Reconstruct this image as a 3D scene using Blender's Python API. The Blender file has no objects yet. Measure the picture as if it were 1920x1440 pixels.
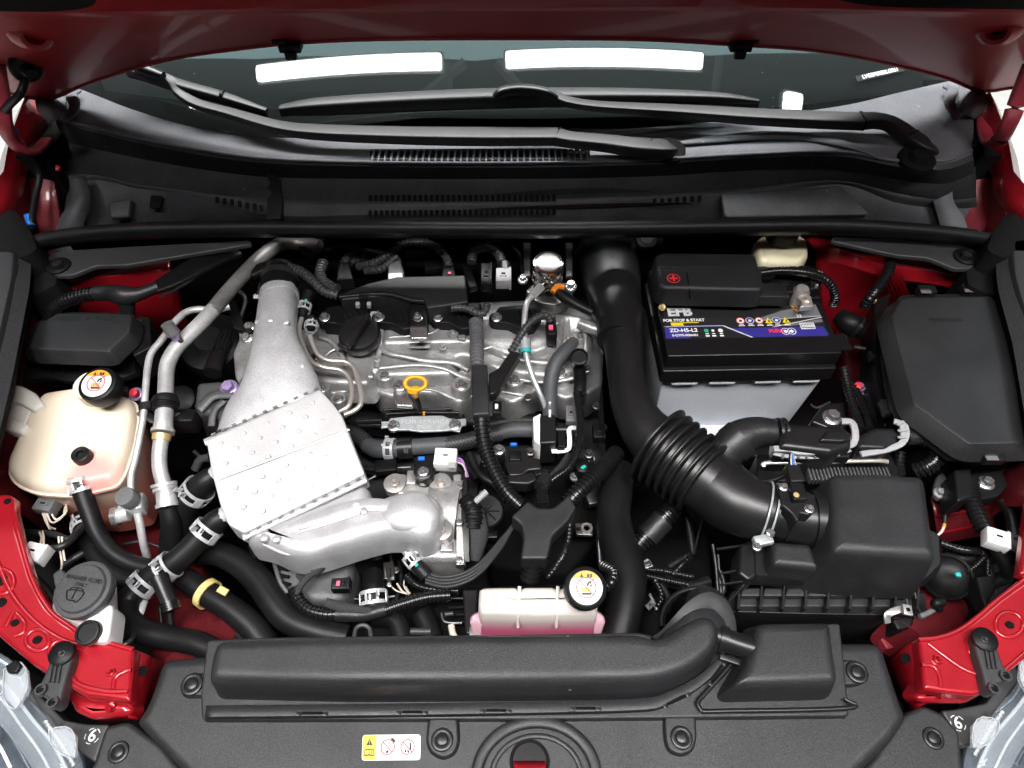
import bpy, bmesh, math, random
from mathutils import Vector, Matrix
import numpy as np
rad = math.radians
rng = random.Random(7)
SC = bpy.context.scene
COL = SC.collection

# ---------------------------------------------------------------- camera
FPX, PITCH, CAMZ = 1280.0, rad(52), 0.71
cam_d = bpy.data.cameras.new('camera')
cam_d.lens, cam_d.sensor_width, cam_d.sensor_fit = 24.0, 36.0, 'HORIZONTAL'
cam_d.clip_start, cam_d.clip_end = 0.02, 60
cam = bpy.data.objects.new('camera', cam_d)
cam.location = (0, 0, CAMZ)
cam.rotation_euler = (rad(90) - PITCH, 0, 0)
COL.objects.link(cam)
SC.camera = cam

# ---------------------------------------------------------------- world, exposure
world = bpy.data.worlds.new('World')
SC.world = world
world.use_nodes = True
bg = world.node_tree.nodes['Background']
bg.inputs[0].default_value = (0.82, 0.9, 1.0, 1)
bg.inputs[1].default_value = 0.05
SC.view_settings.view_transform = 'Standard'
SC.view_settings.look = 'None'
SC.view_settings.exposure = 0.0
SC.view_settings.gamma = 1.0
SC.cycles.use_denoising = True
SC.cycles.max_bounces = 8
SC.cycles.caustics_reflective = False
SC.cycles.caustics_refractive = False
SC.cycles.sample_clamp_indirect = 4.0
LAMP_STRENGTH = 38.0

# ---------------------------------------------------------------- geometry of the view: a pixel of the photograph at a real height
_c, _s = math.cos(PITCH), math.sin(PITCH)
def ray(px, py):
    x, y = (px - 960) / FPX, (720 - py) / FPX
    return Vector((x, _c + y * _s, -_s + y * _c))
def P(px, py, z):
    d = ray(px, py)
    t = (z - CAMZ) / d.z
    return Vector((0, 0, CAMZ)) + d * t
def S(px, py, z):
    return ((z - CAMZ) / ray(px, py).z) / FPX
def PP(lst, z=None):
    return [P(a[0], a[1], a[2] if len(a) > 2 else z) for a in lst]
UP = Vector((0, 0, 1))

# ---------------------------------------------------------------- materials
def _n(nt, t, **k):
    n = nt.nodes.new(t)
    for a, b in k.items():
        setattr(n, a, b)
    return n
def M(name, col, rough=0.5, metal=0.0, grain=0.0, gscale=1100, bump=0.0, bscale=300, var=0.0, vscale=18, coat=0.0, spec=0.5, rvar=0.0,
      sss=0.0, ssc=None, alpha=1.0, trans=0.0, dust=0.0, specks=0.0):
    m = bpy.data.materials.new(name)
    m.use_nodes = True
    nt = m.node_tree
    b = nt.nodes['Principled BSDF']
    L = nt.links.new
    b.inputs['Base Color'].default_value = (*col, 1)
    b.inputs['Roughness'].default_value = rough
    b.inputs['Metallic'].default_value = metal
    b.inputs['Specular IOR Level'].default_value = spec
    b.inputs['Coat Weight'].default_value = coat
    b.inputs['Coat Roughness'].default_value = 0.06
    if trans: b.inputs['Transmission Weight'].default_value = trans
    if alpha < 1: b.inputs['Alpha'].default_value = alpha
    if sss:
        b.inputs['Subsurface Weight'].default_value = sss
        b.inputs['Subsurface Radius'].default_value = ssc or (0.02, 0.012, 0.006)
        b.inputs['Subsurface Scale'].default_value = 1.0
    tc = _n(nt, 'ShaderNodeTexCoord')
    cur = None
    def noise(scale, detail=3, rough_=0.6):
        t = _n(nt, 'ShaderNodeTexNoise')
        t.inputs['Scale'].default_value = scale
        t.inputs['Detail'].default_value = detail
        t.inputs['Roughness'].default_value = rough_
        L(tc.outputs['Object'], t.inputs['Vector'])
        return t
    def mul(fac_node, lo, hi, a0=0.3, a1=0.7):
        nonlocal cur
        r = _n(nt, 'ShaderNodeMapRange')
        r.inputs[1].default_value, r.inputs[2].default_value = a0, a1
        r.inputs[3].default_value, r.inputs[4].default_value = lo, hi
        L(fac_node.outputs[0], r.inputs[0])
        mx = _n(nt, 'ShaderNodeMix', data_type='RGBA', blend_type='MULTIPLY')
        mx.inputs[0].default_value = 1
        if cur is None: mx.inputs[6].default_value = (*col, 1)
        else: L(cur, mx.inputs[6])
        L(r.outputs[0], mx.inputs[7])
        cur = mx.outputs[2]
    if var: mul(noise(vscale, 5), 1 - var, 1 + var)
    if grain: mul(noise(gscale, 1), 1 - grain, 1 + grain, 0.35, 0.65)
    if dust:
        t = noise(26, 6, 0.7)
        r = _n(nt, 'ShaderNodeMapRange'); r.inputs[1].default_value, r.inputs[2].default_value = 0.5, 0.85
        r.inputs[3].default_value, r.inputs[4].default_value = 0, dust
        L(t.outputs[0], r.inputs[0])
        mx = _n(nt, 'ShaderNodeMix', data_type='RGBA')
        L(r.outputs[0], mx.inputs[0])
        if cur is None: mx.inputs[6].default_value = (*col, 1)
        else: L(cur, mx.inputs[6])
        mx.inputs[7].default_value = (0.22, 0.21, 0.2, 1)
        cur = mx.outputs[2]
    if specks:
        v = _n(nt, 'ShaderNodeTexVoronoi'); v.inputs['Scale'].default_value = 42
        L(tc.outputs['Object'], v.inputs['Vector'])
        a1 = _n(nt, 'ShaderNodeMath', operation='LESS_THAN'); a1.inputs[1].default_value = 0.055; L(v.outputs['Distance'], a1.inputs[0])
        sp = _n(nt, 'ShaderNodeSeparateColor'); L(v.outputs['Color'], sp.inputs[0])
        a2 = _n(nt, 'ShaderNodeMath', operation='LESS_THAN'); a2.inputs[1].default_value = specks; L(sp.outputs[0], a2.inputs[0])
        a3 = _n(nt, 'ShaderNodeMath', operation='MULTIPLY'); L(a1.outputs[0], a3.inputs[0]); L(a2.outputs[0], a3.inputs[1])
        mx = _n(nt, 'ShaderNodeMix', data_type='RGBA'); L(a3.outputs[0], mx.inputs[0])
        if cur is None: mx.inputs[6].default_value = (*col, 1)
        else: L(cur, mx.inputs[6])
        mx.inputs[7].default_value = (0.3, 0.29, 0.27, 1); cur = mx.outputs[2]
    if cur is not None: L(cur, b.inputs['Base Color'])
    if rvar:
        t = noise(vscale * 1.7, 4)
        r = _n(nt, 'ShaderNodeMapRange'); r.inputs[1].default_value, r.inputs[2].default_value = 0.3, 0.7
        r.inputs[3].default_value, r.inputs[4].default_value = max(0.03, rough - rvar), min(1, rough + rvar)
        L(t.outputs[0], r.inputs[0]); L(r.outputs[0], b.inputs['Roughness'])
    if bump:
        t = noise(bscale, 3)
        bp = _n(nt, 'ShaderNodeBump'); bp.inputs['Strength'].default_value = bump; bp.inputs['Distance'].default_value = 0.001
        L(t.outputs[0], bp.inputs['Height']); L(bp.outputs[0], b.inputs['Normal'])
    return m
def level_mat(name, top, low, z0, z1, rough=0.35, sss=0.6, patch=None):
    """plastic tank with coloured liquid showing through below the level (world z0..z1)"""
    m = M(name, top, rough, bump=0.05, bscale=60)
    nt = m.node_tree; L = nt.links.new
    b = nt.nodes['Principled BSDF']
    g = _n(nt, 'ShaderNodeNewGeometry'); sp = _n(nt, 'ShaderNodeSeparateXYZ'); L(g.outputs['Position'], sp.inputs[0])
    r = _n(nt, 'ShaderNodeMapRange', interpolation_type='SMOOTHSTEP')
    r.inputs[1].default_value, r.inputs[2].default_value = z0, z1
    L(sp.outputs[2], r.inputs[0])
    mx = _n(nt, 'ShaderNodeMix', data_type='RGBA')
    L(r.outputs[0], mx.inputs[0]); mx.inputs[6].default_value = (*low, 1); mx.inputs[7].default_value = (*top, 1)
    out = mx.outputs[2]
    if patch:
        (cx, cy, cz), rr, pc = patch
        v = _n(nt, 'ShaderNodeVectorMath', operation='DISTANCE'); L(g.outputs['Position'], v.inputs[0]); v.inputs[1].default_value = (cx, cy, cz)
        r2 = _n(nt, 'ShaderNodeMapRange', interpolation_type='SMOOTHSTEP'); r2.inputs[1].default_value, r2.inputs[2].default_value = rr * 0.3, rr
        r2.inputs[3].default_value, r2.inputs[4].default_value = 1, 0
        L(v.outputs['Value'], r2.inputs[0])
        m2 = _n(nt, 'ShaderNodeMix', data_type='RGBA'); L(r2.outputs[0], m2.inputs[0]); L(out, m2.inputs[6]); m2.inputs[7].default_value = (*pc, 1)
        out = m2.outputs[2]
    L(out, b.inputs['Base Color'])
    return m
def braid_mat(name, col):
    m = M(name, col, 0.5)
    nt = m.node_tree; L = nt.links.new; b = nt.nodes['Principled BSDF']
    uv = _n(nt, 'ShaderNodeUVMap')
    mp = _n(nt, 'ShaderNodeMapping'); mp.inputs['Scale'].default_value = (9, 200, 1); mp.inputs['Rotation'].default_value = (0, 0, 0)
    L(uv.outputs[0], mp.inputs[0])
    ch = _n(nt, 'ShaderNodeTexChecker'); ch.inputs['Scale'].default_value = 2
    L(mp.outputs[0], ch.inputs[0])
    bp = _n(nt, 'ShaderNodeBump'); bp.inputs['Strength'].default_value = 0.9; bp.inputs['Distance'].default_value = 0.001
    L(ch.outputs[1], bp.inputs['Height']); L(bp.outputs[0], b.inputs['Normal'])
    mx = _n(nt, 'ShaderNodeMix', data_type='RGBA'); L(ch.outputs[1], mx.inputs[0])
    mx.inputs[6].default_value = (*[c * 0.5 for c in col], 1); mx.inputs[7].default_value = (*[c * 2.2 for c in col], 1)
    L(mx.outputs[2], b.inputs['Base Color'])
    return m
K = {}
K['plastic'] = M('textured_black_plastic', (0.0185, 0.019, 0.0208), 0.46, grain=0.6, bump=0.3, bscale=900, var=0.22, vscale=9, spec=0.48, rvar=0.09, dust=0.02, specks=0.03)
K['plastic_smooth'] = M('smooth_black_plastic', (0.010, 0.010, 0.011), 0.34, grain=0.3, bump=0.06, bscale=500, var=0.2, spec=0.45, dust=0.04)
K['plastic_dark'] = M('dark_plastic', (0.006, 0.006, 0.0065), 0.45, grain=0.4, var=0.3, bump=0.12, bscale=400, spec=0.22, dust=0.03, specks=0.06)
K['plastic_grey'] = M('grey_cowl_plastic', (0.125, 0.127, 0.14), 0.68, grain=0.25, bump=0.2, bscale=800, var=0.12, spec=0.3, dust=0.03, specks=0.1)
K['trough'] = M('dusty_trough_plastic', (0.035, 0.037, 0.041), 0.55, grain=0.6, bump=0.3, bscale=700, var=0.4, vscale=14, dust=0.08, spec=0.4, specks=0.22)
K['rubber'] = M('black_rubber', (0.0065, 0.0065, 0.007), 0.45, grain=0.35, bump=0.15, bscale=500, var=0.2, spec=0.28, dust=0.025, specks=0.03)
K['hose_plastic'] = M('satin_black_hose', (0.009, 0.009, 0.0095), 0.36, grain=0.35, bump=0.08, bscale=600, var=0.2, spec=0.5, dust=0.03, specks=0.03)
K['plastic_cover'] = M('matt_black_cover', (0.013, 0.013, 0.014), 0.5, grain=0.45, bump=0.15, bscale=800, var=0.15, spec=0.4, dust=0.03)
K['rubber_grey'] = M('grey_rubber_hose', (0.06, 0.064, 0.07), 0.55, grain=0.3, bump=0.1, bscale=400, var=0.15)
K['loom'] = M('glossy_loom_plastic', (0.008, 0.008, 0.0085), 0.27, spec=0.5, var=0.2)
K['loom_grey'] = M('grey_loom_plastic', (0.10, 0.10, 0.108), 0.45, var=0.2, grain=0.2)
K['foam'] = M('black_foam', (0.010, 0.010, 0.010), 0.95, bump=0.8, bscale=250, grain=0.5, spec=0.1)
K['felt'] = M('dark_felt_pad', (0.04, 0.041, 0.044), 0.85, grain=0.5, bump=0.4, bscale=600, spec=0.2)
K['tape'] = M('cloth_tape', (0.013, 0.013, 0.014), 0.42, bump=0.6, bscale=130, var=0.3, grain=0.2)
K['red'] = M('red_metallic_paint', (0.44, 0.010, 0.020), 0.33, metal=0.42, coat=1.0, grain=0.25, gscale=1700, var=0.10, bump=0.05, bscale=240, rvar=0.05)
K['red_mid'] = M('red_satin_primer', (0.34, 0.03, 0.05), 0.5, metal=0.1, coat=0.15, grain=0.25, var=0.2)
K['red_bonnet'] = M('red_bonnet_underside', (0.34, 0.008, 0.014), 0.52, metal=0.2, coat=0.15, grain=0.3, gscale=1300, var=0.08, bump=0.05, bscale=220)
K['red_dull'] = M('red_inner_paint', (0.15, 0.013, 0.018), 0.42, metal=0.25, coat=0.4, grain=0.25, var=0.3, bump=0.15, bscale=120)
K['alu_white'] = M('bright_aluminium', (0.70, 0.70, 0.71), 0.40, metal=0.35, bump=0.15, bscale=260, var=0.06, rvar=0.08, grain=0.08)
K['alu_blast'] = M('blasted_aluminium', (0.58, 0.58, 0.6), 0.46, metal=0.5, bump=0.4, bscale=600, var=0.14, vscale=30, grain=0.2, gscale=1000)
K['alu_cast'] = M('cast_aluminium', (0.43, 0.428, 0.425), 0.38, metal=0.62, bump=0.5, bscale=170, var=0.28, vscale=30, grain=0.22, rvar=0.1)
K['alu_dark'] = M('dull_cast_alloy', (0.11, 0.11, 0.112), 0.55, metal=0.5, bump=0.5, bscale=220, var=0.35, vscale=25, grain=0.3)
K['alu_pipe'] = M('oxidised_aluminium_pipe', (0.6, 0.6, 0.605), 0.42, metal=0.5, bump=0.15, bscale=140, var=0.25, vscale=40, grain=0.15)
K['alu_pipe_dark'] = M('dark_aluminium_pipe', (0.27, 0.265, 0.26), 0.45, metal=0.55, bump=0.15, bscale=140, var=0.3, vscale=40, grain=0.15)  # darker aluminium tone for the rear length of the thick pipe
K['alu_dark_deep'] = M('grimy_engine_block', (0.03, 0.03, 0.031), 0.6, metal=0.3, bump=0.5, bscale=160, var=0.5, vscale=22)
K['alu_bright_cast'] = M('bright_cast_aluminium', (0.62, 0.62, 0.635), 0.40, metal=0.5, bump=0.3, bscale=300, var=0.16, vscale=26, grain=0.1, rvar=0.1)
K['alu_light_cast'] = M('light_cast_aluminium', (0.42, 0.41, 0.395), 0.36, metal=0.6, bump=0.3, bscale=260, var=0.2, vscale=40, grain=0.12)
K['emboss_pale'] = M('stamped_letters', (0.85, 0.87, 0.88), 0.4, metal=0.4)
K['loom_soft'] = M('matt_loom_plastic', (0.04, 0.04, 0.043), 0.45, var=0.15)
K['steel'] = M('zinc_steel', (0.66, 0.66, 0.66), 0.26, metal=0.9, var=0.15, vscale=80, bump=0.1, bscale=300)
K['steel_pale'] = M('pale_zinc_plate', (0.62, 0.66, 0.68), 0.36, metal=0.55, var=0.15, vscale=60, grain=0.1)
K['clamp_steel'] = M('pale_spring_steel', (0.60, 0.62, 0.64), 0.38, metal=0.35, var=0.12, vscale=70)
K['steel_dark'] = M('dark_steel', (0.16, 0.155, 0.15), 0.35, metal=0.85, var=0.3, vscale=50)
K['chrome'] = M('polished_steel', (0.8, 0.78, 0.74), 0.14, metal=1.0, var=0.1)
K['nickel'] = M('warm_steel_tube', (0.78, 0.73, 0.67), 0.3, metal=0.75, var=0.1, vscale=60)
K['brass'] = M('yellow_zinc', (0.75, 0.55, 0.25), 0.4, metal=0.5, var=0.15)
K['purple'] = M('violet_passivated_steel', (0.38, 0.29, 0.52), 0.35, metal=0.5, var=0.15, vscale=60)
K['yellow'] = M('yellow_plastic', (0.85, 0.40, 0.006), 0.35, var=0.06)
K['yellow_pale'] = M('pale_yellow_nylon', (0.72, 0.56, 0.22), 0.4, var=0.08)
K['white'] = M('white_plastic', (0.78, 0.78, 0.77), 0.4, var=0.06, grain=0.06)
K['white_bracket'] = M('translucent_white_plastic', (0.78, 0.75, 0.69), 0.4, var=0.05)
K['grey'] = M('light_grey_plastic', (0.33, 0.33, 0.34), 0.45, var=0.08, grain=0.1)
K['grey_mid'] = M('mid_grey_plastic', (0.13, 0.13, 0.135), 0.45, var=0.1, grain=0.15)
K['case'] = M('battery_case_plastic', (0.76, 0.79, 0.85), 0.42, grain=0.10, var=0.04, bump=0.1, bscale=500)
K['cream'] = M('cream_nylon', (0.66, 0.60, 0.42), 0.4, var=0.1)
K['orange'] = M('orange_plastic', (0.85, 0.25, 0.02), 0.4)
K['blue'] = M('blue_tape', (0.01, 0.16, 0.62), 0.5, var=0.08)
K['teal'] = M('teal_paint_mark', (0.02, 0.42, 0.40), 0.5)
K['pink'] = M('pink_marker', (0.85, 0.12, 0.22), 0.5)
K['ink_black'] = M('black_ink', (0.012, 0.012, 0.012), 0.5)
K['ink_red'] = M('red_ink', (0.78, 0.03, 0.05), 0.5)
K['ink_orange'] = M('orange_ink', (0.9, 0.35, 0.02), 0.5)
K['ink_yellow'] = M('yellow_ink', (0.85, 0.55, 0.06), 0.5)
K['ink_lemon'] = M('lemon_ink', (0.85, 0.68, 0.02), 0.4)
K['ink_blue'] = M('blue_ink', (0.035, 0.03, 0.24), 0.35)
K['ink_green'] = M('green_ink', (0.02, 0.42, 0.22), 0.4)
K['ink_white'] = M('white_ink', (0.8, 0.8, 0.8), 0.45)
K['ink_silver'] = M('silver_ink', (0.62, 0.62, 0.64), 0.35)
K['paper'] = M('white_label', (0.8, 0.8, 0.79), 0.4)
K['emboss'] = M('embossed_plastic', (0.008, 0.008, 0.0085), 0.3)
K['lip'] = M('glossy_black_lid', (0.008, 0.008, 0.009), 0.28, spec=0.5, grain=0.2, bump=0.03, bscale=300, specks=0.05)
K['braid'] = braid_mat('braided_sleeve', (0.02, 0.02, 0.021))
K['void'] = M('deep_shade_black', (0.006, 0.006, 0.006), 0.9, spec=0.1, var=0.4)  # near-black colour stands in for shade in holes, gaps and the deep bay

# ---------------------------------------------------------------- mesh builder
def cr(pts, sub):
    """Catmull-Rom through points of any dimension"""
    p = np.array(pts, float)
    if len(p) < 3 or sub <= 1:
        if len(p) == 2 and sub > 1:
            t = np.linspace(0, 1, sub + 1)[:, None]
            return p[0] * (1 - t) + p[1] * t
        return p
    q = np.vstack([2 * p[0] - p[1], p, 2 * p[-1] - p[-2]])
    out = []
    for i in range(1, len(q) - 2):
        a, b, c, d = q[i - 1], q[i], q[i + 1], q[i + 2]
        for k in range(sub):
            t = k / sub
            out.append(0.5 * (2 * b + (c - a) * t + (2 * a - 5 * b + 4 * c - d) * t * t + (3 * b - 3 * c + d - a) * t ** 3))
    out.append(q[-2])
    return np.array(out)
def resample(a, n=None, step=None):
    """rows re-spaced evenly along the first three columns"""
    seg = np.linalg.norm(np.diff(a[:, :3], axis=0), axis=1)
    s = np.concatenate([[0], np.cumsum(seg)])
    if n is None: n = max(2, int(s[-1] / step) + 1)
    t = np.linspace(0, s[-1], n)
    return np.stack([np.interp(t, s, a[:, k]) for k in range(a.shape[1])], 1), t
def newell(pts):
    nn = Vector((0, 0, 0))
    for i in range(len(pts)):
        a, b = pts[i], pts[(i + 1) % len(pts)]
        nn += Vector(((a.y - b.y) * (a.z + b.z), (a.z - b.z) * (a.x + b.x), (a.x - b.x) * (a.y + b.y)))
    return nn.normalized()
def offset_ring(q, nn, d):
    m = len(q)
    # runs of coincident points share one offset
    def nb(i, s):
        j = (i + s) % m
        while (q[j] - q[i]).length < 1e-6 and j != i: j = (j + s) % m
        return q[j]
    out = []
    for i in range(m):
        e0 = (q[i] - nb(i, -1)).normalized(); e1 = (nb(i, 1) - q[i]).normalized()
        i0, i1 = nn.cross(e0), nn.cross(e1)
        b = i0 + i1
        b = i0.copy() if b.length < 1e-6 else b.normalized()
        out.append(q[i] + b * (d / max(.45, b.dot(i0))))
    for _ in range(3):
        for i in range(m):
            j = (i + 1) % m
            e = q[j] - q[i]
            if e.length > 1e-6 and (out[j] - out[i]).dot(e) < 0:
                c = (out[i] + out[j]) / 2; out[i] = c.copy(); out[j] = c.copy()
    return out
class RL(list): pass
class MB:
    def __init__(self): self.v = []; self.f = []; self.uv = {}
    def add(self, vs, fs):
        o = len(self.v); self.v.extend([Vector(x) for x in vs]); self.f.extend([[i + o for i in f] for f in fs]); return o
    def ring_loft(self, rings, cap0=True, cap1=True, closed=True, uv=None):
        n = len(rings[0]); o = len(self.v)
        for r in rings: self.v.extend([Vector(x) for x in r])
        m = n if closed else n - 1
        for i in range(len(rings) - 1):
            for j in range(m):
                k = (j + 1) % n
                self.f.append([o + i * n + j, o + i * n + k, o + (i + 1) * n + k, o + (i + 1) * n + j])
                if uv is not None: self.uv[len(self.f) - 1] = [(j / n, uv[i]), ((j + 1) / n, uv[i]), ((j + 1) / n, uv[i + 1]), (j / n, uv[i + 1])]
        if cap0: self.f.append([o + j for j in range(n)][::-1])
        if cap1: self.f.append([o + (len(rings) - 1) * n + j for j in range(n)])
        return self
    def tube(self, pts, r, seg=12, sub=6, rib=None, hz=1.0, ex=2.0, caps=True, twist=0.0):
        """pts 3-D, r per point or scalar; hz = height/width; ex = super-ellipse exponent; rib = (pitch, depth)"""
        rr = list(r) if hasattr(r, '__len__') else [r] * len(pts)
        hh = list(hz) if hasattr(hz, '__len__') else [hz] * len(pts)
        a = cr([(*p, q, h) for p, q, h in zip(pts, rr, hh)], sub)
        if rib:
            pitch, dep = rib
            a, _ = resample(a, step=pitch / 8)
            seg_l = np.concatenate([[0], np.cumsum(np.linalg.norm(np.diff(a[:, :3], axis=0), axis=1))])
            ts, ms = [], []
            L = seg_l[-1]; k = 0
            while k * pitch < L:
                for o, mm in ((0, 1), (.42, 1), (.54, 1 - dep), (.88, 1 - dep)):
                    t = (k + o) * pitch
                    if t <= L: ts.append(t); ms.append(mm)
                k += 1
            a = np.stack([np.interp(ts, seg_l, a[:, c]) for c in range(a.shape[1])], 1)
            a[:, 3] *= np.array(ms)
        s = np.concatenate([[0], np.cumsum(np.linalg.norm(np.diff(a[:, :3], axis=0), axis=1))])
        P3 = [Vector(x[:3]) for x in a]
        n = len(P3)
        tang = [(P3[min(i + 1, n - 1)] - P3[max(i - 1, 0)]).normalized() for i in range(n)]
        ref = UP if abs(tang[0].z) < 0.9 else Vector((0, 1, 0))
        rings = []
        up = (ref - tang[0] * ref.dot(tang[0])).normalized()
        for i in range(n):
            if abs(tang[i].z) < 0.85 and hz != 1.0:
                up2 = (UP - tang[i] * UP.dot(tang[i])).normalized()
                up = up2
            else:
                up = (up - tang[i] * up.dot(tang[i])).normalized()
            sd = tang[i].cross(up)
            ring = []
            for j in range(seg):
                th = 2 * math.pi * j / seg + twist
                c, q = math.cos(th), math.sin(th)
                c = math.copysign(abs(c) ** (2 / ex), c); q = math.copysign(abs(q) ** (2 / ex), q)
                ring.append(P3[i] + sd * (c * a[i, 3]) + up * (q * a[i, 3] * a[i, 4]))
            rings.append(ring)
        return self.ring_loft(rings, caps, caps, True, [float(x) for x in s])
    def lathe(self, c, axis, prof, seg=28, ref=None, hexa=False, sy=1.0):
        axis = Vector(axis).normalized(); c = Vector(c)
        r0 = ref or (Vector((1, 0, 0)) if abs(axis.x) < 0.8 else Vector((0, 1, 0)))
        x = (r0 - axis * r0.dot(axis)).normalized(); y = axis.cross(x)
        rings = [[c + axis * h + x * (r * math.cos(2 * math.pi * j / seg)) + y * (sy * r * math.sin(2 * math.pi * j / seg)) for j in range(seg)] for r, h in prof]
        return self.ring_loft(rings, True, True)
    def slab(self, pts, prof, n=None, bottom=True):
        """outline lifted and inset ring by ring; prof = [(height along normal, inset)] from below upwards"""
        raw = getattr(pts, 'raw', None); rs = getattr(pts, 'rs', None); nseg = getattr(pts, 'n', 0)
        pts = [Vector(p) for p in (raw if raw is not None else pts)]
        nn = newell(pts)
        if nn.z < 0 or (abs(nn.z) < 1e-6 and nn.y > 0):
            pts = pts[::-1]; nn = -nn
            if rs: rs = rs[::-1]
        ax = Vector(n).normalized() if n is not None else nn
        m = len(pts); rings = []
        for h, ins in prof:
            q = [p.copy() for p in pts]
            left = ins
            while True:                       # inset in small steps; edges that would turn over collapse
                st = max(-.002, min(.002, left))
                if abs(st) > 1e-9: q = offset_ring(q, nn, st)
                left -= st
                if abs(left) < 1e-9: break
            if rs:
                rr = []
                for i in range(m):
                    cv = (pts[i] - pts[i - 1]).cross(pts[(i + 1) % m] - pts[i]).dot(nn) > 0
                    rr.append(max(.0003, rs[i] - ins) if cv else max(.0003, rs[i] + ins))
                q = rnd(q, rr, nseg)
            rings.append([p + ax * h for p in q])
        return self.ring_loft(rings, bottom, True)
    def box(self, c, size, rot=None, r=0.0):
        c = Vector(c); sx, sy, sz = [q / 2 for q in size]
        R = rot if rot is not None else Matrix.Identity(3)
        r = min(r, sx * .49, sy * .49, sz * .49)
        def ring(h, ins):
            x, y = sx - ins, sy - ins
            k = max(0.0, r - ins)
            if r <= 0: loc = [(x, y), (-x, y), (-x, -y), (x, -y)]
            else:
                loc = []
                for qx, qy, a0 in ((1, 1, 0), (-1, 1, 90), (-1, -1, 180), (1, -1, 270)):
                    for q in range(4):
                        an = rad(a0 + q * 30)
                        loc.append((qx * (sx - r) + (r - ins) * math.cos(an), qy * (sy - r) + (r - ins) * math.sin(an)))
            return [c + R @ Vector((u, w, h)) for u, w in loc]
        if r <= 0: return self.ring_loft([ring(-sz, 0), ring(sz, 0)])
        hs = [(-sz, r * .9), (-sz + r * .3, r * .3), (-sz + r, 0), (sz - r, 0), (sz - r * .3, r * .3), (sz, r * .9)]
        return self.ring_loft([ring(h, i) for h, i in hs])
    def surf(self, rows, n=40, sub=8):
        """grid surface through several 3-D polylines"""
        g = []
        for r in rows:
            a = cr([tuple(p) for p in r], sub)
            a, _ = resample(a, n=n)
            g.append([Vector(x[:3]) for x in a])
        return self.ring_loft(g, False, False, False)
    def disc(self, c, nrm, r, seg=24, ref=None, r0=0.0, a0=0, a1=360):
        nrm = Vector(nrm).normalized(); rf = ref or Vector((1, 0, 0))
        x = (rf - nrm * rf.dot(nrm)).normalized(); y = nrm.cross(x); c = Vector(c)
        full = abs(a1 - a0) >= 360
        k = seg if full else seg + 1
        ang = [rad(a0 + (a1 - a0) * j / seg) for j in range(k)]
        if r0 <= 0 and full:
            self.add([c + (x * math.cos(t) + y * math.sin(t)) * r for t in ang], [list(range(k))])
        else:
            A = [c + (x * math.cos(t) + y * math.sin(t)) * r0 for t in ang]; B = [c + (x * math.cos(t) + y * math.sin(t)) * r for t in ang]
            self.ring_loft([A, B], False, False, full)
        return self
    def quad(self, a, b, c, d):
        self.add([a, b, c, d], [[0, 1, 2, 3]]); return self
W = {}
def finish(o, parent, wloc):
    COL.objects.link(o)
    W[o.name] = Vector(wloc)
    if parent is not None:
        o.parent = parent
        o.location = Vector(wloc) - W[parent.name]
    else: o.location = wloc
    return o
def build(mb, name, mat, parent=None, sharp=38, thick=0.0, recalc=True, label=None):
    lo = Vector([min(v[i] for v in mb.v) for i in range(3)]); hi = Vector([max(v[i] for v in mb.v) for i in range(3)])
    c = (lo + hi) / 2
    bm = bmesh.new()
    vs = [bm.verts.new(v - c) for v in mb.v]
    uvl = bm.loops.layers.uv.new('UVMap') if mb.uv else None
    for i, f in enumerate(mb.f):
        try: fc = bm.faces.new([vs[k] for k in f])
        except ValueError: continue
        fc.smooth = True
        if uvl and i in mb.uv:
            for lp, q in zip(fc.loops, mb.uv[i]): lp[uvl].uv = q
    if recalc: bmesh.ops.recalc_face_normals(bm, faces=bm.faces)
    me = bpy.data.meshes.new(name)
    bm.to_mesh(me); bm.free()
    me.set_sharp_from_angle(angle=rad(sharp))
    me.materials.append(K[mat] if isinstance(mat, str) else mat)
    o = bpy.data.objects.new(name, me)
    if thick:
        md = o.modifiers.new('thickness', 'SOLIDIFY'); md.thickness = thick; md.offset = 0
    if label: o['label'] = label
    return finish(o, parent, c)
def thing(name, label, cat, loc, group=None):
    o = bpy.data.objects.new(name, None)
    o.empty_display_size = 0.02
    o['label'] = label; o['category'] = cat
    if group: o['group'] = group
    return finish(o, None, P(*loc) if not isinstance(loc, Vector) else loc)
def tagged(o, label, cat, group=None):
    o['label'] = label; o['category'] = cat
    if group: o['group'] = group
    return o
def rnd(pts, r, n=4):
    """round the corners of a closed outline; keeps the plain outline so that a slab can inset it cleanly"""
    pts = [Vector(p) for p in pts]; out = RL(); m = len(pts)
    rs = list(r) if hasattr(r, '__len__') else [r] * m
    for i in range(m):
        p, a, b = pts[i], pts[i - 1], pts[(i + 1) % m]
        da, db = (a - p), (b - p)
        s, e = p.copy(), p.copy()
        if da.length > 1e-7 and db.length > 1e-7:
            k = min(rs[i], da.length * .47, db.length * .47)
            s, e = p + da.normalized() * k, p + db.normalized() * k
        for j in range(n + 1):
            t = j / n
            out.append(s * (1 - t) ** 2 + p * 2 * t * (1 - t) + e * t * t)
    out.raw, out.rs, out.n = pts, rs, n
    return out
def prof(H, r, draft=0.0, steps=4):
    """side wall of height H (draft = how much wider at the foot), then a rounded top edge of radius r"""
    out = [(-H, -draft)]
    for k in range(steps + 1):
        t = math.pi / 2 * k / steps
        out.append((-r + r * math.sin(t), r * (1 - math.cos(t))))
    out.append((0, r * 1.15 + 0.0008))
    return out
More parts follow.
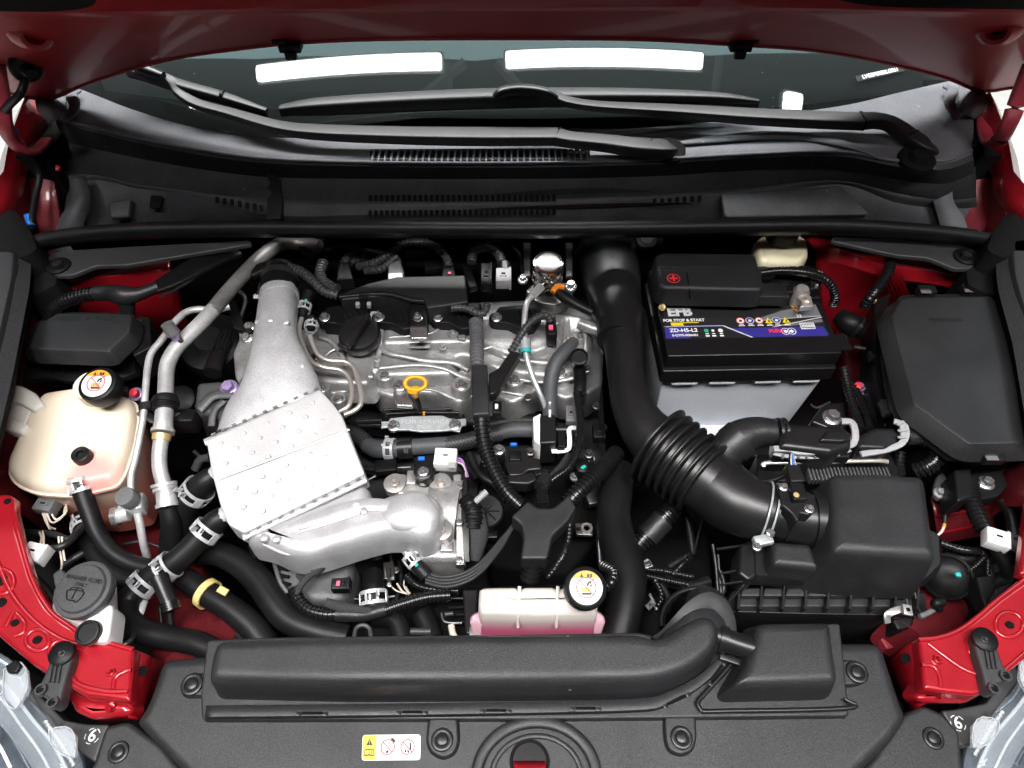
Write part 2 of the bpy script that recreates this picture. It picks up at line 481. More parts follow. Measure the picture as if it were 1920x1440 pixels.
def T(name, mat, pts, w, parent=None, **k):
    """tube along photograph pixels at real heights, width in pixels"""
    ww = list(w) if hasattr(w, '__len__') else [w] * len(pts)
    r = [a / 2 * S(*p) for a, p in zip(ww, pts)]
    b = MB()
    lab = k.pop('label', None)
    b.tube(PP(pts), r, **k)
    return build(b, name, mat, parent, label=lab, sharp=50)
def SL(name, mat, pts, z, H, r, parent=None, corner=0.004, draft=0.0, label=None, n=None):
    b = MB()
    p3 = PP(pts, z)
    b.slab(rnd(p3, corner) if corner else p3, prof(H, r, draft), n=n)
    return build(b, name, mat, parent, label=label)
# a hex flange bolt, one mesh per kind, scaled to size
_bolt = {}
def bolt(parent, p, size, mat='steel', axis=UP, name='bolt', kind='hex', label=None):
    key = (kind, mat)
    if key not in _bolt:
        b = MB()
        if kind == 'hex':
            b.lathe((0, 0, 0), UP, [(1.0, -.3), (1.0, .12), (.9, .22), (.72, .28), (.7, .28)], 24)
            b.lathe((0, 0, .25), UP, [(.68, 0), (.68, .5), (.6, .62), (.3, .64)], 6)
            b.lathe((0, 0, .85), UP, [(.4, 0), (.4, .06), (.34, .06), (.3, .0)], 16)
        elif kind == 'stud':
            b.lathe((0, 0, 0), UP, [(1.0, -.3), (1.0, .12), (.9, .22), (.7, .28)], 24)
            b.lathe((0, 0, .25), UP, [(.68, 0), (.68, .5), (.6, .6)], 6)
            b.lathe((0, 0, .8), UP, [(.34, 0), (.34, .6), (.26, .72), (.2, .72)], 14)
        elif kind == 'clip':
            b.lathe((0, 0, 0), UP, [(1.0, -.1), (1.0, .06), (.93, .2), (.78, .26), (.64, .22), (.6, .1), (.56, .1), (.52, .2), (.44, .25), (.1, .26)], 32)
        o = build(b, name, mat, None)
        me = o.data; me.use_fake_user = True
        bpy.data.objects.remove(o)
        me.name = 'bolt_' + kind
        _bolt[key] = me
    o = bpy.data.objects.new(name, _bolt[key])
    ax = Vector(axis).normalized()
    o.rotation_mode = 'QUATERNION'
    o.rotation_quaternion = UP.rotation_difference(ax) @ Matrix.Rotation(rng.uniform(0, 1), 3, 'Z').to_quaternion()
    o.scale = (size, size, size)
    if label: o['label'] = label
    return finish(o, parent, p)
def B(parent, px, py, z, w=16, mat='steel', **k):
    """bolt at a photograph pixel, flange width in pixels"""
    return bolt(parent, P(px, py, z), w / 2 * S(px, py, z), mat, **k)
def text(s, mat, parent, c, size, xd=Vector((1, 0, 0)), yd=Vector((0, 1, 0)), ext=0.0, name='lettering', align='CENTER', sx=1.0, bold=0.0):
    cu = bpy.data.curves.new('font', 'FONT')
    cu.body = s; cu.size = size; cu.extrude = ext; cu.align_x = align; cu.align_y = 'CENTER'; cu.offset = bold
    cu.resolution_u = 3
    o = bpy.data.objects.new('font', cu)
    me = bpy.data.meshes.new_from_object(o)
    bpy.data.objects.remove(o); bpy.data.curves.remove(cu)
    xd = Vector(xd).normalized(); yd = Vector(yd); yd = (yd - xd * yd.dot(xd)).normalized(); zd = xd.cross(yd)
    R = Matrix((xd * sx, yd, zd)).transposed()
    for v in me.vertices: v.co = R @ v.co
    me.name = name
    me.materials.clear(); me.materials.append(K[mat])
    ob = bpy.data.objects.new(name, me)
    return finish(ob, parent, c)
def hose_clamp(parent, pts, w, band=16, mat='clamp_steel', over=1.14, ear=True, side=1):
    """spring clamp round a hose: pts two photo points on the hose axis just before and after the clamp; w hose width in px"""
    a, b = P(*pts[0]), P(*pts[1])
    c = (a + b) / 2; ax = (b - a).normalized()
    r = w / 2 * S(*pts[0]) * over
    bw = band * S(*pts[0])
    cl = MB()
    t = 0.0012
    x = ax.cross(UP).normalized(); y = x.cross(ax)
    if y.z < 0: y = -y
    # two narrow bands joined by cross pieces, so the hose shows between
    for o in (-.37, .37):
        rings = []
        for rr, h in ((r, -.13), (r + t, -.13), (r + t, .13), (r, .13), (r, -.13)):
            rings.append([c + ax * (bw * (o + h)) + (x * math.cos(2 * math.pi * j / 28) + y * math.sin(2 * math.pi * j / 28)) * rr for j in range(28)])
        cl.ring_loft(rings, False, False)
    for an, wd in ((8, .5), (66, .2), (114, .2), (172, .5), (250, .5)):
        d = x * math.cos(rad(an)) + y * math.sin(rad(an))
        e = ax.cross(d)
        R = Matrix((ax, e, d)).transposed()
        cl.box(c + d * (r + t * .6), (bw * .8, r * wd, t * 1.1), R)
    if ear:
        for sgn, an in ((1, 88 * side), (-1, 112 * side)):
            d = x * math.cos(rad(an)) + y * math.sin(rad(an))
            e = ax.cross(d)
            R = Matrix((ax, e, d)).transposed()
            cl.box(c + d * (r + bw * .28) + ax * (bw * .12 * sgn), (bw * .4, t * 1.5, bw * .6), R)
    return build(cl, 'hose_clamp', mat, parent)
# ================================================================ ROOM AND LAMPS
def struct(mb, name, mat, **k):
    o = build(mb, name, mat, None, **k); o['kind'] = 'structure'; return o
K['floor'] = M('pale_floor_tiles', (0.6, 0.59, 0.57), 0.35, var=0.05)
K['strut'] = M('pale_roof_strut', (.55, .6, .6), .7)
K['grout'] = M('grey_grout', (.35, .34, .33), .8)
K['ceiling'] = M('dark_ceiling', (0.10, 0.115, 0.12), 0.8, var=0.2, vscale=2)
b = MB(); b.box((0, 1.0, -0.93), (14, 14, 0.1)); floor = struct(b, 'floor', 'grout')
tile_b = MB(); tile_b.box((0, 0, 0), (.596, .596, .02), r=.002); tile_o = build(tile_b, 'tile', 'floor'); tile_me = tile_o.data; bpy.data.objects.remove(tile_o)
for i in range(-6, 7):
    for j in range(-2, 8):
        finish(bpy.data.objects.new('tile', tile_me), floor, Vector((.3 + i * .6, j * .6, -.868)))
b = MB(); b.box((0, 1.0, 2.95), (14, 14, 0.1)); struct(b, 'ceiling', 'ceiling')
for k, (x0, y0, x1, y1) in enumerate(((-1.2, 1.0, -.3, 1.5), (-.45, 1.0, -.40, 1.5), (.5, 1.0, -.1, 1.5), (1.3, .7, 1.35, 1.6))):
    b = MB(); b.tube([Vector((x0, y0, 2.84)), Vector((x1, y1, 2.84))], .03, seg=4); o = build(b, 'ceiling_strut', 'strut'); o['kind'] = 'structure'
lampm = bpy.data.materials.new('lamp_panel'); lampm.use_nodes = True
_b = lampm.node_tree.nodes['Principled BSDF']; _b.inputs['Base Color'].default_value = (0.8, 0.8, 0.8, 1)
_b.inputs['Emission Color'].default_value = (1.0, 0.985, 0.97, 1); _b.inputs['Emission Strength'].default_value = LAMP_STRENGTH
K['lamp'] = lampm
def ceiling_lamp(c, sx, sy, label, rot=0):
    t = thing('ceiling_light', label, 'ceiling light', Vector(c), 'flat ceiling lights over the car')
    cr_, sr_ = math.cos(rad(rot)), math.sin(rad(rot))
    def at(u, v, h): return Vector((c[0] + u * cr_ - v * sr_, c[1] + u * sr_ + v * cr_, c[2] + h))
    b = MB(); b.slab(rnd([at(a * sx / 2, q * sy / 2, 0) for a, q in ((1, 1), (-1, 1), (-1, -1), (1, -1))], min(.05, sy * .22)), [(0, 0), (0.03, 0)])
    build(b, 'diffuser', 'lamp', t)
    b = MB(); b.slab(rnd([at(a * (sx / 2 + .012), q * (sy / 2 + .012), .03) for a, q in ((1, 1), (-1, 1), (-1, -1), (1, -1))], min(.06, sy * .25)), [(0.002, 0), (0.05, 0.01)])
    build(b, 'housing', 'white', t)
LAMPZ = 2.5
GL_A, GL_K, GL_T = 0.97, 0.19, rad(27)     # windscreen: base line y = A + K x^2, rake
def glass_pt(x, u): return Vector((x, GL_A + GL_K * x * x + u * math.cos(GL_T), 0.125 + u * math.sin(GL_T)))
ceiling_lamp((-0.972, 1.473, LAMPZ), 1.13, 0.074, 'slim white ceiling light mirrored in the left half of the windscreen', -1.9)
ceiling_lamp((0.542, 1.479, LAMPZ), 1.16, 0.074, 'slim white ceiling light mirrored in the middle of the windscreen', 2.4)
ceiling_lamp((-1.97, 1.36, LAMPZ), 0.11, 0.09, 'small square ceiling light mirrored low at the left end of the windscreen')
ceiling_lamp((1.73, 1.385, LAMPZ), 0.12, 0.09, 'small square ceiling light mirrored low at the right end of the windscreen')
ceiling_lamp((-0.70, -0.32, LAMPZ), 1.25, 0.62, 'flat white ceiling light over the left headlamp')
ceiling_lamp((0.74, -0.42, LAMPZ), 1.25, 0.56, 'flat white ceiling light over the right headlamp')

sky_m = bpy.data.materials.new('skylight_sheet'); sky_m.use_nodes = True
_b = sky_m.node_tree.nodes['Principled BSDF']; _b.inputs['Base Color'].default_value = (0.5, 0.7, 0.7, 1)
_b.inputs['Emission Color'].default_value = (0.70, 0.97, 1.0, 1); _b.inputs['Emission Strength'].default_value = 3.2
K['skylight'] = sky_m
b = MB(); b.slab([Vector((x, y, 2.86)) for x, y in ((-2.8, 1.80), (-1.7, 1.63), (-.24, 1.51), (1.29, 1.60), (2.8, 1.82), (2.8, 2.4), (-2.8, 2.4))], [(-.02, 0), (0, 0)]); tagged(build(b, 'roof_light', 'skylight'), 'pale teal roof light strip mirrored along the top of the windscreen', 'roof light')
ceiling_lamp((-1.0, 2.55, LAMPZ), 1.7, 0.7, 'added ceiling light over the left half of the roof, brightening the cowl')  # added lamp, kept out of the windscreen's mirrored view, to brighten the cowl
ceiling_lamp((0.9, 2.55, LAMPZ), 1.7, 0.7, 'added ceiling light over the right half of the roof, brightening the cowl')  # second added lamp, brightens the right of the cowl
# ================================================================ BODY
def mirp(l): return [(1920 - a[0], *a[1:]) for a in l]
# ---- wings
for sgn, lab in ((0, 'red metallic front wing beside the left edge of the bay'), (1, 'red metallic front wing beside the right edge of the bay')):
    f = (lambda l: l) if sgn == 0 else (lambda l: [(1920 - a[0] - 12, *a[1:]) for a in l])
    inner = PP(f([(70, 186, .155), (52, 235, .14), (28, 296, .118), (4, 368, .10)]))
    crest = PP(f([(52, 172, .172), (32, 222, .155), (14, 275, .135), (-10, 345, .115)]))
    o = -1 if sgn == 0 else 1
    inner += [Vector((o * a, y, z)) for a, y, z in ((.765, .68, .07), (.78, .5, .05), (.77, .3, .012), (.74, .12, -.04), (.70, .0, -.08))]
    crest += [Vector((o * a, y, z)) for a, y, z in ((.835, .68, .078), (.855, .5, .056), (.865, .3, .018), (.85, .1, -.035), (.80, -.03, -.075))]
    r3 = [p + Vector((o * .03, 0, -.03)) for p in crest]; r4 = [p + Vector((o * .06, 0, -.22)) for p in crest]; r5 = [p + Vector((o * .03, 0, -.55)) for p in crest]
    lip = [p + Vector((-o * .008, 0, -.02)) for p in inner]
    t = thing('front_wing', lab, 'car wing', crest[2], 'red front wings')
    b = MB(); b.surf([lip, inner, crest, r3, r4, r5], 40); build(b, 'panel', 'red', t, thick=.002)
    # gutter and inner apron
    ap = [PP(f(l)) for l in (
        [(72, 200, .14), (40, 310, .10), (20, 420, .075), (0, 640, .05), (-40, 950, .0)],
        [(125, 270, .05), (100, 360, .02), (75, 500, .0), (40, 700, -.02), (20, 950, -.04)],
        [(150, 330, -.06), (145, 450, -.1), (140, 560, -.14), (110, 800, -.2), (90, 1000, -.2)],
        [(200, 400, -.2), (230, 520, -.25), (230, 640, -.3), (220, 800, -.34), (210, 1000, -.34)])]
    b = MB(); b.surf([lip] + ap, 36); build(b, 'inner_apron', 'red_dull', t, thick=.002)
# ---- strut towers
def tower(rows, lab, loc):
    t = thing('strut_tower', lab, 'body panel', loc, 'red strut towers')
    b = MB(); b.surf([PP(r) for r in rows], 40); build(b, 'pressing', 'red', t, thick=.002)
    return t
tower([[(70, 560, -.03), (150, 505, .0), (230, 478, .012), (320, 470, .01)],
       [(95, 560, -.005), (165, 527, .012), (250, 514, .014), (318, 500, .008)],
       [(100, 580, -.02), (168, 545, -.006), (256, 533, -.004), (330, 525, -.01)],
       [(90, 640, -.09), (170, 605, -.08), (262, 596, -.08), (345, 585, -.09)],
       [(100, 720, -.24), (190, 700, -.24), (280, 690, -.24), (380, 680, -.24)]],
      'red strut tower beneath the left loom above the relay box', (220, 540, 0))
tower([[(1500, 440, -.02), (1580, 455, .0), (1700, 470, .01), (1850, 500, -.01)],
       [(1530, 470, -.02), (1570, 466, .01), (1665, 500, .016), (1745, 510, .014), (1845, 535, .0)],
       [(1530, 490, -.03), (1580, 495, -.005), (1665, 520, -.002), (1750, 532, -.004), (1850, 552, -.02)],
       [(1540, 580, -.10), (1600, 570, -.09), (1680, 560, -.08), (1760, 562, -.09), (1850, 600, -.1)],
       [(1560, 700, -.26), (1620, 690, -.26), (1700, 680, -.26), (1850, 680, -.26)]],
      'red strut tower behind the large right fuse box', (1700, 520, 0))
# ---- chassis rails deep in the bay
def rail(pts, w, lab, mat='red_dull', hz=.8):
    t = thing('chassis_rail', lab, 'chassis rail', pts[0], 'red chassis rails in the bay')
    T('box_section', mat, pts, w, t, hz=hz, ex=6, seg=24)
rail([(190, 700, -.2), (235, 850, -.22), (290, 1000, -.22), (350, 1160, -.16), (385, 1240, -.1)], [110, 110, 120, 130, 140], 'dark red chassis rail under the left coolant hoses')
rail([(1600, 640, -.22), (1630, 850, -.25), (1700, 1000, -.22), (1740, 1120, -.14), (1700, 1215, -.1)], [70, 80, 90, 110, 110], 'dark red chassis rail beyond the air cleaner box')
# ---- undertray and firewall
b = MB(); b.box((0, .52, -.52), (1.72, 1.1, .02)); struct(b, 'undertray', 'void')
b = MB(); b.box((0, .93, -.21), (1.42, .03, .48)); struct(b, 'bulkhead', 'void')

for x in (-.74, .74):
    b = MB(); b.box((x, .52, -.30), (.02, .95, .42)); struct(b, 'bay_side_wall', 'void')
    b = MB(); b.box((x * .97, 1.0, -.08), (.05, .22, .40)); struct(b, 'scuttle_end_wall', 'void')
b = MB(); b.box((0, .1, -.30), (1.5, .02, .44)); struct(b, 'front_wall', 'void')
# ---- bonnet
bn = thing('bonnet', 'raised red bonnet whose underside crosses the top of the picture', 'bonnet', (960, 70, .28))
edge = [(-60, 150, .2), (10, 172, .175), (87, 184, .165), (150, 160, .175), (233, 131, .2), (330, 107, .225), (430, 92, .245), (540, 80, .262), (700, 72, .277), (960, 70, .285), (1200, 72, .28), (1380, 82, .265),
        (1500, 90, .25), (1600, 104, .232), (1700, 125, .208), (1780, 146, .185), (1840, 169, .165), (1900, 163, .175), (1980, 150, .2)]
fold = [(-80, 26, .375), (10, 27, .375), (87, 27, .375), (150, 27, .375), (233, 26, .372), (330, 24, .367), (430, 22, .36), (540, 22, .352), (700, 20, .345), (960, 19, .342), (1200, 17, .345), (1380, 18, .352),
        (1500, 20, .36), (1600, 22, .367), (1700, 24, .372), (1780, 26, .375), (1840, 27, .375), (1900, 28, .375), (2000, 28, .375)]
E3 = PP(edge); F3 = PP(fold)
mid = [(a * .5 + c * .5) + Vector((0, .004, -.004)) for a, c in zip(E3, F3)]
top1 = [p + Vector((0, -.035, .018)) for p in F3]
top2 = [p + Vector((0, -.07, .085)) for p in F3]
top3 = [p + Vector((0, -.30, .40)) for p in F3]; top4 = [p + Vector((0, -.56, .74)) for p in F3]
b = MB(); b.surf([E3, [a * .85 + c * .15 for a, c in zip(E3, mid)], mid, [a * .12 + c * .88 for a, c in zip(mid, F3)], F3, [a * .8 + c * .2 for a, c in zip(F3, top1)], top1, top2, top3, top4], 90); build(b, 'inner_panel', 'red_bonnet', bn, sharp=60)
skin = [[p + Vector((0, .004, .004)) for p in E3], [p + Vector((0, .01, .02)) for p in E3], [p + Vector((0, -.08, .16)) for p in E3], [p + Vector((0, -.30, .50)) for p in E3], [p + Vector((0, -.62, .88)) for p in E3]]
b = MB(); b.surf(skin, 70); build(b, 'outer_skin', 'red', bn)
b = MB(); b.tube([p + Vector((0, .002, 0)) for p in E3], .0045, seg=10, sub=4); build(b, 'hem', 'red_bonnet', bn)
for (x, y, z, w, h) in ((60, 55, .335, 44, 20), (1874, 46, .345, 44, 20)):
    c = P(x, y, z); nr = (Vector((0, 0, CAMZ)) - c); nr = (nr.normalized() + Vector((0, 0, -.5))).normalized(); q = S(x, y, z)
    b = MB(); b.lathe(c - nr * .012, nr, [(46 * q, 0), (44 * q, .010), (36 * q, .020), (26 * q, .026), (19 * q, .025), (14 * q, .018), (13 * q, .008)], 28); build(b, 'pressed_boss', 'red_bonnet', bn)
    b = MB(); b.disc(c + nr * .0062, nr, 14.5 * q); build(b, 'hole', 'void', bn)
for pts in ([(-120, 10, .41), (100, 14, .41), (180, 6, .41), (200, -40, .45), (-120, -60, .46)], [(1560, -8, .4), (1640, 3, .4), (1760, 6, .405), (2040, 10, .41), (2040, -50, .45), (1600, -50, .45)]):
    b = MB(); b.slab(rnd(PP([(a, c, d) for a, c, d in pts]), .02), [(-.008, 0), (.0, 0), (.006, .004)], n=(0, -.6, -.8)); build(b, 'insulation_pad', 'foam', bn)
for (x, y, z) in ((545, 86, .262), (1388, 84, .266)):
    c = P(x, y, z)
    b = MB(); b.box(c, (.030, .02, .012), r=.002); b.box(c + Vector((0, -.008, -.008)), (.015, .012, .012), r=.002); b.box(c + Vector((-.012 if x < 900 else .012, .0, .008)), (.02, .016, .006), r=.001); build(b, 'seal_clip', 'plastic_dark', bn)
# washer hose from the bonnet
c = P(50, 128, .262)
wh = thing('washer_hose', 'thin black hose from bonnet grommet with two blue tape wraps', 'hose', (50, 128, .262))
nr = (Vector((0, 0, CAMZ)) - c).normalized() + Vector((0, .1, -.55))
b = MB(); b.lathe(c, nr, [(.020, -.006), (.020, .001), (.018, .003), (.010, .004), (.008, .009), (.006, .013)], 28); build(b, 'grommet', 'rubber', wh)
T('tube', 'rubber', [(47, 132, .255), (47, 150, .25), (38, 175, .24), (18, 196, .22), (6, 212, .20), (8, 232, .18), (25, 255, .16), (55, 290, .13), (74, 325, .1), (66, 370, .08), (60, 410, .07), (58, 430, .06)], [15, 15, 15, 15, 15, 15, 14, 13, 12, 12, 12, 12], wh)
for a, c2 in (((6, 234, .1805), (28, 250, .163)), ((53, 404, .072), (59, 424, .064))):
    T('blue_tape', 'blue', [a, c2], 18 if a[1] < 300 else 15, wh, label='bright blue tape wrap')
# bonnet hinges
for sgn, lab in ((0, 'dark red bonnet hinge arm at the left rear corner'), (1, 'red bonnet hinge arm curving down at the right rear corner')):
    f = (lambda l: l) if sgn == 0 else mirp
    t = thing('bonnet_pivot', lab, 'hinge', f([(55, 300, .1)])[0], 'bonnet hinges')
    arm = f([(-8, 120, .26), (2, 185, .22), (8, 230, .19), (22, 262, .16), (45, 282, .14), (70, 280, .13), (88, 262, .125)]) if sgn == 0 else [(1935, 120, .26), (1908, 190, .215), (1892, 232, .19), (1874, 262, .16), (1855, 268, .14), (1845, 245, .135), (1842, 215, .14)]
    T('arm', 'red_mid', arm, [34, 34, 30, 30, 28, 26, 22], t, hz=.45, ex=3)
    T('base_bracket', 'red_dull', f([(64, 288, .11), (78, 330, .08), (88, 385, .05), (98, 440, .03)]), [40, 48, 44, 40], t, hz=.35, ex=4)
    B(t, *f([(108, 315)])[0], .095, 12, 'red', axis=(.4 if sgn == 0 else -.4, -.5, .6))

# ---- windscreen
gm = bpy.data.materials.new('windscreen_glass'); gm.use_nodes = True
nt = gm.node_tree; nt.nodes.remove(nt.nodes['Principled BSDF'])
tr = _n(nt, 'ShaderNodeBsdfTransparent'); tr.inputs[0].default_value = (0.55, 0.62, 0.61, 1)
gl = _n(nt, 'ShaderNodeBsdfGlossy'); gl.inputs['Roughness'].default_value = 0.012; gl.inputs[0].default_value = (.9, 1, 1, 1)
fr = _n(nt, 'ShaderNodeFresnel'); fr.inputs[0].default_value = 1.55
mx = _n(nt, 'ShaderNodeMixShader'); nt.links.new(fr.outputs[0], mx.inputs[0]); nt.links.new(tr.outputs[0], mx.inputs[1]); nt.links.new(gl.outputs[0], mx.inputs[2])
# specks of dust
tc = _n(nt, 'ShaderNodeTexCoord'); vo = _n(nt, 'ShaderNodeTexVoronoi'); vo.inputs['Scale'].default_value = 75; nt.links.new(tc.outputs['Object'], vo.inputs['Vector'])
lt = _n(nt, 'ShaderNodeMath', operation='LESS_THAN'); lt.inputs[1].default_value = 0.055; nt.links.new(vo.outputs['Distance'], lt.inputs[0])
nz = _n(nt, 'ShaderNodeTexNoise'); nz.inputs['Scale'].default_value = 9; nt.links.new(tc.outputs['Object'], nz.inputs['Vector'])
gt = _n(nt, 'ShaderNodeMath', operation='GREATER_THAN'); gt.inputs[1].default_value = 0.56; nt.links.new(nz.outputs[0], gt.inputs[0])
ml = _n(nt, 'ShaderNodeMath', operation='MULTIPLY'); nt.links.new(lt.outputs[0], ml.inputs[0]); nt.links.new(gt.outputs[0], ml.inputs[1])
ad = _n(nt, 'ShaderNodeMath', operation='MULTIPLY_ADD'); ad.inputs[1].default_value = .6; ad.inputs[2].default_value = .014; nt.links.new(ml.outputs[0], ad.inputs[0])
df = _n(nt, 'ShaderNodeBsdfDiffuse'); df.inputs[0].default_value = (.55, .6, .6, 1)
m2 = _n(nt, 'ShaderNodeMixShader'); nt.links.new(ad.outputs[0], m2.inputs[0]); nt.links.new(mx.outputs[0], m2.inputs[1]); nt.links.new(df.outputs[0], m2.inputs[2])
nt.links.new(m2.outputs[0], nt.nodes['Material Output'].inputs[0])
K['glass'] = gm
K['shade'] = M('black_ceramic_band', (0.006, 0.006, 0.007), 0.2)
ws = thing('windscreen', 'dark sloping windscreen with two long white lamp reflections', 'windscreen', glass_pt(0, 0))
xs = [-.78 + 1.56 * i / 40 for i in range(41)]
b = MB(); b.ring_loft([[glass_pt(x, u) for x in xs] for u in (-.12, .1, .2, .35, .6, .9)], False, False, False); build(b, 'pane', 'glass', ws)
b = MB(); b.ring_loft([[glass_pt(x, u) + Vector((0, .003, -.006)) for x in xs] for u in (-.14, -.05, .012)], False, False, False); build(b, 'ceramic_band', 'shade', ws)
# dashboard behind the glass, dark
db = thing('dashboard', 'dark dashboard top dimly visible behind the windscreen', 'dashboard', Vector((0, 1.4, .05)))
K['dash'] = M('dark_dashboard', (0.012, 0.014, 0.015), 0.7, bump=.2, bscale=200)
b = MB(); b.ring_loft([[Vector((x, 1.0 + GL_K * x * x, .08)) for x in xs], [Vector((x, 1.25 + GL_K * x * x, .11)) for x in xs], [Vector((x, 1.55, .13)) for x in xs], [Vector((x, 1.75, .0)) for x in xs]], False, False, False); build(b, 'dash_pad', 'dash', db, sharp=60)
b = MB(); b.box((0, 2.6, .3), (2.0, .02, 1.6)); build(b, 'cabin_trim', 'dash', db)
# identification plate on the dashboard
vp = thing('identification_plate', 'narrow white identification plate behind the right of the windscreen', 'plate', (1650, 137, .15))
c = P(1650, 138, .15); xd = (P(1692, 128, .15) - P(1608, 147, .15)); yd = UP * .5 + Vector((0, .9, 0))
b = MB(); L_ = xd.length; x_ = xd.normalized(); y_ = (yd - x_ * yd.dot(x_)).normalized(); z_ = x_.cross(y_)
b.box(c, (L_ * 1.06, .010, .001), Matrix((x_, y_, z_)).transposed()); build(b, 'plate', 'dash', vp)
text('LVGBPB9E6LG061', 'ink_white', vp, c + z_ * .0012, .0092, x_, y_, sx=L_ / .082 * .93, bold=.0003)

# ================================================================ COWL, WIPERS, SEAL
cw = thing('cowl', 'wide grey plastic cowl panel between windscreen and rubber seal', 'cowl panel', (960, 300, .12))
r0 = [(118, 172, .15), (145, 166, .15), (250, 206, .138), (370, 240, .13), (500, 258, .126), (700, 256, .125), (960, 252, .125), (1200, 240, .125), (1400, 222, .127), (1580, 198, .132), (1680, 175, .14), (1790, 150, .15), (1815, 150, .15)]
r1 = [(112, 200, .148), (142, 215, .147), (240, 243, .137), (360, 262, .13), (500, 284, .124), (700, 290, .122), (960, 291, .122), (1200, 285, .122), (1400, 265, .125), (1570, 252, .13), (1680, 270, .132), (1770, 262, .138), (1818, 240, .14)]
r2 = [(106, 222, .144), (140, 230, .143), (240, 254, .135), (360, 277, .129), (500, 296, .124), (700, 303, .122), (960, 305, .122), (1200, 299, .122), (1400, 288, .124), (1570, 283, .128), (1680, 300, .128), (1770, 300, .13), (1822, 280, .13)]
r3 = [(104, 228, .140), (138, 238, .139), (240, 264, .131), (360, 288, .126), (500, 306, .120), (700, 312, .118), (960, 314, .118), (1200, 309, .118), (1400, 297, .12), (1570, 293, .124), (1680, 312, .124), (1770, 318, .124), (1826, 300, .122)]
r4 = [(118, 262, .10), (145, 275, .10), (240, 297, .09), (360, 318, .085), (500, 335, .08), (700, 338, .08), (960, 338, .08), (1200, 334, .08), (1400, 322, .085), (1570, 318, .09), (1680, 336, .09), (1770, 345, .09), (1826, 330, .09)]
R0, R1, R2, R3, R4 = [PP(r) for r in (r0, r1, r2, r3, r4)]
b = MB(); b.surf([[p + Vector((0, .01, -.01)) for p in R0], R0], 80); build(b, 'glass_lip', 'rubber', cw)
ridge = [(a * .45 + c * .55) + Vector((0, 0, .003)) for a, c in zip(R1, R2)]
b = MB(); b.surf([R0, [a * .94 + c * .06 for a, c in zip(R0, R1)], [a * .5 + c * .5 - Vector((0, 0, .004)) for a, c in zip(R0, R1)], R1, ridge, R2, [a * .6 + c * .4 for a, c in zip(R2, R3)]], 110); build(b, 'upper_panel', 'plastic_grey', cw, sharp=70)
b = MB(); b.surf([[a * .6 + c * .4 for a, c in zip(R2, R3)], R3, [a * .3 + c * .7 for a, c in zip(R3, R4)], R4], 110); build(b, 'ridge_face', 'trough', cw, sharp=50)
# end pieces of the cowl: a raised bead curving round each end, and the corner sleeve
for sgn in (0, 1):
    f = (lambda l: l) if sgn == 0 else mirp
    dy = 0 if sgn == 0 else -8
    def g(l): return [(a[0], a[1] + dy, a[2]) for a in f(l)]
    T('end_bead', 'plastic_grey', g([(146, 170, .156), (134, 178, .158), (140, 196, .156), (134, 214, .152), (120, 228, .147)]), [16, 20, 20, 20, 16], cw, hz=.35, ex=3)
    b = MB(); b.surf([PP(g([(66, 190, .165), (80, 176, .168), (100, 170, .162), (122, 170, .155)])), PP(g([(70, 208, .155), (86, 198, .162), (104, 196, .158), (124, 196, .15)])), PP(g([(94, 232, .142), (100, 226, .15), (112, 224, .148), (126, 226, .145)]))], 20); build(b, 'corner_sleeve', 'plastic_grey', cw, thick=.002)
T('front_lip', 'plastic_grey', [(x, y + 1, z + .001) for x, y, z in r2], 8, cw, seg=10, hz=.8)
T('second_ridge', 'plastic_grey', [(1240, 272, .126), (1330, 262, .128), (1430, 254, .13), (1520, 258, .132), (1590, 272, .133), (1650, 296, .132)], [4, 20, 26, 26, 20, 6], cw, hz=.35, seg=14)
T('second_ridge', 'plastic_grey', [(1090, 262, .124), (1230, 246, .126), (1360, 232, .129)], [4, 10, 4], cw, hz=.4, seg=12)
# right flank of the cowl
b = MB(); b.surf([PP([(1765, 215, .14), (1800, 205, .14), (1818, 200, .14)]), PP([(1770, 270, .135), (1805, 260, .128), (1834, 262, .125)]), PP([(1748, 318, .125), (1790, 310, .115), (1832, 290, .11)])], 14); build(b, 'right_flank', 'plastic_grey', cw, thick=.002)
# grille with slats
g0, g1 = PP([(694, 285, .1235), (900, 284, .1235), (1106, 283, .1235)]), PP([(694, 308, .1235), (900, 309, .1235), (1106, 307, .1235)])
def lerp(l, t):
    k = min(len(l) - 2, int(t * (len(l) - 1))); q = t * (len(l) - 1) - k
    return l[k] * (1 - q) + l[k + 1] * q
b = MB(); b.surf([[p + Vector((0, 0, .0012)) for p in g0], [p + Vector((0, 0, .0012)) for p in g1]], 12); build(b, 'grille_opening', 'void', cw)
slat = None
for i in range(35):
    t = (i + .5) / 35
    a, c = lerp(g0, t), lerp(g1, t)
    if slat is None:
        b = MB(); b.box((0, 0, 0), (.0030, (a - c).length * 1.02, .006), r=.0008); slat = build(b, 'slat', 'plastic_grey', cw); bpy.data.objects.remove(slat); slat = bpy.data.meshes[[m.name for m in bpy.data.meshes].index('slat')]; slat.use_fake_user = True
    o = bpy.data.objects.new('slat', slat)
    finish(o, cw, (a + c) / 2 + Vector((0, 0, .002)))
for l, w in (([p + Vector((0, 0, .003)) for p in g0], .0016), ([p * 0 + (p * .25 + q * .75) + Vector((0, 0, .003)) for p, q in zip(g0, g1)], .0013), ([p + Vector((0, 0, .003)) for p in g1], .0018)):
    b = MB(); b.tube(l, w, seg=6, sub=4); build(b, 'grille_bar', 'plastic_grey', cw)
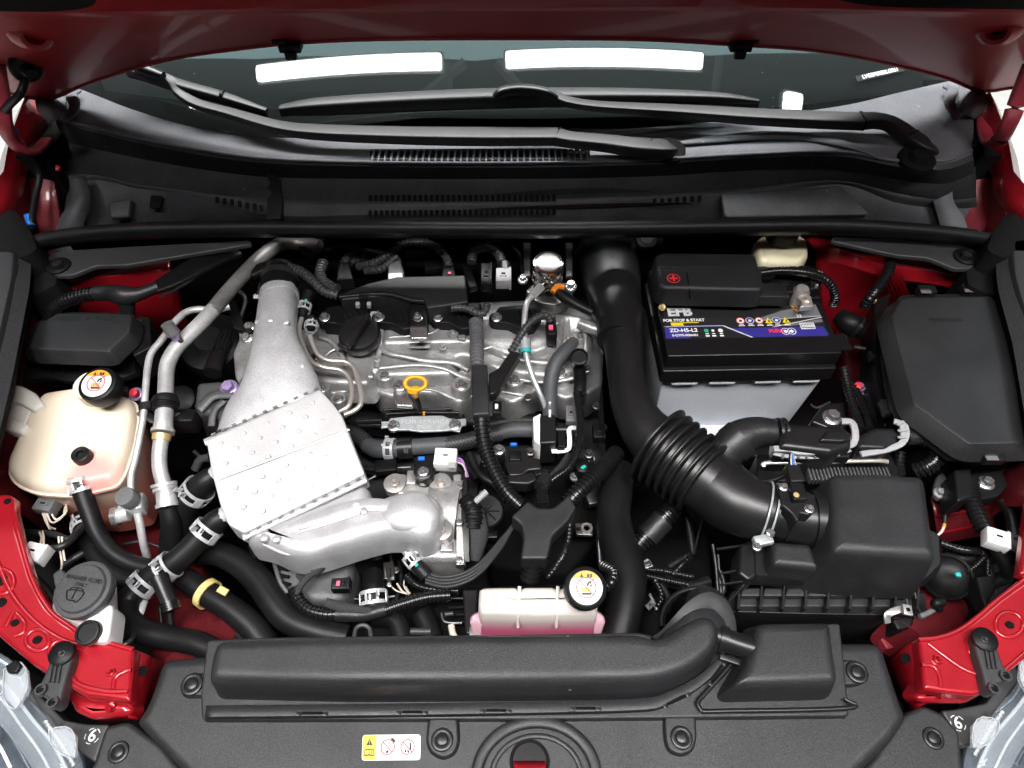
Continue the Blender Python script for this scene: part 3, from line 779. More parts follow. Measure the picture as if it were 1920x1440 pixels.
# water trough below the ridge
wt = thing('water_trough', 'dusty black water trough with rows of drain slots below the cowl', 'trough', (960, 370, .06))
q0 = PP([(105, 235, .125), (145, 282, .09), (240, 303, .085), (360, 325, .08), (500, 340, .076), (700, 343, .075), (960, 343, .075), (1200, 339, .075), (1400, 327, .08), (1570, 323, .085), (1680, 340, .085), (1770, 350, .085), (1835, 330, .09)])
q1 = PP([(132, 325, .075), (190, 330, .075), (250, 345, .075), (330, 355, .072), (500, 372, .068), (700, 375, .066), (960, 374, .066), (1200, 366, .067), (1400, 352, .07), (1570, 338, .074), (1680, 362, .072), (1770, 375, .07), (1830, 370, .07)])
q2 = PP([(130, 345, .06), (190, 338, .068), (252, 352, .068), (330, 362, .066), (500, 402, .05), (700, 402, .05), (960, 398, .05), (1200, 384, .055), (1400, 372, .058), (1570, 345, .066), (1680, 380, .056), (1770, 390, .05), (1832, 390, .05)])
q3 = PP([(112, 452, .02), (190, 440, .02), (250, 436, .02), (330, 432, .02), (500, 432, .02), (700, 436, .02), (960, 438, .02), (1200, 434, .02), (1400, 430, .02), (1570, 430, .02), (1680, 440, .02), (1770, 450, .02), (1850, 465, .02)])
q0 = [p + Vector((0, .006, .008)) for p in R4]
b = MB(); b.surf([[p + Vector((0, .008, .012)) for p in q0], q0, q1], 100); build(b, 'upper_wall', 'trough', wt, thick=.002)
b = MB(); b.surf([q1, [a * .5 + c * .5 for a, c in zip(q1, q2)], q2, q3], 100); build(b, 'lower_wall', 'trough', wt, thick=.002, sharp=25)
slot = MB(); slot.slab(rnd([Vector((x, y, 0)) for x, y in ((.0027, .0046), (-.0027, .0046), (-.0027, -.0046), (.0027, -.0046))], .002), [(-.002, 0), (0, 0)])
slot_me = None
for (x0, x1, y, z) in ((752, 1052, 345, .0742), (690, 1052, 372, .0672), (690, 1052, 398, .0525)):
    n = int((x1 - x0) / 10.4)
    for i in range(n):
        p = P(x0 + 10.4 * (i + .5), y + (3 if y > 390 else 0) * (1 - i / n), z)
        if slot_me is None:
            o = build(slot, 'drain_slot', 'void', wt); slot_me = o.data; bpy.data.objects.remove(o); slot_me.use_fake_user = True
        o = bpy.data.objects.new('drain_slot', slot_me); o.rotation_euler = (rad(38), 0, 0)
        finish(o, wt, p + Vector((0, -.002, .0022)))
for pts in ([(222, 338), (232, 341), (410, 377), (424, 379), (438, 381), (452, 384), (466, 387), (480, 389), (492, 392)], [(1226, 380), (1240, 380), (1254, 379), (1268, 377), (1282, 376), (1296, 375), (1310, 374), (1684, 357), (1696, 358)]):
    for x, y in pts:
        o = bpy.data.objects.new('drain_slot', slot_me); o.rotation_euler = (rad(38), 0, 0); finish(o, wt, P(x, y, .0665) + Vector((0, -.003, .004)))
# bracket in the trough and raised boxes
b = MB(); b.slab(PP([(498, 322, .09), (510, 345, .08), (504, 352, .078), (514, 362, .07), (504, 375, .066), (502, 412, .05), (528, 412, .05), (532, 380, .065), (526, 335, .085)]), [(-.01, 0), (.006, 0)], n=(0, -.7, .7)); build(b, 'divider', 'plastic_dark', wt)
b = MB(); b.slab(rnd(PP([(1352, 362, .078), (1580, 348, .08), (1632, 402, .062), (1360, 408, .062)]), .006), prof(.012, .003), n=(0, -.45, .9)); build(b, 'cover_flap', 'trough', wt)
b = MB(); b.slab(rnd(PP([(204, 378, .062), (246, 372, .064), (240, 406, .05), (206, 408, .05)]), .004), prof(.008, .003), n=(0, -.45, .9)); build(b, 'moulded_step', 'trough', wt)
b = MB(); b.slab(rnd(PP([(284, 366, .066), (306, 368, .066), (300, 392, .055), (280, 390, .055)]), .003), [(-.002, 0), (.001, 0)], n=(0, -.45, .9)); build(b, 'drain_hole', 'void', wt)
for f in ((lambda l: l), mirp):
    b = MB(); b.surf([PP(f([(128, 330, .09), (134, 372, .075), (112, 410, .06), (100, 452, .05)])), PP(f([(160, 330, .085), (170, 372, .07), (160, 412, .05), (150, 452, .04)]))], 16)
    build(b, 'side_flap', 'plastic_grey' if f is mirp else 'trough', wt, thick=.003)
# weatherstrip
sl = thing('weatherstrip', 'long black rubber weatherstrip across the back of the engine bay', 'seal', (960, 428, .08))
sp = [(52, 464, .06), (66, 455, .064), (100, 446, .068), (160, 438, .072), (250, 431, .076), (370, 428, .078), (500, 427, .08), (730, 428, .08), (960, 429, .08), (1200, 427, .08), (1400, 424, .08), (1560, 423, .078), (1680, 429, .074), (1780, 438, .07), (1850, 448, .066), (1872, 452, .064)]
T('bulb', 'rubber', sp, [24] + [27] * 14 + [24], sl, seg=16, sub=6)
b = MB(); lo = PP([(x, y + 13, z - .008) for x, y, z in sp]); lo2 = [p + Vector((0, .010, -.012)) for p in lo]; b.surf([[p + Vector((0, .006, .002)) for p in lo], lo, lo2], 90); build(b, 'carrier', 'rubber', sl, thick=.003)
# wipers
def wiper(lab, arm, aw, head, blade, bw, hook, joints, loc, gaps):
    t = thing('wiper', lab, 'wiper', loc, 'windscreen wipers')
    T('arm', 'plastic_arm', arm, [w * .97 for w in aw], t, hz=.55, ex=6, seg=28, sub=8)
    T('arm_head', 'plastic_arm', head[0], [w * .97 for w in head[1]], t, hz=.6, ex=6, seg=28, sub=8)
    bl = T('blade', 'plastic_arm', blade, bw, t, hz=.8, ex=4, seg=24, sub=8)
    for (x0, y0, x1, y1, z0, w0) in gaps: T('joint_gap', 'void', [(x0, y0, z0), (x1, y1, z0)], w0 * .99, t, hz=.62, ex=6, seg=28, sub=1)
    rb = [(x, y + 6, z - .012) for x, y, z in blade]
    T('rubber_lip', 'rubber', rb, 7, t, hz=2.2)
    for (x, y, z) in joints: T('joint_clip', 'plastic_dark', [(x - 3, y, z), (x + 3, y, z)], 22, t, hz=.9, ex=3)
    for pts, w in hook: T('hook', 'plastic_smooth', pts, w, t, hz=.8, ex=3)
    return t
K['plastic_arm'] = M('satin_wiper_coating', (0.011, 0.011, 0.0125), 0.48, grain=.3, var=.1, spec=.6)
wiper('black wiper lying lower, its pivot right of the cowl grille',
      [(272, 134, .185), (318, 150, .178), (338, 175, .166), (372, 196, .158), (430, 212, .15), (520, 238, .145), (600, 248, .145), (760, 254, .145), (900, 256, .145), (1046, 256, .145)], [18, 20, 20, 22, 24, 28, 34, 38, 40, 38],
      ([(1046, 257, .147), (1070, 262, .147), (1130, 268, .145), (1190, 276, .142), (1225, 279, .138), (1252, 280, .134), (1258, 280, .132)], [36, 34, 36, 40, 42, 38, 24]),
      [(240, 132, .178), (290, 146, .174), (350, 165, .168), (420, 184, .16), (500, 208, .152)], [16, 24, 24, 22, 10],
      [([(258, 128, .19), (272, 130, .192), (306, 142, .188)], [18, 22, 16])], [(418, 180, .163)], (1240, 285, .12), [(1045, 256, 1048, 256.5, .146, 38), (1217, 278, 1219, 278.3, .1385, 41)])
wiper('black wiper lying higher, its pivot at the far right of the cowl',
      [(925, 176, .178), (1000, 172, .178), (1036, 180, .174), (1070, 192, .168), (1130, 200, .162), (1260, 208, .156), (1400, 218, .152), (1520, 224, .15), (1616, 228, .15)], [10, 22, 24, 24, 24, 30, 36, 38, 38],
      ([(1616, 227, .152), (1640, 226, .152), (1668, 232, .15), (1700, 252, .146), (1732, 274, .14), (1752, 285, .132)], [36, 34, 34, 36, 36, 26]),
      [(526, 206, .15), (600, 200, .154), (783, 190, .158), (960, 184, .162), (1168, 182, .162), (1340, 184, .16), (1422, 190, .156)], [18, 32, 36, 36, 32, 22, 8],
      [([(928, 184, .182), (940, 172, .19), (975, 167, .192), (1020, 172, .19), (1044, 184, .18)], [14, 18, 20, 18, 14])], [(783, 187, .16), (1168, 180, .164)], (1740, 285, .12), [(1614, 227, 1617, 227, .151, 38), (1708, 257, 1710, 258, .1448, 36)])
# grommet-like dark pivots under the heads
for x, y, z, lab in ((1252, 284, .1265, 'dark wiper pivot recess right of the cowl grille'), (1718, 300, .134, 'dark wiper pivot recess at the right end of the cowl')):
    b = MB(); b.lathe(P(x, y, z - .004), (0, -.15, 1), [(.026, -.004), (.026, .004), (.022, .006), (.014, .004), (.01, .012)], 24); build(b, 'pivot_recess', 'foam', cw)
# fender pads and foam blocks
for sgn, lab, pts, side in ((0, 'black protective pad over the left wing', [(-220, 470), (26, 470), (22, 520), (-16, 692), (-60, 860), (-260, 860)], None),
                            (1, 'black protective pad over the right wing', [(2100, 448), (1898, 448), (1904, 520), (1936, 628), (1970, 800), (2200, 800)], None)):
    t = thing('wing_cover', lab, 'protective pad', (pts[1][0], pts[1][1], .08), 'black pads over the wings')
    b = MB(); b.slab(rnd(PP(pts, .085), .012), [(-.02, -.012), (-.008, -.004), (-.002, 0), (0, .003), (0, .008)]); build(b, 'top_sheet', 'felt', t)
    o = -1 if sgn == 0 else 1
    e = PP(pts[1:5], .084); b = MB(); b.surf([e, [p + Vector((-o * .004, 0, -.015)) for p in e], [p + Vector((-o * .006, 0, -.035)) for p in e]], 24); build(b, 'hanging_edge', 'foam', t, thick=.003)
    f = (lambda l: l) if sgn == 0 else mirp
    t2 = thing('foam_block', 'black foam block behind the %s wing pad' % ('left' if sgn == 0 else 'right'), 'foam block', f([(30, 400, .08)])[0], 'black foam blocks')
    b = MB(); b.slab(rnd(PP(f([(-60, 368), (10, 372), (52, 425), (66, 462), (40, 476), (-60, 480)]), .085), .01), [(-.09, -.004), (-.006, 0), (0, .008), (0, .012)]); build(b, 'block', 'foam', t2)
    b = MB(); b.slab(rnd(PP(f([(42, 492), (78, 482), (106, 496), (102, 530), (66, 548), (44, 548)]), .045), .006), [(-.06, -.004), (-.004, 0), (0, .006), (0, .01)]); build(b, 'corner_block', 'foam', t2)
# ================================================================ FRONT: radiator cover, intake duct, lamps, front panels
def push_clip(parent, px, py, z, w=44):
    return B(parent, px, py, z, w, 'plastic_smooth', name='push_clip', kind='clip')
rc = thing('radiator_cover', 'wide textured black plastic cover along the front of the engine bay', 'engine bay cover', (960, 1400, 0))
cov = [(302, 1234), (400, 1226), (900, 1215), (1585, 1203), (1655, 1203), (1674, 1262), (1694, 1322), (1704, 1345), (1680, 1385), (1640, 1425), (1590, 1470), (1300, 1500), (700, 1500), (360, 1470), (320, 1425), (280, 1385), (250, 1352), (268, 1330), (285, 1290)]
b = MB(); b.slab(rnd(PP(cov, 0), .012, 4), prof(.05, .010, .004)); build(b, 'main_panel', 'plastic', rc)
for pts in ([(196, 1362), (240, 1352), (300, 1395), (345, 1450), (350, 1500), (120, 1500), (172, 1440)], [(1694, 1340), (1732, 1322), (1770, 1338), (1800, 1372), (1812, 1500), (1560, 1500), (1640, 1420)]):
    b = MB(); b.slab(rnd(PP(pts, -.012), .006), prof(.05, .004, .004)); build(b, 'corner_panel', 'plastic', rc)
push_clip(rc, 222, 1410, -.012, 40); push_clip(rc, 1750, 1384, -.012, 40)
for pts, clip in (([(340, 1300), (338, 1282), (346, 1266), (362, 1262), (420, 1262), (420, 1302), (350, 1305)], (360, 1283)),
                  ([(1566, 1238), (1600, 1236), (1624, 1246), (1626, 1264), (1618, 1280), (1600, 1284), (1566, 1284)], (1607, 1260)),
                  ([(804, 1345), (858, 1345), (860, 1390), (852, 1412), (830, 1422), (808, 1410), (800, 1390)], (829, 1387)),
                  ([(1246, 1340), (1304, 1338), (1306, 1385), (1298, 1408), (1276, 1416), (1254, 1406), (1248, 1385)], (1278, 1383))):
    b = MB(); b.slab(rnd(PP(pts, .006), .005), prof(.008, .002, .002)); build(b, 'clip_tab', 'plastic', rc)
    push_clip(rc, *clip, .0065, 42)
# bonnet latch opening: raised arch with a round hole that shows red
for rr, w, z in ((112, 22, .004), (84, 10, .002)):
    pts = [(1006 + rr * math.cos(rad(a)), 1458 - rr * .93 * math.sin(rad(a)), z) for a in range(-20, 201, 10)]
    T('latch_arch', 'plastic', pts, w, rc, hz=.6, ex=2.4, seg=14)
c = P(993, 1428, .001)
b = MB(); b.lathe(c, UP, [(.0185, -.004), (.0185, .0012), (.017, .003), (.0155, .001), (.0155, -.03)], 32); build(b, 'latch_hole_rim', 'plastic', rc)
b = MB(); b.lathe(c + Vector((0, 0, -.002)), UP, [(.0154, 0), (.0154, .0036)], 32); build(b, 'latch_hole', 'lip', rc)
b = MB(); b.surf([[c + Vector((x, -.006 + y, .0025 + h)) for x in (-.0145, 0, .0145)] for y, h in ((-.006, 0), (.0, .004), (.006, .0))], 8); build(b, 'latch_bar', 'red', rc, thick=.001)
# warning label
wl = thing('warning_label', 'small yellow and white warning label on the radiator cover', 'label', (735, 1402, .002))
A, Bq, Cq, D = PP([(680, 1378), (789, 1377), (788, 1425), (678, 1426)], .0012)
def LQ(u, v, h=0): return (A * (1 - u) + Bq * u) * (1 - v) + (D * (1 - u) + Cq * u) * v + UP * h
b = MB(); b.slab(rnd([LQ(0, 0), LQ(1, 0), LQ(1, 1), LQ(0, 1)], .003), [(-.0008, 0), (0, 0)]); build(b, 'sheet', 'paper', wl)
b = MB(); b.slab(rnd([LQ(.01, .02), LQ(.245, .02), LQ(.235, .98), LQ(.01, .98)], [.0028, .0003, .0003, .0028]), [(0, 0), (.0004, 0)]); build(b, 'yellow_panel', 'ink_yellow', wl)
LX = (LQ(1, .5) - LQ(0, .5)).length; LY = (LQ(.5, 0) - LQ(.5, 1)).length
def flat(lst, mat, name, par, fn, h):
    m = MB()
    for poly in lst: m.add([fn(u, v, h) for u, v in poly], [list(range(len(poly)))])
    return build(m, name, mat, par, recalc=False)
flat([[(.125, .16), (.18, .42), (.07, .42)]], 'ink_black', 'warning_triangle', wl, LQ, .0008)
flat([[(.119, .24), (.131, .24), (.128, .33), (.122, .33)], [(.12, .35), (.13, .35), (.13, .39), (.12, .39)]], 'ink_yellow', 'exclamation_mark', wl, LQ, .001)
flat([[(.045, .58), (.12, .56), (.12, .6), (.055, .62)], [(.13, .56), (.205, .58), (.195, .62), (.13, .6)], [(.045, .58), (.056, .58), (.05, .82), (.038, .82)], [(.195, .58), (.206, .58), (.206, .82), (.195, .82)], [(.04, .79), (.12, .77), (.12, .82), (.04, .84)], [(.13, .77), (.206, .79), (.206, .84), (.13, .82)], [(.119, .57), (.131, .57), (.131, .82), (.119, .82)], [(.16, .64), (.172, .64), (.17, .74), (.158, .74)]], 'ink_black', 'manual_symbol', wl, LQ, .0008)
def ban(par, c, r, x, y, w=.1, mat='ink_red'):
    nz_ = x.cross(y); m = MB()
    m.disc(c, nz_, r, 36, x, r * (1 - 1.1 * w))
    d = (x - y).normalized(); e = (x + y).normalized() * (r * w * .5)
    m.add([c + d * r * .93 + e, c - d * r * .93 + e, c - d * r * .93 - e, c + d * r * .93 - e], [[0, 1, 2, 3]])
    return build(m, 'prohibition_sign', mat, par, recalc=False)
X0, Y0 = (LQ(1, .5) - LQ(0, .5)).normalized(), (LQ(.5, 0) - LQ(.5, 1)).normalized()
for u in (.44, .78):
    ban(wl, LQ(u, .5, .0011), LY * .31, X0, Y0, .12)
flat([[(.5, .12), (.55, .18), (.575, .3), (.53, .32), (.49, .2)], [(.455, .3), (.462, .29), (.5, .5), (.494, .52)], [(.475, .27), (.482, .27), (.515, .45), (.51, .47)], [(.44, .3), (.447, .3), (.47, .48), (.463, .48)], [(.42, .62), (.45, .62), (.46, .7), (.43, .74), (.405, .7)]], 'ink_black', 'pictogram', wl, LQ, .0009)
flat([[(.82, .09), (.85, .09), (.84, .17)], [(.81, .35), (.835, .3), (.845, .6), (.815, .62)], [(.775, .62), (.8, .6), (.81, .74), (.785, .72)], [(.73, .62), (.755, .6), (.765, .68), (.74, .73)]], 'ink_black', 'pictogram', wl, LQ, .0009)

# ---- air intake duct lying on the cover
ad_ = thing('intake_duct', 'long black air intake duct curving up at its right end', 'air duct', (800, 1270, .03))
base = [(378, 1350), (376, 1300), (388, 1200), (500, 1195), (1200, 1186), (1260, 1200), (1370, 1190), (1395, 1235), (1440, 1175), (1575, 1168), (1592, 1330), (1592, 1343), (1000, 1349)]
b = MB(); b.slab(rnd(PP(base, .008), .004), prof(.012, .002, .001)); build(b, 'base_plate', 'plastic', ad_)
top = [(386, 1278), (392, 1240), (402, 1198), (640, 1190), (900, 1186), (1200, 1186), (1228, 1196), (1250, 1190), (1285, 1166), (1315, 1150), (1340, 1156), (1352, 1180), (1346, 1210), (1322, 1236), (1285, 1260), (1240, 1274), (1190, 1279), (900, 1283), (640, 1284)]
p3 = rnd(PP(top, .05), .012, 3)
b = MB(); b.slab(p3, [(-.048, -.007), (-.04, -.0045), (-.012, -.0008), (-.009, 0), (-.0055, .0012), (-.0025, .0035), (-.0006, .0065), (0, .010), (0, .013)]); build(b, 'duct_body', 'plastic', ad_)
# flange strip with slots along the front
fl = [(384, 1343), (600, 1341), (900, 1337), (1195, 1330), (1250, 1318), (1300, 1294), (1340, 1262), (1362, 1236)]
fs = [P(x, y, .014) for x, y in fl]
b = MB(); sl_in = [p + Vector((0, .009, .002)) for p in fs]; b.surf([sl_in, fs, [p + Vector((0, -.001, -.005)) for p in fs]], 70); build(b, 'flange', 'plastic', ad_, thick=.0015)
for x, y, a in ((585, 1337, 0), (773, 1335, 0), (930, 1332, 0), (1098, 1328, 0), (1268, 1312, 24), (1344, 1262, 48)):
    R = Matrix.Rotation(rad(a), 3, 'Z')
    b = MB(); b.box(P(x, y, .0165), (.019, .0022, .002), R, r=.0006); build(b, 'slot', 'void', ad_)
    for d in (-.0125, .0125):
        b = MB(); b.box(P(x, y, .0165) + R @ Vector((d, -.001, 0)), (.004, .0035, .0015), R, r=.0005); build(b, 'slot_rim', 'plastic_smooth', ad_)
# curved outlet neck with its flange
c = P(1312, 1162, .045)
neck = [(1236, 1240, .012), (1270, 1222, .020), (1298, 1198, .026), (1316, 1172, .026), (1326, 1148, .012), (1328, 1130, -.016)]
T('outlet_neck', 'plastic', neck, [70, 84, 90, 90, 84, 80], ad_, seg=28, sub=8, hz=.75)
ring = [(1222, 1196, .014), (1240, 1184, .022), (1262, 1160, .034), (1284, 1136, .04), (1308, 1118, .043), (1334, 1112, .043), (1360, 1126, .04), (1376, 1158, .034), (1380, 1190, .026)]
rp = PP(ring); inn = PP([(1232, 1206, .014), (1258, 1198, .022), (1284, 1178, .032), (1300, 1158, .037), (1316, 1144, .039), (1334, 1140, .039), (1348, 1150, .037), (1354, 1168, .032), (1352, 1192, .026)])
b = MB(); b.surf([[p + Vector((0, 0, -.02)) for p in inn], inn, [p * .5 + q * .5 + Vector((0, 0, .0015)) for p, q in zip(inn, rp)], rp, [p + Vector((0, 0, -.007)) for p in rp]], 48); build(b, 'outlet_flange', 'plastic_cover', ad_, thick=.002)
for ww, dz in ((84, -.004), (78, -.03)):
    pts = [(1306 + ww * math.cos(rad(a)) * .78, 1164 - ww * .72 * math.sin(rad(a)), dz) for a in range(40, 200, 10)]
    T('seal_ring', 'rubber', pts, 9, ad_, seg=8)
# side resonator
T('connecting_pipe', 'plastic_smooth', [(1340, 1192, .03), (1378, 1206, .03), (1430, 1222, .03)], [44, 42, 40], ad_, seg=20)
T('pipe_collar', 'plastic_smooth', [(1348, 1196, .03), (1362, 1200, .03)], 50, ad_, seg=20)
res = [(1420, 1166), (1550, 1164), (1560, 1172), (1566, 1220), (1576, 1282), (1372, 1288), (1402, 1238), (1412, 1200)]
b = MB(); b.slab(rnd(PP(res, .042), .010, 5), [(-.034, -.006), (-.012, -.001), (-.008, 0), (-.004, .0015), (-.001, .0045), (0, .008), (0, .011)]); build(b, 'resonator_box', 'plastic', ad_)
for l in ([(1316, 1334, .012), (1308, 1318, .012), (1322, 1300, .012), (1360, 1258, .012), (1374, 1240, .012)], [(1316, 1334, .012), (1586, 1328, .012), (1584, 1310, .012)]):
    T('rim', 'plastic_smooth', l, 9, ad_, seg=8)
b = MB(); b.box(P(1378, 1240, .022), (.03, .006, .004), Matrix.Rotation(rad(-18), 3, 'Z'), r=.001); build(b, 'snap_bar', 'plastic_smooth', ad_)

# ---- red front panels
def torus_ring(parent, px, py, z, R_, w, mat, sy=.9, name='pressed_ring'):
    pts = [(px + R_ * math.cos(2 * math.pi * k / 20), py + R_ * sy * math.sin(2 * math.pi * k / 20), z) for k in range(21)]
    return T(name, mat, pts, w, parent, seg=10, sub=3, hz=.5)
def hole(parent, px, py, z, w, sy=.9, name='hole'):
    s = S(px, py, z); m = MB(); m.lathe(P(px, py, z), UP, [(w / 2 * s, 0), (w / 2 * s, .0008)], 24, sy=sy); return build(m, name, 'void', parent)
def front_panel(lab, plate, lip, side, loc):
    t = thing('radiator_support', lab, 'body panel', loc, 'red pressed panels in the front corners')
    b = MB(); b.slab(rnd(PP(plate), .004), prof(.012, .004, .001)); build(b, 'plate', 'red', t)
    b = MB(); b.slab(rnd(PP(lip), .005), prof(.02, .006, .002)); build(b, 'lip', 'red', t)
    b = MB(); b.surf([PP(r) for r in side], 20); build(b, 'side_wall', 'red', t, thick=.002)
    return t
fpl = front_panel('red pressed front panel in the lower left corner',
    [(-40, 930, .003), (14, 925, .003), (26, 932, .003), (26, 955, .003), (36, 1002, .003), (60, 1084, .003), (92, 1140, .003), (125, 1166, .003), (168, 1192, .003), (250, 1215, .003), (247, 1270, .003), (244, 1316, .003), (200, 1310, .003), (160, 1306, .003), (125, 1286, .003), (60, 1246, .003), (0, 1196, .003), (-40, 1150, .003)],
    [(112, 1278, -.012), (140, 1300, -.012), (170, 1312, -.012), (236, 1316, -.012), (250, 1330, -.014), (240, 1344, -.016), (168, 1350, -.016), (138, 1336, -.014)],
    [[(247, 1216, -.003), (245, 1270, -.004), (241, 1346, -.02)], [(276, 1228, -.02), (270, 1280, -.025), (258, 1350, -.035)], [(304, 1240, -.055), (294, 1290, -.06), (276, 1350, -.065)]], (150, 1250, 0))
fpr = front_panel('red pressed front panel in the lower right corner',
    [(1722, 1196, .003), (1762, 1192, .003), (1800, 1178, .003), (1840, 1150, .003), (1872, 1122, .003), (1960, 1060, .003), (1980, 1190, .003), (1920, 1238, .003), (1890, 1262, .003), (1862, 1290, .003), (1830, 1305, .003), (1780, 1300, .003), (1732, 1292, .003), (1728, 1240, .003)],
    [(1730, 1286, -.012), (1790, 1292, -.012), (1832, 1290, -.012), (1862, 1270, -.012), (1850, 1300, -.016), (1815, 1320, -.016), (1730, 1320, -.016), (1716, 1308, -.014)],
    [[(1726, 1196, -.003), (1730, 1250, -.004), (1738, 1318, -.02)], [(1700, 1210, -.02), (1708, 1270, -.025), (1720, 1328, -.035)], [(1660, 1238, -.055), (1675, 1285, -.06), (1700, 1334, -.065)]], (1790, 1250, 0))
# rolled edges, pressings, holes and painted bolts
for t, lines, rings, holes, bolts in (
    (fpl, ([(24, 958, .016), (36, 1004, .012), (60, 1086, .006), (92, 1143, .003), (125, 1170, .003), (168, 1195, .002), (250, 1218, .002)], [(-6, 1050, .01), (20, 1110, .004), (60, 1160, .003), (110, 1196, .003), (160, 1212, .003)], [(30, 1150, .004), (46, 1168, .004), (42, 1186, .004), (28, 1192, .004)], [(10, 1176, .004), (24, 1148, .004)], [(212, 1292, .002), (216, 1270, .002), (236, 1258, .002), (246, 1256, .002)], [(130, 1260, .003), (150, 1284, .002), (200, 1296, .002), (240, 1296, .002)]),
     ((70, 1200, .003, 22), (0, 1090, .007, 26), (116, 1222, .003, 24)), ((70, 1200, .0035, 17), (28, 1168, .004, 15), (0, 1088, .008, 26), (2, 1130, .006, 20), (14, 940, .019, 13)), ((208, 1261, .001, 26, (0, 0, 1)), (205, 1328, -.011, 20, (0, -.6, .8)))),
    (fpr, ([(1722, 1199, .002), (1762, 1195, .003), (1800, 1181, .003), (1840, 1152, .003), (1872, 1124, .006), (1950, 1066, .01)], [(1740, 1206, .002), (1800, 1250, .002), (1838, 1266, .002)], [(1728, 1246, .002), (1752, 1250, .002), (1762, 1268, .002), (1764, 1290, .001)], [(1880, 1260, .002), (1920, 1226, .003), (1960, 1190, .008)]),
     ((1893, 1171, .003, 26), (1838, 1212, .003, 22)), ((1893, 1172, .0035, 16),), ((1758, 1237, .001, 26, (0, 0, 1)), (1764, 1304, -.011, 18, (0, -.6, .8))))):
    for l in lines: T('pressed_bead', 'red', [(x, y, .0035) for x, y, z in l], 9, t, seg=10, sub=5, hz=.6)
    for x, y, z, r in rings: torus_ring(t, x, y, .0035, r, 9, 'red')
    for x, y, z, w in holes: hole(t, x, y, .0034, w)
    for x, y, z, w, ax in bolts: B(t, x, y, .004 if z > -.005 else z, w, 'red', axis=ax, kind='stud' if w > 24 else 'hex')
b = MB(); b.disc(P(268, 1258, -.012) , (.75, 0, .66), .005, 18); build(b, 'hole', 'void', fpl)
b = MB(); b.disc(P(1698, 1234, -.02), (-.75, 0, .66), .005, 18); build(b, 'hole', 'void', fpr)
# upper right tip of the right panel, beside the horn
b = MB(); b.slab(rnd(PP([(1912, 1076, .01), (1920, 1010, .01), (1930, 930, .01), (1970, 930, .01), (1970, 1085, .01)]), .004), prof(.012, .004)); build(b, 'upper_flange', 'red', fpr)
# ---- black lamp brackets
def lamp_bracket(lab, f, loc):
    t = thing('lamp_bracket', lab, 'bracket', loc, 'black plastic lamp brackets')
    b = MB(); b.slab(rnd(PP(f([(98, 1218), (108, 1208), (126, 1208), (138, 1220), (134, 1240), (122, 1280), (112, 1322), (98, 1328), (92, 1310), (70, 1300), (72, 1286), (84, 1262)]), .014), .004), prof(.012, .003, .001)); build(b, 'arm', 'plastic_grey_dark', t)
    for k in range(3): T('rib', 'plastic_grey_dark', f([(98 + k * 8, 1244, .0155), (92 + k * 8, 1280, .0155)]), 4, t, seg=8)
    b = MB(); x, y = f([(117, 1226)])[0]; b.lathe(P(x, y, .014), UP, [(.012, -.002), (.012, .003), (.009, .005)], 24); build(b, 'washer', 'plastic_dark', t)
    B(t, x, y, .018, 20, 'steel_dark', kind='stud')
    for q in ((78, 1294), (100, 1318)):
        x, y = f([q])[0]; m = MB(); m.lathe(P(x, y, .0145), UP, [(.0055, -.004), (.0055, .003), (.0035, .003), (.0033, -.002)], 20); build(m, 'eyelet', 'plastic_grey_dark', t); hole(t, x, y, .0165, 8)
K['plastic_grey_dark'] = M('charcoal_plastic', (0.035, 0.035, 0.037), 0.45, grain=.3, var=.15)
lamp_bracket('black lamp bracket bolted to the left red panel', lambda l: l, (115, 1226, .014))
lamp_bracket('black lamp bracket bolted to the right red panel', lambda l: [(1962 - a[0], a[1] - 26, *a[2:]) for a in l], (1845, 1200, .014))
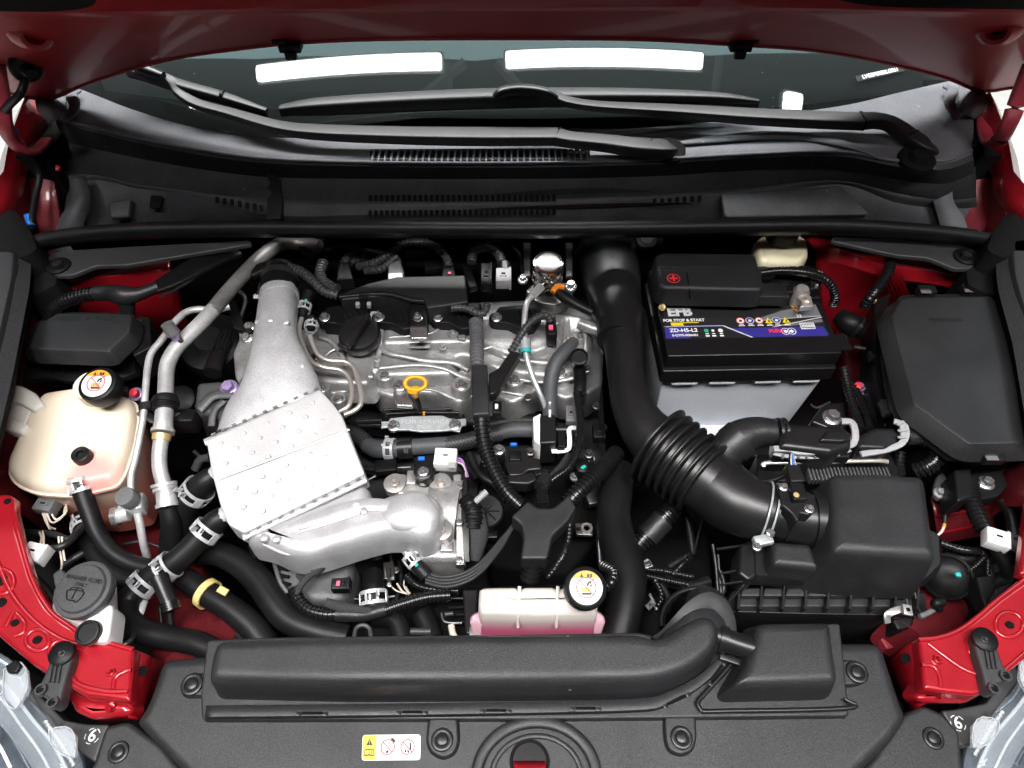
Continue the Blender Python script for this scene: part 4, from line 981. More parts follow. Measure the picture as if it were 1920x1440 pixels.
# ---- headlamps
K['lens'] = M('clear_lens', (0.7, 0.78, 0.85), 0.05, spec=.8, alpha=.14)
K['lug'] = M('clear_moulding', (0.75, 0.8, 0.85), 0.1, spec=.7, alpha=.3)
K['reflector'] = M('silvered_reflector', (0.30, 0.36, 0.43), 0.22, metal=.85, var=.6, vscale=26)
def headlamp(lab, f, loc):
    t = thing('headlamp', lab, 'headlamp', loc, 'clear headlamps')
    z = -.02
    b = MB(); b.slab(rnd(PP(f([(-60, 1190), (0, 1225), (40, 1250), (72, 1318), (108, 1345), (150, 1400), (170, 1500), (-80, 1520)]), -.05), .006), prof(.12, .006)); build(b, 'housing', 'reflector', t)
    b = MB(); b.surf([PP(f([(-70, 1196, -.03), (0, 1226, -.026), (32, 1252, -.025), (68, 1318, -.03), (112, 1352, -.034), (150, 1420, -.04), (160, 1500, -.045)])), PP(f([(-80, 1240, -.012), (-8, 1262, -.01), (20, 1290, -.01), (52, 1340, -.014), (92, 1382, -.018), (128, 1440, -.022), (140, 1500, -.03)])), PP(f([(-90, 1330, -.01), (-30, 1340, -.008), (0, 1360, -.008), (34, 1400, -.012), (60, 1440, -.016), (80, 1480, -.02), (90, 1510, -.03)]))], 30); build(b, 'lens', 'lens', t, thick=.002)
    # clear locating lugs with white edges
    for q in ([(8, 1256), (30, 1240), (48, 1252), (52, 1290), (28, 1330), (6, 1306)], [(92, 1368), (122, 1362), (140, 1378), (140, 1420), (112, 1412), (94, 1390)]):
        b = MB(); b.slab(rnd(PP(f(q), -.004), .003), prof(.006, .001)); build(b, 'clear_lug', 'lug', t)
        T('lug_edge', 'steel_pale', [(*a, -.003) for a in f(q + q[:1])], 2.5, t, seg=6, sub=2)
    for l, w, m in (([(-20, 1262, -.01), (20, 1296, -.01), (60, 1348, -.012), (100, 1396, -.016), (128, 1450, -.02)], 6, 'lug'), ([(-40, 1280, -.012), (0, 1308, -.012), (40, 1362, -.014), (76, 1412, -.018), (100, 1460, -.02)], 5, 'steel_pale'), ([(-40, 1322, -.02), (0, 1356, -.02), (30, 1396, -.022), (60, 1450, -.025)], 10, 'reflector'), ([(-50, 1360, -.02), (-8, 1390, -.02), (20, 1440, -.022)], 6, 'white')):
        T('trim_strip', m, f(l), w, t, seg=8, hz=.5)
    T('adjuster_screw', 'steel_pale', f([(86, 1352, -.012), (116, 1396, -.014), (140, 1436, -.02)]), 9, t, rib=(.004, .25), seg=10)
    b = MB(); b.slab(rnd(PP(f([(8, 1248), (30, 1236), (40, 1246), (30, 1262), (14, 1262)]), .0), .002), prof(.012, .002)); build(b, 'hook', 'plastic_dark', t)
    return t
headlamp('clear headlamp in the lower left corner', lambda l: l, (60, 1380, -.02))
headlamp('clear headlamp in the lower right corner', lambda l: [(1965 - a[0], a[1] - 18, *a[2:]) for a in l], (1890, 1380, -.02))
def six_bracket(lab, pts, tx, loc):
    t = thing('lamp_support', lab, 'bracket', loc, 'dark brackets marked 6')
    b = MB(); b.slab(rnd(PP(pts, -.03), .003), prof(.02, .002)); build(b, 'plate', 'plastic_grey_dark', t)
    c = P(*tx, -.0288); text('6', 'ink_white', t, c, .0155, bold=.0003)
    s = S(*tx, -.03)
    for a0 in (25, 95, 165, 235, 305):
        m = MB(); m.disc(c, UP, 14 * s, 6, None, 12.6 * s, a0, a0 + 40); build(m, 'dashed_circle', 'ink_white', t, recalc=False)
six_bracket('dark bracket marked 6 beside the left headlamp', [(60, 1290), (120, 1350), (165, 1358), (205, 1358), (196, 1380), (178, 1430), (150, 1410), (100, 1360), (50, 1310)], (173, 1380), (173, 1380, -.03))
six_bracket('dark bracket marked 6 beside the right headlamp', [(1900, 1240), (1850, 1318), (1790, 1330), (1765, 1332), (1782, 1360), (1800, 1400), (1830, 1395), (1870, 1330), (1915, 1270)], (1796, 1356), (1796, 1356, -.03))

# ---- pressure cap with warning disc
def pressure_cap(par, px, py, z, R_, tilt, h=.022, sub='108kPa'):
    """black screw cap with its round warning sticker; R_ radius in px; tilt = axis"""
    c = P(px, py, z); s = S(px, py, z); ax = Vector(tilt).normalized(); r = R_ * s
    m = MB(); m.lathe(c - ax * h, ax, [(r * .8, -.004), (r * .97, 0), (r, .003), (r * 1.02, h * .5), (r, h - .004), (r * .95, h - .001), (r * .86, h), (r * .82, h - .0012), (r * .78, h - .0012)], 44)
    cap = build(m, 'cap', 'rubber', par)
    x = (Vector((1, 0, 0)) - ax * ax.x).normalized(); y = ax.cross(x); rr = r * .77
    m = MB(); m.disc(c + ax * .0004, ax, rr, 44, x); build(m, 'warning_disc', 'paper', cap, recalc=False)
    c1 = c + ax * .0008
    ch = math.asin(.56); n = 14
    arc = [c1 + (x * math.cos(ch + (math.pi - 2 * ch) * k / n) + y * math.sin(ch + (math.pi - 2 * ch) * k / n)) * rr for k in range(n + 1)]
    m = MB(); m.add(arc, [list(range(n + 1))]); build(m, 'orange_band', 'ink_orange', cap, recalc=False)
    def q(u, v, hh=.0012): return c + ax * hh + x * (u * rr) + y * (v * rr)
    m = MB(); m.add([q(-.38, .6), q(-.14, .6), q(-.26, .86)], [[0, 1, 2]])
    m.add([q(.08, .6), q(.22, .57), q(.22, .8), q(.08, .83)], [[0, 1, 2, 3]]); m.add([q(.25, .57), q(.39, .6), q(.39, .83), q(.25, .8)], [[0, 1, 2, 3]])
    # hand over an open filler: finger, wrist, steam base
    m.add([q(-.28, -.3), q(.3, -.3), q(.3, -.42), q(-.28, -.42)], [[0, 1, 2, 3]])
    m.add([q(.02, .1), q(.08, .3), q(.3, .42), q(.36, .34), q(.2, .24), q(.1, .06)], [[0, 1, 2, 3, 4, 5]])
    m.add([q(.3, .3), q(.36, .1), q(.24, .02), q(.22, .12), q(.27, .16), q(.24, .28)], [[0, 1, 2, 3, 4, 5]])
    m.add([q(.36, .48), q(.48, .56), q(.52, .5), q(.42, .42)], [[0, 1, 2, 3]])
    build(m, 'pictogram', 'ink_black', cap, recalc=False)
    m = MB()
    for k in range(5): m.add([q(-.28 + k * .115, -.28), q(-.2 + k * .115, -.28), q(-.2 + k * .115, .04 - .03 * (k % 2)), q(-.28 + k * .115, .04 - .03 * (k % 2))], [[0, 1, 2, 3]])
    build(m, 'steam_mark', 'ink_orange', cap, recalc=False)
    ban(cap, c + ax * .0016, rr * .62, x, y, .09)
    if sub: text(sub, 'grey', cap, q(0, -.78), rr * .17, x, y)
    return cap
# ---- front coolant tank
ct = thing('coolant_tank', 'white expansion tank with pink coolant beside the intake duct', 'coolant tank', (1010, 1140, 0))
K['tank_skirt'] = M('pale_pink_tank_plastic', (.72, .42, .5), .35)
K['tank_front'] = level_mat('tank_plastic_front', (0.80, 0.74, 0.69), (0.76, 0.13, 0.28), -.046, -.004)
tp = [(898, 1099), (910, 1096), (966, 1095), (975, 1099), (984, 1095), (1038, 1095), (1046, 1099), (1056, 1096), (1110, 1096), (1124, 1104), (1122, 1138), (1120, 1146), (1010, 1149), (900, 1146), (896, 1130)]
b = MB(); b.slab(rnd(PP(tp, .012), .004), [(-.10, -.004), (-.03, -.001), (-.012, 0), (-.006, .002), (-.002, .006), (0, .011), (0, .014)]); build(b, 'tank', 'tank_front', ct)
b = MB(); b.slab(rnd(PP([(882, 1152), (900, 1142), (1120, 1142), (1134, 1152), (1136, 1168), (880, 1168)], -.022), .004), [(-.09, 0), (-.004, 0), (0, .003), (0, .006)]); build(b, 'skirt', 'tank_skirt', ct)
for x in (974, 1046): T('seam', 'tank_front', [(x, 1100, .012), (x - 2, 1140, .008), (x - 3, 1175, -.02)], 7, ct, seg=8)
b = MB(); b.lathe(P(1098, 1112, -.01), (0, -.25, 1), [(.017, 0), (.017, .03)], 32); build(b, 'filler_neck', 'tank_front', ct)
pressure_cap(ct, 1099, 1102, .045, 40, (.02, -.30, 1))
T('overflow_hose', 'loom', [(1128, 1104, .01), (1146, 1092, .01), (1150, 1074, 0), (1130, 1060, -.02)], 22, ct, rib=(.0055, .2))
# ================================================================ LEFT SIDE
# ---- fuse / relay box
rb = thing('relay_box', 'small black relay box with sloped lid behind the cream coolant tank', 'relay box', (150, 630, .02))
lid = [(72, 603), (88, 598), (108, 586), (242, 588), (248, 594), (243, 622), (205, 658), (198, 660), (58, 655), (54, 648)]
b = MB(); b.slab(rnd(PP(lid, .03), .003), [(-.022, -.006), (-.016, -.005), (-.004, -.0005), (-.0025, 0), (-.0006, .0012), (0, .003), (0, .005)]); build(b, 'lid', 'plastic', rb)
b = MB(); b.slab(rnd(PP([(64, 606), (104, 584), (250, 586), (256, 628), (212, 672), (204, 676), (50, 672), (46, 655)], .008), .003), [(-.008, 0), (-.001, 0), (0, .001), (0, .003)]); build(b, 'lid_rim', 'plastic_smooth', rb)
b = MB(); b.slab(rnd(PP([(66, 610), (104, 590), (248, 590), (252, 630), (210, 674), (58, 676)], -.001), .003), [(-.08, .008), (-.012, .001), (0, 0)]); build(b, 'base', 'plastic_dark', rb)
for x in (92, 118, 150, 182): T('rib', 'plastic_dark', [(x, 684, -.012), (x + 2, 712, -.03)], 3, rb, seg=6)
b = MB(); b.slab(rnd(PP([(240, 600), (262, 592), (280, 594), (284, 650), (250, 668), (244, 640)], .004), .003), prof(.05, .002)); build(b, 'side_latch', 'plastic_dark', rb)
for y in (600, 612, 624): b = MB(); b.box(P(262, y, .0055), (.012, .004, .002), r=.0006); build(b, 'latch_bar', 'plastic_smooth', rb)
text('RELAY & FUSE', 'emboss', rb, P(159, 597, .0305), .0125, sx=1.05)
text('E8', 'emboss', rb, P(74, 682, -.01), .009, Vector((1, 0, 0)), Vector((0, .5, .86)))
# dark tray beneath it
T('mounting_tray', 'plastic_dark', [(30, 712, -.03), (90, 700, -.03), (150, 706, -.032), (230, 700, -.034), (258, 690, -.03)], 34, rb, hz=.5, ex=4)
# ---- loom behind it
lm = thing('left_loom', 'ribbed black loom arching over the left strut tower', 'wiring loom', (160, 556, .02))
T('conduit', 'loom', [(92, 598, .012), (98, 582, .022), (118, 566, .03), (150, 555, .034), (182, 550, .035)], [20, 25, 27, 27, 27], lm, rib=(.0048, .16))
T('taped_joint', 'tape', [(180, 550, .035), (206, 549, .036), (232, 554, .036), (256, 552, .036), (278, 545, .036), (296, 538, .036)], [29, 31, 38, 28, 22, 22], lm, seg=14)
T('taped_branch', 'tape', [(232, 556, .034), (238, 572, .02), (240, 592, .0)], [30, 28, 26], lm)
T('flat_duct', 'plastic_dark', [(292, 540, .036), (330, 522, .036), (390, 490, .03), (440, 470, .02)], [30, 44, 50, 46], lm, hz=.3, ex=5, seg=20)
T('duct_edge', 'plastic_smooth', [(300, 558, .03), (345, 534, .034), (400, 498, .03)], 5, lm, seg=6)
# ---- support plate with bolt
def stay(lab, pts, bx, f, loc):
    t = thing('cowl_stay', lab, 'bracket', loc, 'black brackets under the weatherstrip ends')
    b = MB(); b.slab(rnd(PP(f(pts), .045), .006), prof(.006, .002)); build(b, 'plate', 'plastic_grey_dark', t)
    x, y = f([bx])[0]
    m = MB(); m.lathe(P(x, y, .046), UP, [(.0165, -.002), (.0165, .002), (.015, .003)], 26); build(m, 'washer', 'plastic_dark', t)
    B(t, x, y, .049, 30, 'plastic_smooth')
stay('black bracket under the left end of the weatherstrip', [(85, 492), (92, 478), (112, 470), (240, 462), (470, 450), (470, 458), (300, 486), (236, 497), (180, 498), (160, 506), (132, 517), (104, 517), (90, 508)], (110, 499), lambda l: l, (110, 499, .045))
stay('black bracket under the right end of the weatherstrip', [(1836, 488), (1830, 470), (1808, 460), (1680, 448), (1560, 444), (1560, 452), (1680, 478), (1742, 484), (1772, 496), (1790, 504), (1818, 504), (1832, 498)], (1810, 482), lambda l: l, (1810, 482, .045))
# ---- main coolant tank
mt = thing('coolant_tank', 'large cream coolant tank at left with a pink stain round its hose', 'coolant tank', (130, 820, 0))
K['tank_main'] = level_mat('tank_plastic_left', (0.86, 0.74, 0.585), (0.74, 0.24, 0.17), -.10, -.008, patch=((P(165, 888, 0).x, P(165, 888, 0).y, 0), .048, (0.90, 0.36, 0.33)))
out = [(62, 748), (78, 730), (152, 719), (232, 736), (246, 748), (248, 776), (240, 826), (222, 878), (208, 898), (150, 912), (120, 916), (56, 912), (20, 896), (6, 876), (8, 856), (34, 800)]
b = MB(); b.slab(rnd(PP(out, -.006), [.012, .02, .01, .02, .012, .01, .02, .02, .02, .01, .01, .02, .02, .016, .016, .02]), [(-.14, .012), (-.026, .001), (-.020, 0), (-.0195, -.0028), (-.0155, -.0028), (-.015, 0), (-.006, .0022), (-.002, .006), (.0, .011), (.0012, .02), (.0012, .026)]); build(b, 'tank', 'tank_main', mt, sharp=45)
for q in ([(-20, 728), (0, 728), (14, 718), (40, 722), (66, 736), (82, 758), (60, 768), (30, 752), (-20, 752)], [(-20, 762), (0, 768), (30, 784), (54, 796), (40, 812), (14, 806), (-20, 788)]):
    b = MB(); b.slab(rnd(PP(q, .004), .004), prof(.016, .004)); build(b, 'mounting_arm', 'white_bracket', mt)
b = MB(); b.slab(rnd(PP([(-20, 740), (60, 762), (44, 800), (-20, 776)], -.006), .003), prof(.006, .002)); build(b, 'arm_web', 'white_bracket', mt)
B(mt, 4, 734, .008, 22)
b = MB(); c = P(185, 738, -.004); b.lathe(c, (0, -.1, 1), [(.021, -.012), (.021, .022)], 36); build(b, 'filler_neck', 'tank_main', mt)
pressure_cap(mt, 181, 719, .04, 36, (-.02, -.22, 1), sub='')
b = MB(); c = P(156, 857, -.002); b.lathe(c, (.05, -.1, 1), [(.011, -.004), (.011, .004), (.0104, .0085), (.0088, .0094), (.005, .0088), (.0035, .006), (.001, .006)], 28); build(b, 'plug', 'rubber', mt)
T('breather_stub', 'rubber', [(224, 736, -.012), (243, 734, -.014)], 22, mt, label='short black stub')
T('hose_spigot', 'tank_main', [(146, 890, -.01), (152, 916, -.026)], 38, mt)
T('lower_spigot', 'tank_main', [(148, 950, -.10), (154, 985, -.115)], 34, mt)
# ---- refrigerant pipes
ac = thing('refrigerant_pipe', 'thick grey aluminium pipe running down beside the coolant tank', 'pipe', (310, 740, .02))
T('rear_tube', 'alu_pipe_dark', [(600, 462, -.0), (560, 456, .0), (526, 458, .01), (492, 481, .02), (452, 520, .028), (420, 556, .032), (398, 584, .034)], [26, 26, 26, 27, 27, 28, 28], ac)
T('front_tube', 'alu_pipe', [(400, 580, .034), (376, 606, .036), (350, 632, .036), (328, 656, .034), (314, 684, .03), (311, 720, .024), (310, 755, .02)], 28, ac)
T('rubber_sleeve', 'rubber', [(311, 746, .021), (310, 770, .018)], [44, 44], ac, seg=20)
T('sleeve_groove', 'rubber', [(311, 752, .021), (310, 758, .02)], [49, 49], ac, seg=20)
T('fitting', 'alu_pipe', [(309, 764, .018), (307, 790, .014), (306, 808, .01)], [32, 33, 36], ac, seg=20)
T('fitting_flange', 'alu_pipe', [(306, 806, .011), (305, 812, .01)], [42, 42], ac, seg=20)
T('collar', 'brass', [(304, 814, .008), (302, 826, .005)], [34, 32], ac, seg=20)
T('lower_tube', 'alu_pipe', [(303, 822, .006), (299, 850, -.002), (300, 880, -.012), (308, 910, -.022)], 27, ac)
T('coupling', 'alu_pipe', [(308, 908, -.022), (310, 918, -.026), (311, 922, -.027), (314, 944, -.034)], [38, 44, 36, 38], ac, seg=20)
T('coupling_flange', 'alu_pipe', [(307, 906, -.021), (308, 912, -.023)], [46, 46], ac, seg=22)
T('coupling_ring', 'alu_pipe', [(314, 944, -.035), (315, 952, -.037)], [42, 42], ac, seg=22)
T('hose_end', 'rubber', [(315, 950, -.037), (322, 985, -.055), (326, 1030, -.09)], [34, 38, 38], ac)
T('service_neck', 'chrome', [(340, 642, .038), (330, 630, .05)], [16, 18], ac)
T('service_valve', 'purple', [(331, 634, .047), (325, 624, .056)], 18, ac)
T('service_cap', 'grey_mid', [(326, 626, .055), (312, 607, .07)], [25, 23], ac, seg=18)
tp2 = thing('refrigerant_pipe', 'thin aluminium pipe left of the thick one, ending in a valve block', 'pipe', (270, 750, .02))
T('tube', 'alu_pipe', [(430, 575, .022), (400, 582, .024), (372, 580, .028), (348, 586, .032), (328, 604, .034), (306, 634, .034), (284, 662, .032), (277, 690, .028), (273, 730, .022), (269, 780, .012), (262, 820, .002), (254, 860, -.01), (246, 895, -.02), (246, 925, -.03)], 13, tp2)
T('clip', 'plastic_smooth', [(274, 756, .018), (274, 768, .016)], 24, tp2, ex=5, hz=.7)
b = MB(); q = S(250, 945, -.03); b.box(P(250, 948, -.034), (44 * q, 34 * q, 30 * q), Matrix.Rotation(rad(12), 3, 'Z'), r=.002); build(b, 'valve_block', 'alu_pipe', tp2)
T('valve_port', 'alu_pipe', [(242, 962, -.032), (216, 968, -.032)], [30, 30], tp2, seg=20)
T('port_ring', 'steel', [(222, 967, -.032), (212, 969, -.032)], [38, 36], tp2, seg=20)
b = MB(); c = P(239, 934, -.014); b.lathe(c, (-.1, -.15, 1), [(.0115, -.008), (.0118, .006), (.011, .0075), (.003, .008)], 24); build(b, 'service_cap', 'grey_mid', tp2)
T('lower_tube', 'alu_pipe', [(258, 962, -.035), (263, 985, -.045), (268, 1015, -.06), (276, 1045, -.085)], [15, 15, 14, 14], tp2)
pc = thing('pipe_clip', 'black clip holding both aluminium pipes', 'clip', (290, 780, .01))
T('bar', 'plastic_smooth', [(262, 772, .012), (300, 790, .006), (335, 772, .006)], 16, pc, ex=4, hz=.5)
b = MB(); b.box(P(350, 790, -.01), (.03, .02, .03), r=.003); build(b, 'body', 'plastic_dark', pc)
# ---- engine mount left
em = thing('engine_mount', 'dark cast alloy engine mount with a violet bolt', 'engine mount', (410, 750, -.02))
b = MB(); b.slab(rnd(PP([(368, 716), (410, 712), (446, 720), (462, 760), (455, 800), (410, 812), (404, 780), (368, 772), (362, 762)], -.02), .006), prof(.12, .008, .01)); build(b, 'casting', 'alu_dark', em)
T('casting_rib', 'alu_dark', [(372, 768, -.016), (400, 742, -.012), (440, 738, -.012)], 22, em, hz=.5)
T('casting_rib', 'alu_dark', [(396, 800, -.02), (402, 770, -.015), (420, 752, -.013)], 14, em, hz=.6)
B(em, 428, 726, -.006, 34, 'purple', axis=(0, -.25, 1))
text('S', 'alu_cast', em, P(420, 782, -.0165), .010)
mb2 = thing('mount_bolt', 'small violet bolt with red core right of the coolant tank cap', 'bolt', (253, 738, 0))
B(mb2, 253, 738, -.01, 26, 'purple', axis=(0, -.4, 1)); b = MB(); b.lathe(P(251, 736, -.002), (0, -.4, 1), [(.005, -.004), (.005, .002), (.003, .003)], 16); build(b, 'core', 'ink_red', mb2)
# dark lumps between the pipes and mount
fl2 = thing('pump_housing', 'dark pump housing half hidden behind the thick aluminium pipe', 'pump', (350, 700, -.06))
b = MB(); b.lathe(P(395, 640, -.06), (0, -.3, 1), [(.05, -.12), (.05, -.01), (.046, 0), (.03, .004), (.02, .012)], 32); build(b, 'body', 'plastic_dark', fl2)
T('port', 'plastic_smooth', [(398, 700, -.05), (408, 670, -.05), (424, 640, -.05)], [34, 30, 26], fl2)
for k in range(4): T('fin', 'plastic_smooth', [(396 + 8 * k, 660 - 2 * k, -.038), (410 + 8 * k, 626 - 2 * k, -.038)], 4, fl2, seg=6)
b = MB(); b.lathe(P(338, 748, -.05), (0, -.4, 1), [(.02, -.02), (.02, .0), (.016, .003), (.004, .003)], 24); build(b, 'cap', 'plastic_dark', fl2)
# ---- hoses at lower left
def hose(lab, pts, w, mat='rubber', clamps=(), name='coolant_hose', group=None, seg=16):
    t = thing(name, lab, 'hose', pts[len(pts) // 2], group)
    T('tube', mat, pts, w, t, seg=seg)
    ww = list(w) if hasattr(w, '__len__') else [w] * len(pts)
    for a, c, cw_, *k in clamps: hose_clamp(t, (a, c), cw_, k[0] if k else 20)
    return t
hose('upper black hose from the cream tank curving down to the tee', [(148, 896, -.012), (154, 920, -.02), (166, 955, -.03), (184, 1000, -.042), (212, 1036, -.05), (252, 1058, -.056), (300, 1068, -.058), (330, 1066, -.06)], [33, 34, 33, 32, 32, 33, 34, 34], clamps=(((148, 900, -.013), (154, 920, -.02), 34, 26),))
hose('lower black hose from the cream tank following the upper one', [(153, 968, -.085), (158, 996, -.072), (172, 1030, -.064), (198, 1064, -.06), (232, 1086, -.06), (268, 1096, -.06)], [30, 33, 33, 33, 34, 34], clamps=(((154, 980, -.079), (158, 996, -.072), 33, 24),))
hose('thick black hose dropping from beside the heat shield towards the valve block', [(402, 890, -.02), (384, 905, -.026), (362, 928, -.04), (340, 962, -.06), (330, 1000, -.08), (328, 1040, -.1)], [36, 46, 50, 54, 56, 54], clamps=(((376, 914, -.03), (362, 930, -.041), 49, 24),))
hose('thick black S shaped hose from the heat shield to the radiator', [(430, 962, -.02), (408, 976, -.022), (386, 998, -.03), (356, 1030, -.038), (326, 1056, -.044), (290, 1078, -.05), (258, 1104, -.055), (238, 1130, -.058), (240, 1162, -.058), (268, 1184, -.056), (320, 1196, -.054), (370, 1206, -.05), (404, 1222, -.05)], [36, 44, 46, 46, 46, 44, 44, 46, 48, 46, 44, 44, 44],
     clamps=(((394, 988, -.027), (380, 1004, -.031), 46, 24), ((322, 1058, -.044), (306, 1070, -.048), 46, 24), ((274, 1090, -.052), (262, 1102, -.054), 46, 24)))
for (pts, w, lab) in (([(416, 876, -.012), (394, 898, -.022)], 30, 'upper'), ([(440, 952, -.012), (414, 972, -.02)], 34, 'lower')):
    t = thing('pipe_stub', 'white metal pipe stub under the %s left corner of the heat shield' % lab, 'pipe', pts[0], 'pale pipe stubs beside the heat shield')
    T('tube', 'alu_white', pts, w, t); T('yellow_mark', 'ink_yellow', [(pts[1][0] + 7, pts[1][1] - 6, pts[1][2] + .0045), (pts[1][0] + 4, pts[1][1] - 1, pts[1][2] + .0045)], 6, t, seg=6)
tee = thing('hose_tee', 'black plastic tee piece with a ribbed bleed nozzle', 'hose fitting', (310, 1110, -.06))
T('body', 'plastic_smooth', [(330, 1050, -.05), (300, 1080, -.052), (262, 1110, -.056)], 40, tee)
T('nozzle', 'plastic_smooth', [(298, 1082, -.03), (308, 1106, -.034), (318, 1130, -.038)], [34, 30, 28], tee, seg=18)
T('nozzle_cap', 'loom', [(317, 1128, -.038), (322, 1146, -.042)], [34, 34], tee, rib=(.003, .1), seg=18)
hose('black hose with a yellow clip running to the radiator cover', [(332, 1076, -.075), (360, 1094, -.074), (396, 1118, -.074), (434, 1142, -.076), (470, 1172, -.08), (500, 1210, -.085)], [40, 44, 46, 48, 50, 50])
hose('thick black hose sweeping under the heat shield into the radiator', [(372, 1036, -.075), (410, 1038, -.072), (452, 1058, -.07), (486, 1090, -.07), (512, 1128, -.07), (540, 1160, -.072), (590, 1182, -.074), (650, 1196, -.08)], [44, 46, 50, 52, 52, 52, 50, 48])
hose('short dark hose behind the yellow clip', [(380, 1120, -.11), (420, 1150, -.11), (448, 1180, -.11), (470, 1210, -.11)], 46)
yc = thing('hose_clip', 'pale yellow plastic clip round a black hose', 'clip', (392, 1116, -.06))
a, c = P(376, 1105, -.074), P(402, 1122, -.074); ax = (c - a).normalized(); m0 = (a + c) / 2; x = ax.cross(UP).normalized(); y = x.cross(ax); r = 25 * S(390, 1114, -.074)
m = MB()
for rr, h in (((r, -.005), (r + .0022, -.005)),): pass
m.ring_loft([[m0 + ax * h + (x * math.cos(t) + y * math.sin(t)) * q for t in [rad(-50 + 10 * k) for k in range(29)]] for q, h in ((r, -.0042), (r + .0022, -.0042), (r + .0022, .0042), (r, .0042), (r, -.0042))], False, False, False); build(m, 'ring', 'yellow_pale', yc)
b = MB(); b.box(P(418, 1108, -.058), (.013, .008, .004), Matrix.Rotation(rad(-25), 3, 'Z'), r=.001); build(b, 'tab', 'yellow_pale', yc)
# ---- washer filler
K['cap_grey'] = M('faded_grey_cap', (0.05, 0.051, 0.054), 0.5, grain=.4, bump=.15, bscale=800, var=.1)
wf = thing('washer_filler', 'grey washer fluid cap on a white neck in the lower left', 'washer filler', (155, 1110, 0))
b = MB(); b.tube(PP([(160, 1120, -.012), (168, 1150, -.03), (176, 1180, -.05)]), [.030, .027, .024], seg=26, sub=6); build(b, 'neck', 'white', wf)
b = MB(); b.slab(rnd(PP([(152, 1166), (180, 1146), (206, 1130), (211, 1140), (204, 1192), (196, 1203), (150, 1203), (145, 1192)], .014), .006), prof(.03, .004)); build(b, 'neck_skirt', 'white', wf)
cax = Vector((-.05, -.10, 1)); c = P(155, 1105, .024); q = S(155, 1105, .024) * .97
b = MB(); b.lathe(c, cax, [(54 * q, -.010), (56 * q, -.006), (56 * q, -.001), (54 * q, .001), (47 * q, .0015), (45 * q, .004), (44 * q, .0046), (30 * q, .0050)], 44); build(b, 'cap', 'cap_grey', wf)

b = MB(); b.slab(rnd(PP([(98, 1076), (112, 1066), (122, 1072), (112, 1100), (102, 1100)], -.006), .003), prof(.006, .002)); build(b, 'cap_tab', 'cap_grey', wf)
cx = (Vector((.98, .16, .0)) - cax * .0); n_ = cax.normalized(); xd = (Vector((.98, -.17, 0)) - n_ * n_.dot(Vector((.98, -.17, 0)))).normalized(); yd = n_.cross(xd)
cc = c + n_ * .0052
text('WASHER FLUID', 'emboss', wf, cc + yd * (17 * q), 11 * q, xd, yd, bold=.0002)
text('ONLY', 'emboss', wf, cc + yd * (6 * q), 9.5 * q, xd, yd, bold=.0002)
def wq(u, v): return cc + n_ * .0002 + xd * (u * q) + yd * (v * q)
def stroke(par, pts, w, mat, name, fn):
    b = MB(); b.tube([fn(*p) for p in pts], w, seg=6, sub=2); return build(b, name, mat, par)
stroke(wf, [(-22, -8), (-10, -5), (2, -5), (14, -8), (8, -26), (0, -24), (-14, -24), (-22, -8)], .0007, 'emboss', 'washer_symbol', wq)
stroke(wf, [(-5, -22), (-4, 0)], .0006, 'emboss', 'washer_symbol', wq)
stroke(wf, [(-4, 0), (-14, -1), (-18, -5)], .0006, 'emboss', 'washer_symbol', wq); stroke(wf, [(-4, 0), (6, -1), (10, -5)], .0006, 'emboss', 'washer_symbol', wq)
b = MB(); b.lathe(P(167, 1187, .0155), (0, -.15, 1), [(.0125, -.002), (.0125, .003), (.0115, .0042), (.0095, .0044), (.009, .003), (.001, .003)], 28); build(b, 'plug', 'rubber', wf)
# ---- lamp wiring in the lower left
def connector(lab, px, py, z, sx, sy, sz, ang, mat, loc_cat='connector', tilt=0, group=None, detail=True):
    t = thing('connector', lab, loc_cat, (px, py, z), group)
    q = S(px, py, z); R = Matrix.Rotation(rad(ang), 3, 'Z') @ Matrix.Rotation(rad(tilt), 3, 'X')
    c = P(px, py, z)
    b = MB(); b.box(c, (sx * q, sy * q, sz * q), R, r=.0015); build(b, 'housing', mat, t)
    if detail:
        b = MB(); b.box(c + R @ Vector((0, 0, sz * q / 2)), (sx * q * .5, sy * q * .34, .003), R, r=.0008); build(b, 'latch', mat, t)
        b = MB(); b.box(c + R @ Vector((0, 0, sz * q / 2 + .0013)), (sx * q * .26, sy * q * .12, .001), R); build(b, 'latch_slot', 'void', t)
        b = MB(); b.box(c + R @ Vector((sx * q * .44, 0, 0)), (sx * q * .16, sy * q * 1.08, sz * q * 1.06), R, r=.001); build(b, 'rim', mat, t)
    return t
connector('white connector left of the washer cap', 69, 1038, -.02, 40, 32, 26, -14, 'white')
connector('grey multi pin connector under the cream tank', 88, 950, -.05, 36, 26, 24, -8, 'grey_mid')
def wires(lab, lines, mats, loc, w=4):
    t = thing('wires', lab, 'wires', loc)
    for l, m in zip(lines, mats): T('wire', m, l, w, t, seg=8)
    return t
K['wire_white'] = M('white_wire', (0.62, 0.55, 0.46), .45); K['wire_black'] = M('black_wire', (0.012, .012, .012), .4)
wires('pale wires looping below the grey multi pin connector', [[(80, 962, -.05), (90, 985, -.06), (104, 992, -.07)], [(88, 963, -.05), (98, 980, -.055), (118, 968, -.05), (122, 952, -.06)], [(96, 962, -.05), (106, 974, -.05), (124, 960, -.05), (122, 940, -.06)], [(84, 962, -.05), (92, 990, -.06), (98, 990, -.07)]], ['wire_white'] * 4, (98, 975, -.05))
